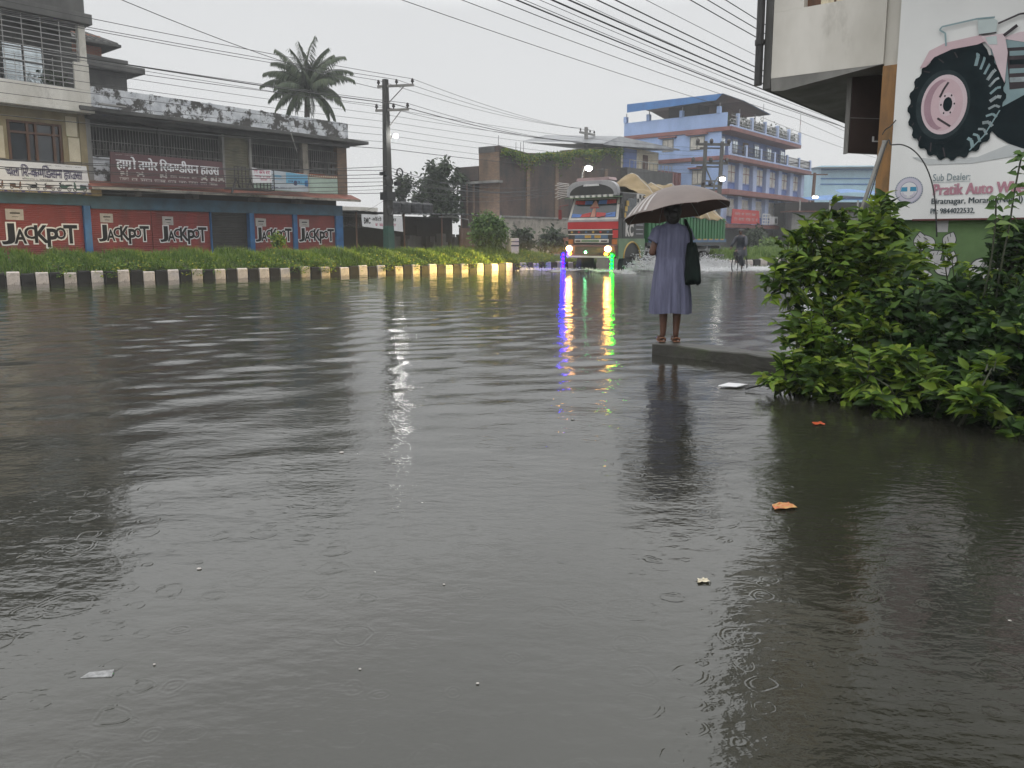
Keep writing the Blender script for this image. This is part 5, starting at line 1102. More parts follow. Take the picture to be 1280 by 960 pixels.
b = MB(); b.box(-1.28, 1.28, 2.15, 9.7, 1.02, 1.16); cbd = b.build('cargo_bed', tp['dark'], T)
b = MB(); b.box(-1.25, 1.22, 2.2, 9.65, 1.16, 2.3)
n = 24
for i in range(n): b.prism([(1.219, 1.2), (1.30, 1.2), (1.30, 2.28), (1.219, 2.28)], 2.2+i*.31, 2.42+i*.31)
bd = b.build('cargo_body', tp['green'], T, bevel=.015)
b = MB(); b.box(1.301, 1.318, 2.2, 9.65, 1.17, 1.32); b.build('blue_line', tp['bluep'], bd)
b = MB()
for i in range(12): b.box(1.319, 1.326, 2.4+i*.6, 2.75+i*.6, 1.27, 1.33)
b.build('yellow_dashes', tp['yellow'], bd)
b = MB(); b.box(-1.2, 1.2, 9.66, 9.72, .5, .58); b.build('rear_bar', tp['grey'], T)
def tarp(u, v):
    y = 1.75+u*8.0; a_ = -1.0+2*v
    ridge = np.interp(u, [0, .12, .3, .55, .8, 1], [3.55, 4.05, 3.72, 3.75, 3.35, 2.9])
    edge = np.interp(u, [0, .2, .5, .8, 1], [3.0, 2.7, 2.35, 2.2, 2.15])
    z = edge+(ridge-edge)*(1-abs(a_)**1.6)+.05*math.sin(u*31+v*5)+.04*math.sin(u*17-v*13)+.025*math.sin(u*63+v*21)+.02*math.sin(u*41-v*37)
    return (1.34*a_*(1.0 if abs(a_) < .99 else 1.01)+.04*math.sin(u*25), y+.05*math.sin(v*9), z)
b = MB(); b.sheet(tarp, 120, 40); tpo = b.build('tarpaulin', tp['tan'], T, smooth=True)
sol = tpo.modifiers.new('thick', 'SOLIDIFY'); sol.thickness = .02
b = MB()
for u in (.15, .35, .55, .75, .92):
    b.tube([Vector(tarp(u, v_/16))+Vector((0, 0, .02)) for v_ in range(17)], .014, 4)
b.build('tarpaulin_rope', tp['cream'], T)
# spray thrown up by the wheels
SP = mat('spray_droplets', (.72,.73,.74), (.6,.61,.62), 4, .25, 0, spec=.6)
def droplets(name, label, fn, n, r0, r1):
    o_ = np.array([[1,0,0], [-1,0,0], [0,1,0], [0,-1,0], [0,0,1], [0,0,-1]])*1.0; tri = np.array([[0,2,4], [2,1,4], [1,3,4], [3,0,4], [2,0,5], [1,2,5], [3,1,5], [0,3,5]])
    P_ = fn(n); s_ = rng.uniform(r0, r1, (n, 1))*rng.uniform(.5, 1, (n, 1)); V = (P_[:, None]+o_[None]*s_[:, None]).reshape(-1, 3); F_ = ((np.arange(n)*6)[:, None, None]+tri[None]).reshape(-1, 3)
    return tag(np_mesh(name, V, F_, SP, None, 3), label, 'spray', kind='stuff')
RT = Matrix.Rotation(rad(-40), 3, 'Z'); RTn = np.array(RT)
def tw(P_): return P_ @ RTn.T+np.array(TRUCK)
def f1(n):
    y = rng.uniform(.2, 8.6, n); hgt = np.interp(y, [.2, 1.2, 2.6, 5, 6.2, 7.2, 8.6], [.2, .62, .55, .22, .5, .4, .25]); o_ = np.abs(rng.normal(0, .45, n))
    return tw(np.stack([1.3+o_*1.3, y+o_*.7, np.abs(rng.normal(0, .55, n))*hgt*np.clip(1.3-o_*.7, .1, 1)], 1))
droplets('wheel_spray', 'white spray thrown up along the truck wheels', f1, 15000, .010, .036)
def f2(n):
    x = rng.uniform(-2.6, 3.0, n); return tw(np.stack([x, -.75-.10*x*x+rng.normal(0, .16, n), np.abs(rng.normal(.06, .05, n))], 1))
droplets('bow_foam', 'thin line of foam pushed ahead of the truck', f2, 2600, .008, .028)
def f3(n):
    a_ = rng.uniform(0, 1, n); x = 7.0+a_*7.5; y = 32.6+a_*3+rng.normal(0, .9, n)*(1-.3*a_); return np.stack([x, y, np.abs(rng.normal(.02, .03, n))], 1)
droplets('wake_foam', 'white churned foam in the wake around the cyclist', f3, 12000, .010, .034)

# ---------------------------------------------------------------- people
def skinned(name, joints, edges, m, parent, root=0, sub=2):
    me = bpy.data.meshes.new(name); keys = list(joints); ix = {k: i for i, k in enumerate(keys)}
    me.from_pydata([joints[k][0] for k in keys], [(ix[a], ix[b_]) for a, b_ in edges], []); me.update()
    o = bpy.data.objects.new(name, me); C.objects.link(o); md = o.modifiers.new('skin', 'SKIN'); md.use_smooth_shade = True
    if not me.skin_vertices: me.attributes  # layer is made by the modifier below
    bpy.context.view_layer.update()
    if not me.skin_vertices:
        bm = bmesh.new(); bm.from_mesh(me); bm.verts.layers.skin.verify(); bm.to_mesh(me); bm.free()
    for i, k in enumerate(keys):
        r_ = joints[k][1]; me.skin_vertices[0].data[i].radius = r_ if isinstance(r_, tuple) else (r_, r_); me.skin_vertices[0].data[i].use_root = (i == root)
    s_ = o.modifiers.new('sub', 'SUBSURF'); s_.levels = s_.render_levels = sub
    dg = bpy.context.evaluated_depsgraph_get(); me2 = bpy.data.meshes.new_from_object(o.evaluated_get(dg)); o.modifiers.clear(); o.data = me2; bpy.data.meshes.remove(me); me2.name = name
    me2.materials.clear(); me2.materials.append(m); me2.polygons.foreach_set('use_smooth', [True]*len(me2.polygons))
    if parent is not None: o.parent = parent
    return o
def hand(J, E, pre, wrist, palm, dirn, side, curl, s=1.0):
    """five bent fingers rooted in the palm; dirn finger direction, side towards the thumb, curl bending direction"""
    dirn, side, curl = Vector(dirn).normalized(), Vector(side).normalized(), Vector(curl).normalized(); palm = Vector(palm)
    J[pre+'palm'] = (palm, (.030*s, .018*s)); E.append((wrist, pre+'palm'))
    for i, (off, ln) in enumerate(((.028, .066), (.010, .074), (-.009, .070), (-.026, .055))):
        a_ = palm+dirn*.030*s+side*off*s; b_ = a_+(dirn*.55+curl*.6)*ln*.55*s; c_ = b_+(curl*.75-dirn*.45)*ln*.5*s
        for nm, p, r_ in (('a', a_, .0095), ('b', b_, .0085), ('c', c_, .0072)): J['%sf%d%s' % (pre, i, nm)] = (p, r_*s)
        E += [(pre+'palm', '%sf%da' % (pre, i)), ('%sf%da' % (pre, i), '%sf%db' % (pre, i)), ('%sf%db' % (pre, i), '%sf%dc' % (pre, i))]
    t1 = palm-dirn*.005*s+side*.036*s+curl*.008*s; t2 = t1+(side*.4+curl*.7+dirn*.25)*.036*s; t3 = t2+(curl*.5+dirn*.5-side*.5)*.028*s
    for nm, p, r_ in (('t1', t1, .011), ('t2', t2, .009), ('t3', t3, .0075)): J[pre+nm] = (p, r_*s)
    E += [(pre+'palm', pre+'t1'), (pre+'t1', pre+'t2'), (pre+'t2', pre+'t3')]
WX = at(836, 428, 8.66); WP = Vector((WX.x, 8.66, .125))
W_ = empty('person', WP, rad(-4), 'person in a grey blue dress standing on the kerb wall under an umbrella', 'person')
J = dict(pel=((0,0,.84), (.15,.11)), wai=((0,0,.98), (.125,.09)), che=((0,0,1.14), (.145,.10)), upp=((0,-.005,1.25), (.10,.06)), nec=((0,0,1.335), .048), hd1=((0,.02,1.40), (.060,.068)), hd2=((0,.02,1.47), (.076,.09)), hd3=((0,.015,1.52), (.06,.07)), nos=((0,.115,1.445), .012),
  sl=((-.145,0,1.245), .042), el=((-.225,-.025,.985), .040), wl=((-.075,.20,1.075), .026), sr=((.145,0,1.245), .042), er=((.205,-.01,1.0), .040), wr=((.07,.20,1.0), .026),
  hl=((-.08,0,.78), .088), kl=((-.075,.015,.43), .056), cl=((-.072,-.02,.31), .052), al=((-.07,-.015,.075), .033), tl=((-.085,.10,.03), (.034,.022)), ul=((-.09,.15,.022), (.03,.016)),
  hr=((.08,0,.78), .088), kr=((.075,.015,.43), .056), cr_=((.08,-.02,.31), .052), ar=((.072,-.015,.075), .033), tr=((.09,.10,.03), (.034,.022)), ur=((.095,.15,.022), (.03,.016)))
E = [('pel','wai'), ('wai','che'), ('che','upp'), ('upp','nec'), ('nec','hd1'), ('hd1','hd2'), ('hd2','hd3'), ('hd2','nos'), ('upp','sl'), ('sl','el'), ('el','wl'), ('upp','sr'), ('sr','er'), ('er','wr'),
  ('pel','hl'), ('hl','kl'), ('kl','cl'), ('cl','al'), ('al','tl'), ('tl','ul'), ('pel','hr'), ('hr','kr'), ('kr','cr_'), ('cr_','ar'), ('ar','tr'), ('tr','ur')]
hand(J, E, 'L', 'wl', (-.022, .238, 1.10), (.7, .45, .1), (-.1, 0, 1), (.3, .6, 0)); hand(J, E, 'R', 'wr', (.024, .238, 1.02), (-.7, .45, .1), (.1, 0, 1), (-.3, .6, 0))
skinned('body', J, E, M['skin'], W_)
b = MB()
for x in (-.032, .032): b.ell((x, .105, 1.465), .012, .008, .008, 8)
b.build('eyes', M['black'], W_, smooth=True)
b = MB()
def head_hair(u, v):
    a_ = u*6.28318; f = v*2.25; ca, sa = math.cos(a_), math.sin(a_); back = -sa
    rr_ = math.sin(min(f, 1.62)); z = 1.495+.095*math.cos(f)-(.035*max(0, f-1.5)*(1+.9*back)); low = max(0, f-1.6)
    k_ = 1-.18*low*(1 if back > -.2 else 2.2)
    return (.098*rr_*ca*k_*(1+.03*math.sin(a_*9)), .005+.108*rr_*sa*k_*(1 if sa < 0 else max(.35, 1-.62*max(0, v-.42))), z-(.10*max(0, f-1.7) if back > 0 else -.03*max(0, f-1.6)))
b.ell((0, -.012, 1.465), .099, .112, .110, 24); b.ell((0, -.055, 1.385), .078, .055, .070, 18); b.ell((0, -.10, 1.42), .06, .04, .055, 16); b.build('hair', M['hair'], W_, smooth=True)
b = MB()
zs = [(1.345,.058,.055), (1.325,.085,.062), (1.30,.150,.085), (1.27,.182,.098), (1.22,.184,.105), (1.14,.180,.115), (1.04,.172,.11), (.95,.170,.11), (.90,.175,.118), (.82,.185,.132), (.70,.197,.145), (.55,.208,.155), (.42,.214,.16), (.325,.216,.162)]
def dr(u, v):
    k_ = v*(len(zs)-1); i = min(int(k_), len(zs)-2); t = k_-i; z, rx, ry = (zs[i][j]*(1-t)+zs[i+1][j]*t for j in range(3)); a_ = u*6.28318
    pl_ = max(0, min(1, (.98-z)/.5)); up_ = max(0, min(1, (1.25-z)/.2))*max(0, min(1, (z-.9)/.15))
    f = 1+pl_*(.085*math.sin(a_*13+1.3*math.sin(a_*2+1)+z*1.5)+.045*math.sin(a_*23+2)+.02*math.sin(a_*5+z*4))+up_*(.032*math.sin(a_*18+z*9)+.012*math.sin(a_*7-z*14))
    return (rx*f*math.cos(a_), ry*f*math.sin(a_)-.004, z+.008*math.sin(a_*3)*pl_-.02*pl_*math.sin(a_)*.3)
b.sheet(dr, 150, 60)
for sx in (-1, 1):
    p0, p1 = Vector((sx*.125, 0, 1.268)), Vector((sx*(.212 if sx < 0 else .202), -.012, 1.125)); b.tube([p0, p0.lerp(p1, .3)+Vector((sx*.012, 0, .012)), p0.lerp(p1, .7), p1], [.055, .066, .068, .070], 14, cap=False)
b.build('dress', M['dress'], W_, smooth=True)
for sx, y in ((-1, 0), (1, 0)):
    b = MB(); cx = sx*.08
    b.prism([(cx-.038-.008*(sx < 0), .0), (cx+.038+.008*(sx > 0), .0), (cx+.036, .016), (cx-.036, .016)], -.055, .185)
    sd_ = b.build('sandal', M['sandal'], W_, bevel=.006)
    b = MB(); b.tube([(cx-.042, .09, .01), (cx-.03, .10, .05), (cx+.01, .105, .06), (cx+.042, .095, .01)], .010, 6); b.tube([(cx-.036, -.02, .012), (cx-.034, -.055, .045), (cx, -.062, .055), (cx+.034, -.055, .045), (cx+.036, -.02, .012)], .009, 6); b.build('strap', M['sandal'], sd_)
# shoulder bag
bag = empty('shoulder_bag', WP+Vector((.215, -.03, .66)), rad(-8), 'large dark green cloth bag hanging from the right shoulder of the person', 'bag')
b = MB()
def bagf(u, v):
    a_ = u*6.28318; z = .46*(1-v)+.0; wx = np.interp(v, [0, .1, .4, .8, .95, 1], [.045, .06, .078, .098, .10, .06]); wy = np.interp(v, [0, .1, .4, .8, .95, 1], [.05, .10, .15, .17, .16, .09])
    ca, sa = math.cos(a_), math.sin(a_); q = 1+.05*math.sin(a_*4+v*7)+.035*math.sin(a_*9-v*11)
    return (wx*q*math.copysign(abs(ca)**.75, ca)+.02*v, wy*q*math.copysign(abs(sa)**.75, sa), z+.02*math.sin(a_*3)*v)
b.sheet(bagf, 40, 24); b.ell((.02, 0, .008), .06, .09, .02, 12); b.build('bag_body', M['bagm'], bag, smooth=True)
b = MB(); b.tube([(0, -.09, .40), (-.02, -.085, .56), (-.07, -.05, .685), (-.075, .02, .705), (-.06, .08, .66), (-.01, .10, .52), (0, .09, .4)], .016, 7); b.build('strap', M['bagm'], bag, smooth=True)
# umbrella
UC = Vector((at(855, 240, 8.8).x, 8.80, 0)); ub = empty('umbrella', (UC.x, UC.y, 1.16), 0, 'open brown grey umbrella held above the standing person', 'umbrella')
ub.rotation_euler = (rad(-9), rad(-7), rad(9))
RU, HU, ZU = .625, .30, .42
def dome(r, a_, k_=8):
    seg = (a_*k_/6.28318) % 1; sag = 1-.055*math.sin(seg*math.pi)*r; e_ = r*RU*sag
    z = ZU+HU*(1-r**2.1)-.0+.018*math.sin(seg*math.pi)*r*(1 if r > .6 else .6)-.03*r*math.sin(seg*math.pi)*0
    return Vector((e_*math.cos(a_), e_*math.sin(a_), z))
for nm, m_, dz in (('canopy', M['umb'], 0), ('lining', M['umbin'], -.004)):
    b = MB(); b.sheet(lambda u, v: dome(max(v, .01), u*6.28318)+Vector((0, 0, dz)), 96, 14); b.build(nm, m_, ub, smooth=True)
b = MB()
for k in range(8):
    a_ = 6.28318*k/8; b.tube([dome(max(v/10, .02), a_)+Vector((0, 0, -.010)) for v in range(11)]+[dome(1, a_)*1.0+Vector((.012*math.cos(a_), .012*math.sin(a_), -.012))], .003, 5); b.tube([Vector((0, 0, ZU+.05)), dome(.5, a_)+Vector((0, 0, -.01))], .0025, 4)
b.build('rib', M['steel'], ub)
b = MB()
for k in (3, 4):                                       # pale printed stripes on the panels at the left
    for j in range(4):
        a0 = 6.28318*(k+.12+.2*j)/8; b.sheet(lambda u, v: dome(.55+.43*v, a0+.07*u)+Vector((0, 0, .003)), 3, 8)
b.build('stripe_print', mat('pale_stripe_cloth', (.40,.38,.37), (.32,.30,.29), 2, .5, .04), ub, smooth=True)
b = MB(); b.tube([(0, 0, -.22), (0, 0, ZU+HU-.01)], .006, 8); b.tube([(0, 0, ZU+HU-.02), (0, 0, ZU+HU+.05)], [.008, .003], 8); b.build('shaft', M['steel'], ub)
b = MB(); b.tube([(0, 0, -.20), (0, 0, -.32)], [.013, .015], 10); b.build('handle', M['black'], ub, smooth=True)
# cyclist
CP = Vector((ground(921, 338).x+.05, 32.4, -.12)); CA = rad(143)
bk = empty('bicycle', CP, CA, 'black bicycle ridden through the flood right of the truck', 'bicycle')
def bike_wheel(y):
    b = MB(); b.tube([(0, y+.34*math.cos(a_), .36+.34*math.sin(a_)) for a_ in np.linspace(0, 6.28318, 25)], .022, 6); wh = b.build('wheel', M['rubber'], bk)
    b = MB()
    for i in range(10):
        a_ = i*.6283; b.tube([(0, y, .36), (0, y+.33*math.cos(a_), .36+.33*math.sin(a_))], .0025, 3)
    b.build('spokes', M['steel'], wh)
bike_wheel(.55); bike_wheel(-.52)
b = MB()
for p_ in ([(0,.55,.36), (0,.42,.95)], [(0,.42,.88), (0,-.12,.88)], [(0,.44,.75), (0,-.03,.34)], [(0,-.03,.34), (0,-.17,.95)], [(0,-.52,.36), (0,-.12,.86)], [(0,-.52,.36), (0,-.03,.34)]): b.tube(p_, .018, 6)
b.build('frame', M['darksteel'], bk)
b = MB(); b.tube([(-.30,.30,1.02), (-.2,.42,1.03), (0,.43,1.0), (.2,.42,1.03), (.30,.30,1.02)], .014, 6); b.build('handlebar', M['darksteel'], bk)
b = MB(); b.ell((0,-.2,.98), .085, .13, .04); b.build('saddle', M['rubber'], bk, smooth=True)
b = MB(); b.box(-.17, -.05, -.07, .01, .22, .25); b.box(.05, .17, -.07, .01, .43, .46); b.build('pedal', M['darksteel'], bk)
b = MB(); b.box(-.08, .08, -.75, -.3, .76, .78); b.build('carrier', M['darksteel'], bk)
cy = empty('person', CP, CA, 'person in a dark navy raincoat riding a bicycle through the flood', 'person')
J = dict(pel=((0,-.18,1.08), (.15,.13)), wai=((0,-.14,1.22), .14), che=((0,-.06,1.42), (.17,.13)), upp=((0,-.02,1.53), (.13,.09)), nec=((0,.0,1.60), .055), h1=((0,.02,1.67), (.065,.075)), h2=((0,.025,1.73), (.08,.095)), h3=((0,.02,1.79), .06), nos=((0,.125,1.71), .014),
  sl=((-.18,-.02,1.52), .065), el=((-.27,.10,1.28), .05), wl=((-.29,.27,1.08), .033), sr=((.18,-.02,1.52), .065), er=((.27,.10,1.28), .05), wr=((.29,.27,1.08), .033),
  hl=((-.09,-.12,1.0), .10), kl=((-.11,.22,.68), .07), al=((-.11,-.03,.32), .045), tl=((-.11,.09,.275), .035), hr=((.09,-.12,1.0), .10), kr=((.11,.24,.86), .07), ar=((.11,.0,.52), .045), tr=((.11,.12,.48), .035))
E = [('pel','wai'), ('wai','che'), ('che','upp'), ('upp','nec'), ('nec','h1'), ('h1','h2'), ('h2','h3'), ('h2','nos'), ('upp','sl'), ('sl','el'), ('el','wl'), ('upp','sr'), ('sr','er'), ('er','wr'), ('pel','hl'), ('hl','kl'), ('kl','al'), ('al','tl'), ('pel','hr'), ('hr','kr'), ('kr','ar'), ('ar','tr')]
hand(J, E, 'L', 'wl', (-.295, .315, 1.05), (0, .8, -.3), (1, 0, 0), (0, .2, -1)); hand(J, E, 'R', 'wr', (.295, .315, 1.05), (0, .8, -.3), (-1, 0, 0), (0, .2, -1))
skinned('body', J, E, M['skin'], cy)
b = MB(); b.ell((0, .005, 1.765), .098, .108, .085, 14); b.build('hair', M['hair'], cy, smooth=True)
b = MB()
for x in (-.034, .034): b.ell((x, .112, 1.735), .012, .008, .008, 8)
b.build('eyes', M['black'], cy, smooth=True)
b = MB()
cz = [(1.60,.075,.075,0), (1.56,.15,.10,-.01), (1.50,.215,.13,-.02), (1.38,.215,.155,-.06), (1.22,.195,.165,-.12), (1.05,.215,.20,-.14), (.9,.25,.27,-.06), (.74,.27,.30,-.02)]
def coat(u, v):
    k_ = v*(len(cz)-1); i = min(int(k_), len(cz)-2); t = k_-i; z, rx, ry, oy = (cz[i][j]*(1-t)+cz[i+1][j]*t for j in range(4)); a_ = u*6.28318
    f = 1+.05*v*math.sin(a_*9+z*3)+.03*v*math.sin(a_*5); return (rx*f*math.cos(a_), oy+ry*f*math.sin(a_), z)
b.sheet(coat, 48, 24)
for sx in (-1, 1):
    b.tube([(sx*.15,-.02,1.525), (sx*.20,0,1.45), (sx*.275,.10,1.28), (sx*.292,.25,1.10)], [.085, .085, .075, .055], 10)
    kz, az = (.68, .34) if sx < 0 else (.86, .54); b.tube([(sx*.09,-.12,1.0), (sx*.11,.22,kz), (sx*.11,-.01,az)], [.12, .095, .075], 10)
b.build('raincoat', M['navycloth'], cy, smooth=True)
# ---------------------------------------------------------------- foreground building at the right (x along the end wall, -y towards the viewer)
def rb(name, label, cat, loc=(0,0,0)): 
    c_, s_ = math.cos(WALLR), math.sin(WALLR); p = QR+Vector((loc[0]*c_-loc[1]*s_, loc[0]*s_+loc[1]*c_, 0)); p.z = loc[2]
    return empty(name, p, WALLR, label, cat)
B = rb('roadside_building', 'weathered white building with overhanging upper floor at the right edge', 'building')
b = MB(); b.box(-.145, 7, .02, 13, 1.50, 4.9); b.build('wall', M['whiteconc'], B)
b = MB(); b.box(-.145, 7, -.9, 13, 4.902, 5.25); b.box(-.145, 7, .03, 13, 5.252, 13); b.build('unseen_upper_storey', M['darkconc'], B)  # out of view; dark wall and slab added to darken the water reflection
green = mat('green_wall_paint', (.12,.21,.075), (.07,.125,.045), 1.6, .75, .2, third=(.10,.085,.05), tscale=1.3, tr=(.55,.75))
b = MB(); b.box(-.14, 7, .022, 13, -.4, 1.497); b.build('lower_wall', green, B)
b = MB(); b.box(-.15, -.001, -.012, .3, 1.78, 3.12); b.build('corner_pillar', mat('orange_brown_paint', (.30,.155,.05), (.14,.075,.03), 2.2, .7, .2, stretch=(2,2,.5), third=(.08,.07,.04), tscale=2, tr=(.5,.7)), B)
b = MB(); b.box(-.15, -.001, -.012, .3, 1.0, 1.778); b.build('corner_pillar_foot', mat('mossy_green_paint', (.07,.12,.035), (.045,.06,.02), 2.5, .8, .2), B)
# overhang with window opening
ov = MB()
for x0, x1, z0, z1 in ((-1.36, -.147, 3.14, 3.87), (-1.36, -1.02, 3.871, 5.3), (-.46, -.147, 3.871, 5.3), (-1.36, -.147, 5.301, 6.4)): ov.box(x0, x1, -.02, .18, z0, z1)
ov.box(-1.36, -.147, .185, 12, 3.142, 6.4); ov.build('overhang', M['whiteconc'], B)
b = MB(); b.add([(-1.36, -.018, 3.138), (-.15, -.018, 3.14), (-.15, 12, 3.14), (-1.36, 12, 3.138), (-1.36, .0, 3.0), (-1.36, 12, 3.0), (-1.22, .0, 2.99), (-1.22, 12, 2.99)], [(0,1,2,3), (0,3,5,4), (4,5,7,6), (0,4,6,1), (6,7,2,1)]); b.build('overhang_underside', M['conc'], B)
b = MB(); b.box(-1.02, -.46, .1, .16, 3.872, 5.3); wf = b.build('window', M['wood'], B)
b = MB()
for i in range(3):
    b.sheet(lambda u, v: (-.86+i*.16+u*.14, .06+.03*math.sin(u*9+i), 3.88+v*1.2), 8, 4)
b.build('curtain', M['cream'], wf, smooth=True)
b = MB(); b.box(-1.455, -1.362, -.03, 12, 3.02, 13); b.build('edge_beam', M['darkconc'], B, bevel=.01)
pd = rb('drain_pipe', 'dark drain pipe running up the overhang edge of the white building', 'pipe', (-1.47, -.02, 3.02)); b = MB(); b.tube([(-.02, -.06, .05), (-.02, -.06, 10)], .045, 10)
for z in (.5, 1.6, 3): b.tube([(-.02, -.06, z), (-.02, -.06, z+.06)], .055, 10)
b.build('pipe_run', M['darksteel'], pd, smooth=False)
# hanging dark sign box under the overhang
p0 = at(1054, 300, 9.0); d0 = p0-QR; c_, s_ = math.cos(WALLR), math.sin(WALLR); lx0, ly0 = d0.x*c_+d0.y*s_, -d0.x*s_+d0.y*c_
hb = rb('hanging_sign_box', 'dark brown sign box hanging below the white overhang', 'sign', (lx0, ly0, 2.26))
b = MB(); b.add([(0, 0, 0), (.42, .40, -.02), (.42, .40, .86), (0, 0, .86), (-.05, .05, 0), (.37, .45, -.02), (.37, .45, .86), (-.05, .05, .86)], [(0,1,2,3), (7,6,5,4), (0,3,7,4), (1,5,6,2), (0,4,5,1), (3,2,6,7)])
b.build('box', mat('dark_brown_panel', (.035,.020,.016), (.02,.012,.010), 3, .5, .1), hb)
b = MB(); b.obox((-.055, .048, -.012), (.05, -.055, 0), (-.012, -.012, 0), (0, 0, .87)); b.obox((0, -.006, .38), (.42, .40, -.01), (.004, -.004, 0), (0, 0, .008)); b.build('edge_strip', M['conc'], hb)
b = MB(); b.obox((.2, .178, .12), (.05, .048, 0), (.01, -.01, 0), (0, 0, .012)); b.obox((.2, .178, .12), (.012, .011, 0), (.01, -.01, 0), (0, 0, .06)); b.build('bracket', M['white'], hb)
# billboard
bb = rb('billboard', 'large white billboard with a pink tractor picture on the end wall', 'billboard', (0, -.05, 1.485))
bz = 1.485; o = (0, -.05, bz)
wb = mat('billboard_vinyl', (.72,.73,.72), (.64,.65,.64), .8, .5, .2, bscale=2.5, third=(.48,.48,.45), tscale=1.6, tr=(.6,.85))
b = MB(); b.sheet(lambda u, v: (u*3.4, -.05-.004*math.sin(u*40+v*9)*max(0, 1-v*9)-.003*math.sin(v*17), bz+v*3.2), 80, 60); b.box(0, 3.4, -.044, .0, bz, bz+3.2); b.build('vinyl_sheet', wb, bb, o, smooth=False)
b = MB(); b.box(0.25, 3.4, -.054, -.02, bz-.012, bz+.006); b.build('bottom_batten', mat('dark_red_batten', (.10,.025,.025), None, 4, .6, .1), bb, o)
YB_ = -.0585
pm = [mat('tyre_print', (.012,.022,.026), (.008,.014,.017), 6, .8, .02, spec=.12), mat('pink_print', (.54,.40,.43), (.48,.35,.38), 3, .5, .02), mat('pale_pink_print', (.58,.47,.50), (.52,.42,.45), 3, .5, .02), mat('tread_shine_print', (.36,.41,.43), (.16,.20,.21), 9, .5, .02), mat('dusky_print', (.06,.05,.056), (.04,.035,.04), 4, .8, .02, spec=.15), mat('teal_grey_print', (.22,.32,.34), (.16,.24,.26), 3, .5, .02), mat('soft_shadow_print', (.42,.45,.46), (.48,.5,.5), 3, .5, .02), mat('pale_lamp_print', (.45,.52,.52), (.38,.45,.45), 3, .5, .02), mat('side_wall_print', (.035,.05,.055), (.02,.03,.034), 8, .8, .02, spec=.12), mat('rim_shade_print', (.34,.22,.26), (.28,.17,.21), 5, .6, .02)]
def bp_(px, py): 
    d = ray(px, py); c2, s2 = math.cos(WALLR), math.sin(WALLR); qx, qy = QR.x+.058*s2, QR.y-.058*c2; t = (qx*s2-qy*c2)/(d[0]*s2-d[1]*c2)
    return ((d[0]*t-QR.x)*c2+(d[1]*t-QR.y)*s2, CAMZ+d[2]*t)
def pp(pts): return [bp_(*p) for p in pts]
b = MB()
b.poly(pp([(1140, 196), (1180, 200), (1222, 196), (1262, 180), (1400, 172), (1400, 186), (1262, 196), (1215, 204), (1160, 206)]), YB_+.003, 6)
# front wheel and body, partly outside the photo
fwx, fwz = bp_(1325, 128); b.disc(fwx, fwz, .62, .45, YB_+.001, 0); b.disc(fwx+.05, fwz, .33, .25, YB_-.001, 1)
b.poly(pp([(1238, 60), (1262, 44), (1330, 32), (1420, 40), (1420, 100), (1300, 108), (1250, 135)]), YB_-.002, 5)
b.poly(pp([(1258, 60), (1420, 50), (1420, 95), (1262, 112)]), YB_-.0035, 4)
for i in range(4): b.poly(pp([(1262, 64+i*11), (1300, 62+i*11), (1300, 68+i*11), (1262, 70+i*11)]), YB_-.005, (5, 0, 5, 3)[i])
b.poly(pp([(1250, 48), (1275, 40), (1420, 26), (1420, 42), (1290, 54)]), YB_-.005, 2)
# rear tyre: outer lugs, tread bars, side wall, rim, hub
cxp, cyp = 1194, 129; wx_, wz_ = bp_(cxp, cyp); rx_ = (bp_(1252, 129)[0]-bp_(1136, 129)[0])/2; rz_ = (bp_(1194, 60)[1]-bp_(1194, 197)[1])/2
lug = []
for k in range(96):
    a_ = 6.28318*k/96; f = 1.0+(.05 if k % 4 < 2 else -.005); lug.append((wx_+rx_*f*math.cos(a_)*(1.0), wz_+rz_*f*math.sin(a_)))
b.poly(lug, YB_-.007, 0)
for k in range(13):
    a_ = -1.15+k*.185; q0 = (wx_+.02+rx_*.68*math.cos(a_), wz_+rz_*.72*math.sin(a_)); q1 = (wx_+rx_*.95*math.cos(a_+.07), wz_+rz_*.95*math.sin(a_+.07))
    mx_, mz_ = (q0[0]+q1[0])/2+.01, (q0[1]+q1[1])/2+.025
    b.stroke([q0, (mx_, mz_), q1], .022 if k % 3 else .03, YB_-.0085, 3 if k in (3, 5, 6, 8, 9, 2) else 5)
for k in range(9):
    a_ = 1.6+k*.36; q0 = (wx_+rx_*.82*math.cos(a_), wz_+rz_*.82*math.sin(a_)); q1 = (wx_+rx_*.98*math.cos(a_+.1), wz_+rz_*.98*math.sin(a_+.1)); b.stroke([q0, q1], .012, YB_-.0085, 4)
hx, hz = bp_(1180, 131); hr = (bp_(1209, 131)[0]-bp_(1152, 131)[0])/2; hh = (bp_(1180, 94)[1]-bp_(1180, 168)[1])/2
b.disc(hx-.01, hz, hr*1.35, hh*1.32, YB_-.0095, 0, 40); b.disc(hx-.012, hz, hr*1.18, hh*1.16, YB_-.0102, 8, 40); b.disc(hx, hz, hr, hh, YB_-.011, 2, 40); b.disc(hx-.008, hz, hr*.86, hh*.88, YB_-.0125, 1, 40); b.poly([(hx-.008+hr*.84*math.cos(t_), hz+hh*.86*math.sin(t_)) for t_ in np.linspace(1.7, 4.5, 15)]+[(hx+.03+hr*.72*math.cos(t_), hz+hh*.80*math.sin(t_)) for t_ in np.linspace(4.5, 1.7, 15)], YB_-.0133, 9); b.disc(hx+.03, hz+.0, hr*.36, hh*.4, YB_-.014, 2, 24); b.disc(hx+.035, hz, hr*.2, hh*.24, YB_-.0155, 0, 20)
for k in range(6): b.disc(hx+.035+hr*.29*math.cos(k*1.047), hz+hh*.33*math.sin(k*1.047), .008, .011, YB_-.0155, 4, 8)
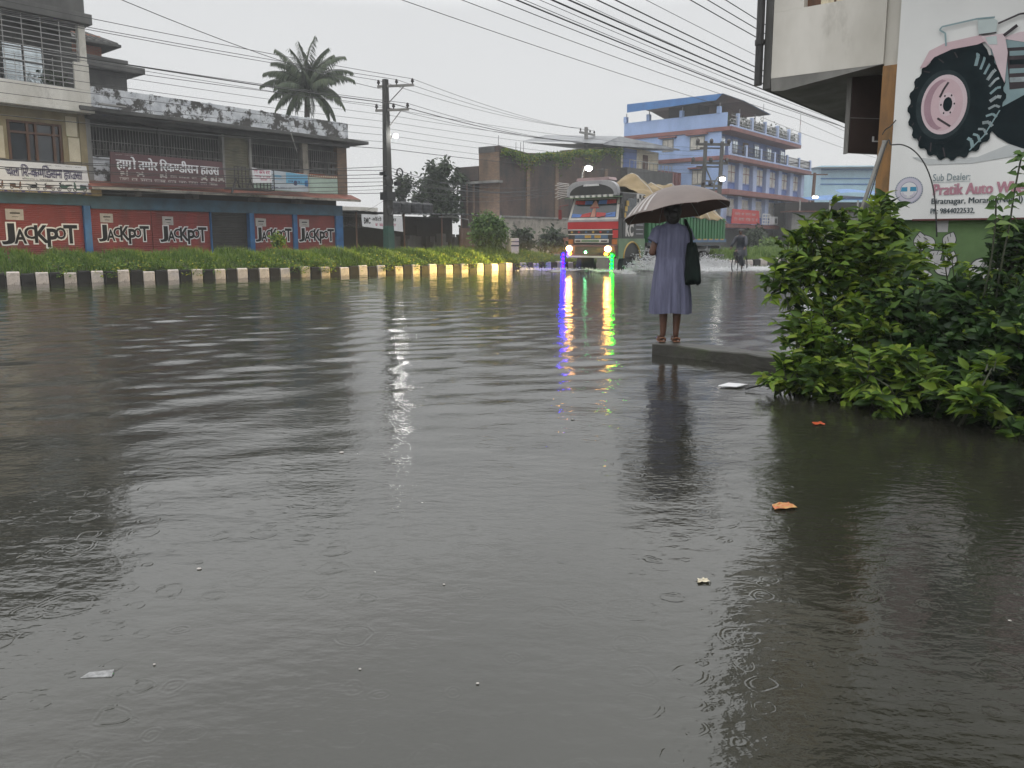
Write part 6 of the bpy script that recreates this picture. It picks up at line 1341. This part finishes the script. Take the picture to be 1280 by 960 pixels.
b.stroke(pp([(1175, 122), (1180, 112), (1186, 103)]), .02, YB_-.0145, 4); b.stroke(pp([(1172, 148), (1188, 158)]), .02, YB_-.0145, 4)
# mudguard, rails, lamp
b.poly(pp([(1150, 86), (1162, 64), (1182, 54), (1226, 44), (1232, 52), (1222, 56), (1190, 62), (1168, 72), (1158, 84)]), YB_-.0165, 1)
b.poly(pp([(1160, 78), (1170, 66), (1190, 59), (1226, 52), (1234, 62), (1244, 90), (1232, 72), (1215, 62), (1190, 66), (1172, 74)]), YB_-.013, 0)
b.poly(pp([(1226, 46), (1256, 42), (1260, 66), (1256, 104), (1247, 84), (1240, 62)]), YB_-.018, 2)
b.poly(pp([(1232, 47), (1246, 45), (1247, 56), (1236, 56)]), YB_-.0195, 7)
b.poly(pp([(1222, 24), (1240, 22), (1247, 26), (1246, 40), (1224, 44)]), YB_-.018, 7); b.stroke(pp([(1224, 44), (1246, 41)]), .012, YB_-.0195, 4)
b.stroke(pp([(1183, 58), (1182, 42), (1175, 38), (1178, 34), (1222, 24), (1244, 22)]), .016, YB_-.021, 5); b.stroke(pp([(1248, 30), (1275, 18), (1310, 14)]), .018, YB_-.021, 4); b.stroke(pp([(1255, 45), (1272, 32)]), .03, YB_-.0195, 4)
b.stroke(pp([(1250, 138), (1230, 170), (1212, 188)]), .012, YB_-.0165, 5)
b.build('tractor_picture', pm, bb, o)
b = MB()
lx, lz = bp_(1136, 238); r1 = .135; r1x = .128
for k in range(44): a_ = 6.28318*k/44; b.disc(lx+r1x*math.cos(a_), lz+r1*math.sin(a_), .009, .009, YB_+.004, 1, 6)
b.disc(lx, lz, r1x, r1, YB_+.003, 0, 40); b.disc(lx, lz, r1x*.93, r1*.93, YB_+.0015, 4, 40); b.disc(lx, lz, r1x*.68, r1*.68, YB_, 5, 36); b.disc(lx, lz, r1x*.62, r1*.62, YB_-.0015, 3, 36)
b.poly([(lx-r1x*.6, lz-.01), (lx+r1x*.6, lz-.01), (lx+r1x*.56, lz+.035), (lx-r1x*.56, lz+.035)], YB_-.003, 2)
b.poly([(lx-.012, lz-.07), (lx+.012, lz-.07), (lx+.014, lz+.05), (lx-.014, lz+.05)], YB_-.0045, 3)
for sx in (-1, 1): b.stroke([(lx+sx*.014, lz-.062), (lx+sx*.045, lz-.05), (lx+sx*.062, lz-.02)], .02, YB_-.0045, 4)
b.build('round_emblem', [mat('emblem_ring_print', (.40,.42,.50), (.34,.36,.44), 4, .5, .02), mat('emblem_tooth_print', (.14,.17,.24), None, 4, .5, .02), mat('emblem_blue_print', (.04,.25,.40), (.03,.2,.33), 4, .5, .02), M['white'], mat('emblem_lilac_print', (.52,.50,.58), (.47,.45,.53), 4, .5, .02), mat('emblem_inner_ring_print', (.30,.32,.42), None, 4, .5, .02)], bb, o)
b = MB(); t0 = bp_(1166, 226); t1 = bp_(1212, 215.5); b.text('Sub Dealer:', t0[0], t1[0]+.01, t0[1]-.005, t1[1], YB_, keep=False); u0 = bp_(1165, 227); u1 = bp_(1213, 224.5); b.box(u0[0], u1[0], YB_-.001, YB_, u0[1]-.012, u0[1]-.009); b.build('small_lettering', mat('slate_print', (.17,.24,.27), None, 4, .5, .02), bb, o)
b = MB(); t0 = bp_(1166, 243); t1 = bp_(1280, 228); b.text('Pratik Auto Wheels', t0[0], t0[0]+(t1[0]-t0[0])*1.17, t0[1]-.01, t0[1]+.105, YB_, bold=.012); b.build('lettering', mat('faded_red_print', (.44,.22,.27), (.36,.17,.22), 4, .5, .02), bb, o)
b = MB(); t0 = bp_(1164, 256); t1 = bp_(1279, 246); b.text('Biratnagar, Morang (Nepal)', t0[0], t1[0], t0[1]-.012, t0[1]+.066, YB_, bold=.004); t0 = bp_(1163, 265); t1 = bp_(1219, 257); b.text('Ph: 9844022532,', t0[0], t1[0], t0[1]-.026, t0[1]+.036, YB_, bold=.004); b.build('address_lettering', mat('dark_grey_print', (.035,.055,.065), None, 4, .5, .02), bb, o)
# white plant shapes painted on the green wall
b = MB(); yw = .018
def wl(px, py): 
    x, z = bp_(px, py); return (x, z)
def leafshape(c, a_, l, w_, y, m):
    pts = [(c[0]+l*(t-.5)*math.cos(a_)-w_*math.sin(math.pi*t)*s*math.sin(a_), c[1]+l*(t-.5)*math.sin(a_)+w_*math.sin(math.pi*t)*s*math.cos(a_)) for s, ts in ((1, np.linspace(0, 1, 9)), (-1, np.linspace(1, 0, 9)[1:-1])) for t in ts]; b.poly(pts, y, m)
for c, a_, l, w_ in (((1149, 302), 1.7, .20, .065), ((1160, 303), 2.1, .17, .05), ((1185, 300), 1.2, .17, .06), ((1165, 322), .7, .2, .07), ((1186, 326), 1.3, .2, .06), ((1176, 335), 2.2, .2, .07), ((1225, 335), .5, .28, .09), ((1238, 332), .4, .22, .07), ((1150, 344), .1, .2, .06), ((1218, 352), .7, .2, .07)):
    p = wl(*c); leafshape(p, a_, l*1.12, w_*1.15, yw, 1); leafshape(p, a_, l, w_, yw-.0015, 0)
    for k in (-.3, .0, .3): b.stroke([(p[0]+l*(k-.1)*math.cos(a_), p[1]+l*(k-.1)*math.sin(a_)), (p[0]+l*(k+.15)*math.cos(a_)-w_*.5*math.sin(a_), p[1]+l*(k+.15)*math.sin(a_)+w_*.5*math.cos(a_))], .006, yw-.003, 1)
q0 = wl(1170, 276); q1 = wl(1183, 290); b.poly([(q0[0], q1[1]), (q1[0], q1[1]), (q1[0], q0[1]), (q0[0], q0[1])], yw-.001, 0)
b.build('wall_painting', [mat('white_wall_paint', (.50,.50,.50), (.38,.38,.38), 3, .7, .1), mat('dark_outline_paint', (.03,.035,.035), None, 4, .6, .02)], B)
# leaning pipe and cables
a_, c_ = at(1058, 318, 7.9), at(1105.5, 178, 8.25); pp_ = empty('leaning_pipe', a_, 0, 'grey steel pipe leaning beside the billboard corner', 'pipe')
b = MB(); b.tube([(0, 0, 0), c_-a_], .020, 10); b.lathe([(.023, 0), (.026, .01), (.023, .05)], 10, tuple(c_-a_-Vector((0, 0, .03)))); b.build('tube', M['conc'], pp_, smooth=True)
pts = [a_+Vector((.02, -.01, 0)), a_.lerp(c_, .4)+Vector((.03, -.02, 0)), c_+Vector((.01, -.025, -.02)), at(1114, 181, 8.2), at(1128, 181, 8.15), at(1142, 188, 8.1), at(1154, 202, 8.05), at(1163, 222, 8.0), at(1168, 245, 7.95), at(1170, 270, 7.9), at(1171, 296, 7.9)]
def smooth(pts, n=6):
    pts = [Vector(p) for p in pts]; out = []
    for i in range(len(pts)-1):
        p0, p1, p2, p3 = pts[max(i-1, 0)], pts[i], pts[i+1], pts[min(i+2, len(pts)-1)]
        for k in range(n):
            t = k/n; out.append(.5*((2*p1)+(p2-p0)*t+(2*p0-5*p1+4*p2-p3)*t*t+(3*p1-p0-3*p2+p3)*t**3))
    return out+[pts[-1]]
b = MB(); b.tube(smooth(pts), .007, 6); tag(b.build('hanging_cable', M['wire'], None, tuple(pts[0]), smooth=True), 'black cable curving from the leaning pipe across the billboard', 'cable', kind='thing')
b = MB(); pts = [at(1103, 168, 8.35), at(1107, 162, 8.4), at(1113, 158, 8.44), at(1120, 150, 8.42)]; b.tube(smooth(pts), .006, 6); tag(b.build('short_cable', M['wire'], None, tuple(pts[0]), smooth=True), 'short black wire crossing the orange brown corner pillar', 'cable', kind='thing')

# kerb wall with the person on it
e0 = ground(815, 443); kd = Vector((.70, -.715, 0)); kn = Vector((.715, .70, 0)); kw = empty('kerb_wall', e0, math.atan2(kd.y, kd.x), 'low concrete kerb wall rising from the water under the person', 'kerb')
b = MB(); n = 50
def kwf(s, j, z): return (s+.008*math.sin(s*9+j), (.34 if j else 0)+.006*math.sin(s*13+j*2), z+.006*math.sin(s*7+j*3)+(.004*math.sin(s*23)))
vs = []; 
for i in range(n+1):
    s = 7.2*i/n; vs += [kwf(s, 0, -.5), kwf(s, 0, .115), (kwf(s, 0, .126)[0], .02, kwf(s, 0, .126)[2]), kwf(s, 1, .122), kwf(s, 1, -.5)]
fs = []
for i in range(n):
    for k in range(4): fs.append((i*5+k, i*5+k+1, (i+1)*5+k+1, (i+1)*5+k))
fs += [(0,1,2,3,4), tuple(n*5+k for k in (4,3,2,1,0))]
b.add(vs, fs); b.build('coping', mat('wet_mossy_concrete', (.045,.042,.034), (.022,.021,.017), 3, .45, .4, third=(.035,.045,.02), tscale=2.5, tr=(.5,.7)), kw)

# ---------------------------------------------------------------- foreground bushes
def bush(name, label, base, blobs, n, ls, m, stems=8, cat='bush', droop=.25, up=.25, spread=.3, shoots=14, lm2=None):
    base = Vector(base); t = empty(name, base, 0, label, cat); b = MB(); Ps, Ds = [], []; S2, D2 = [], []
    tot = sum(r**2*k for c, r, k in blobs)
    for c, r, k in blobs:
        c = Vector(c); m_ = max(10, int(n*r*r*k/tot))
        tips = max(4, int(m_/11)); 
        for q in range(tips):                           # each twig carries opposite leaves along its outer half
            v = Vector(unit(1)[0]); v.z = v.z*.85+up; v.normalize(); rr_ = r*R.uniform(.45, 1.12); tip = c+v*rr_; st = c+v*rr_*.25+Vector((R.uniform(-.3, .3), R.uniform(-.3, .3), -.35))*r
            tip.z -= droop*r*R.uniform(0, .5); midp = st.lerp(tip, .55)+Vector((0, 0, .12*r)); 
            b.tube([st-base, midp-base, tip-base], [.006, .004, .002], 3, cap=False)
            d_ = (tip-midp).normalized(); sd_ = d_.cross(Vector((0, 0, 1))).normalized()
            for j in range(11):
                f = j/10; p = (st.lerp(midp, .5+f) if f < .5 else midp.lerp(tip, (f-.5)*2)); s_ = 1 if j % 2 else -1
                if p.z < .01: continue
                (Ps if q % 6 else S2).append(p-base); (Ds if q % 6 else D2).append(sd_*s_*R.uniform(.5, 1)+d_*R.uniform(.3, .9)+Vector((R.uniform(-.3, .3), R.uniform(-.3, .3), R.uniform(-.35, .3))))
    for c, r, k in blobs[:stems]:
        c = Vector(c); g_ = Vector((base.x*.6+c.x*.4, base.y*.6+c.y*.4, -.05)); b.tube([g_-base+Vector((0, .25, 0)), g_.lerp(c, .55)+Vector((R.uniform(-.1, .1), R.uniform(-.1, .1), .1))-base, c-base], [.009, .007, .004], 5)
    b.build('stem', M['stem'], t)
    for P_, D_, mm, k_ in ((Ps, Ds, m, 1), (S2, D2, lm2 or m, .85)):
        if not P_: continue
        q = len(P_); leaves('foliage' if mm is m else 'young_foliage', P_, D_, rng.normal(0, .45, (q, 3))+np.array([-.1, -.35, .8]), rng.uniform(.40, 1.35, q)*ls*k_, rng.uniform(.32, .55, q)*ls*k_, mm, t, fold=.10, droop=.22)
    return t
def bb3(px, py, Y, rpx, k=1.0): return (at(px, py, Y), rpx*Y/FPX, k)
bush('leafy_bush', 'tall leafy bush in front of the leaning pipe and corner pillar', (2.95, 6.9, 0),
  [bb3(1040, 330, 6.9, 52), bb3(1000, 350, 6.9, 40), bb3(975, 352, 6.8, 25, .8), bb3(1075, 300, 7.0, 42), bb3(1020, 295, 7.0, 32, .8), bb3(990, 312, 7.0, 24, .7), bb3(1095, 345, 6.9, 55), bb3(1055, 372, 6.8, 48), bb3(1060, 275, 7.1, 24, .6), bb3(1100, 270, 7.2, 32, .9), bb3(1108, 300, 7.3, 35), bb3(1040, 262, 7.1, 16, .3), bb3(1105, 250, 7.6, 14, .6), bb3(1015, 385, 6.9, 22, .5)], 2900, .122, M['bush'], lm2=M['bushlight'])
bush('kerbside_bush', 'bright leafy bush spreading over the kerb wall end', (2.45, 6.3, 0),
  [bb3(1010, 420, 6.5, 40), bb3(1040, 400, 6.5, 36), bb3(985, 465, 6.3, 32), bb3(1020, 470, 6.2, 46), bb3(1065, 450, 6.2, 50), bb3(1050, 490, 6.0, 34), bb3(975, 490, 6.2, 18, .6), bb3(1095, 420, 6.3, 42), bb3(1065, 385, 6.5, 24, .7), bb3(990, 432, 6.4, 22, .7)], 2800, .112, M['bush'], lm2=M['bushlight'])
bush('low_dark_bush', 'broad dark green bush at the water edge under the billboard', (3.6, 5.9, 0),
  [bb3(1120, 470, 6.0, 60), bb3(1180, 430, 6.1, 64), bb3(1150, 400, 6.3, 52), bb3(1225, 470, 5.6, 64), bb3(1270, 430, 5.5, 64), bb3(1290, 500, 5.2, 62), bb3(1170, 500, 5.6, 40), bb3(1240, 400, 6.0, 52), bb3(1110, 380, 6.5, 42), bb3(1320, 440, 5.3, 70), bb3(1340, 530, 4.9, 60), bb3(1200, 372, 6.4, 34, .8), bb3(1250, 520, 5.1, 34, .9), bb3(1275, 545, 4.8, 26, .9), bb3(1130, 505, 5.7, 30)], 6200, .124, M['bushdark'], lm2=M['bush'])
bush('water_edge_shrub', 'light green shrub with broad leaves hanging over the dark water', (3.1, 5.0, 0),
  [bb3(1090, 470, 5.7, 30), bb3(1130, 455, 5.7, 28), bb3(1150, 480, 5.5, 34), bb3(1100, 500, 5.5, 24), bb3(1200, 490, 5.2, 30, .7), bb3(1225, 500, 4.9, 30, .8), bb3(1240, 460, 5.0, 24, .7)], 900, .12, M['bush'], lm2=M['bushlight'])
bush('yellow_green_sapling', 'yellow green sapling standing against the green painted wall', (at(1152, 400, 7.3).x, 7.3, 0),
  [bb3(1148, 330, 7.3, 16), bb3(1140, 350, 7.2, 18), bb3(1155, 350, 7.3, 14), bb3(1150, 312, 7.4, 9, .8)], 260, .12, M['bushlight'], cat='sapling', droop=.6)
bush('wall_weed', 'thin weed with small leaves in front of the white wall painting', (at(1200, 400, 7.0).x, 7.0, 0),
  [bb3(1190, 325, 7.0, 14), bb3(1205, 340, 7.0, 16), bb3(1178, 308, 7.1, 10), bb3(1212, 355, 6.9, 16), bb3(1196, 360, 6.9, 16)], 300, .065, M['bushlight'], cat='weed')
bush('climbing_vine', 'dark climbing vine on thin stalks at the right edge of the photo', (at(1262, 420, 6.3).x, 6.3, 0),
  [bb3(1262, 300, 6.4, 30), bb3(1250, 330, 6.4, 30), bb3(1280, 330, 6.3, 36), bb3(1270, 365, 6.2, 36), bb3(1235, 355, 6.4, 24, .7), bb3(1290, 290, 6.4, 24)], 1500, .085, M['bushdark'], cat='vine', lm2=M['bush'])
vt = empty('tall_shoot', at(1250, 400, 6.2), 0, 'tall thin shoot with paired leaves rising before the billboard', 'shoot'); b = MB(); LP, LD = [], []
for pts in ([(1240, 400), (1252, 330), (1262, 280), (1268, 240), (1276, 200), (1279, 190)], [(1225, 390), (1238, 330), (1244, 280), (1245, 245)], [(1292, 400), (1290, 300), (1284, 230)]):
    sp_ = smooth([at(px, py, 6.2) for px, py in pts], 8); b.tube([p-vt.location for p in sp_], .007, 5)
    for i, p in enumerate(sp_[14:]):
        if i % 2 == 0:
            for s_ in (-1, 1): LP.append(p-vt.location); LD.append(Vector((s_*R.uniform(.6, 1), R.uniform(-.5, .3), R.uniform(-.7, .2))))
b.build('stalk', M['stem'], vt); q = len(LP); leaves('foliage', LP, LD, rng.normal(0, .4, (q, 3))+np.array([0, -.6, .7]), rng.uniform(.06, .12, q), rng.uniform(.035, .06, q), M['shrub'], vt)

# ---------------------------------------------------------------- litter on the water
def litter(name, label, px, py, pts, m, up=.006, tilt=(0, 0), cr=0):
    p = ground(px, py); p.z = wz(p.x, p.y)+up; b = MB(); n = len(pts)
    if cr > .005:                                      # a crumpled sheet of foil
        s_ = max(x for x, y in pts); b.sheet(lambda u, v: ((u-.5)*2*s_*(1-.25*v)+R.uniform(-.1, .1)*s_, (v-.5)*1.4*s_+.25*s_*u+R.uniform(-.1, .1)*s_, R.uniform(-.25, .55)*cr), 6, 5)
        return tag(b.build(name, m, None, (0, 0, 0)), label, 'litter', kind='thing'), p
    b.add([(x, y, tilt[0]*x+tilt[1]*y+R.uniform(-cr, cr)) for x, y in pts]+[(x, y, tilt[0]*x+tilt[1]*y-.006) for x, y in pts], [tuple(range(n)), tuple(range(2*n-1, n-1, -1))]+[(i, i+n, (i+1) % n+n, (i+1) % n) for i in range(n)])
    return tag(b.build(name, m, None, (0, 0, 0)), label, 'litter', kind='thing'), p
def put(o_p): o_p[0].location = o_p[1]
put(litter('floating_sheet', 'flat white sheet floating beside the kerb wall', 914, 483, [(-.13, -.05), (.02, -.10), (.15, .02), (.0, .09)], M['white'], .02))
put(litter('wrapper', 'crumpled yellow wrapper floating on the dark water', 980, 635, [(-.06, -.01), (-.03, .03), (.02, .035), (.06, .01), (.05, -.03), (-.01, -.035)], mat('yellow_wrapper', (.45,.30,.10), (.45,.10,.05), 30, .3, .3), .008, (.1, .2), .012))
put(litter('wrapper', 'small orange red wrapper floating near the bush', 1023, 530, [(-.035, -.02), (.0, .025), (.045, .01), (.03, -.025)], mat('orange_wrapper', (.45,.08,.02), (.3,.05,.02), 20, .4, .2), .008, (.2, .1), .01))
put(litter('wrapper', 'cream crumpled wrapper floating at the edge of the dark reflection', 879, 727, [(-.022, -.012), (-.018, .02), (.004, .024), (.024, .004), (.018, -.02)], mat('cream_wrapper', (.6,.55,.42), (.4,.35,.25), 40, .4, .3), .006, (.1, .3), .008))
put(litter('plastic_scrap', 'clear plastic scrap floating at the lower left', 121, 845, [(-.042, -.012), (-.03, .014), (.04, .022), (.046, -.004)], mat('clear_plastic', (.36,.37,.37), (.18,.18,.18), 60, .15, .5), .004, (.02, .05), .004))
for i, (px, py, s_, lb) in enumerate(((427, 567, .02, 'small white scrap floating left of the lamp reflection'), (249, 712, .013, 'tiny white scrap floating in the left foreground'), (597, 855, .007, 'white speck floating in the centre foreground'), (193, 831, .006, 'tiny pale crumb floating near the plastic scrap'), (450, 837, .006, 'tiny pale crumb floating in the middle foreground'), (716, 525, .02, 'small grey leaf floating left of the person reflection'), (555, 731, .007, 'tiny white crumb floating below the lamp reflection'), (1262, 777, .008, 'tiny pale crumb floating at the right edge'))):
    p = ground(px, py); p.z = wz(p.x, p.y)+.003; b = MB(); b.ell((0, 0, 0), s_*.8, s_*.6, s_*.25, 7); o_ = b.build('foam_scrap', M['paper'] if i != 5 else M['conc'], None, smooth=True); o_.location = p; tag(o_, lb, 'litter', kind='thing')
a_ = ground(932, 486, .02); b = MB(); b.tube(smooth([(0, 0, 0), (.2, .06, .03), (.42, .10, .05), (.8, .1, .02)]), .008, 5); st_ = b.build('floating_stick', M['wire'], None, smooth=True); st_.location = a_; tag(st_, 'thin dark stick lying in the water between sheet and bush', 'stick', kind='thing')
# pale bollard on the median, catching the truck's blue light
p = at(641, 305, 33.5); b2 = empty('marker_box', (p.x, p.y, .4), rad(30), 'small pale marker box in the median grass left of the truck', 'marker'); b = MB(); b.box(-.2, .2, -.2, .2, 0, .95); b.build('box', M['cream'], b2, bevel=.03); b = MB(); b.box(-.205, .205, -.206, -.2015, .6, .66); b.box(-.205, .205, -.206, -.2015, .78, .82); b.build('bands', M['darksteel'], b2)
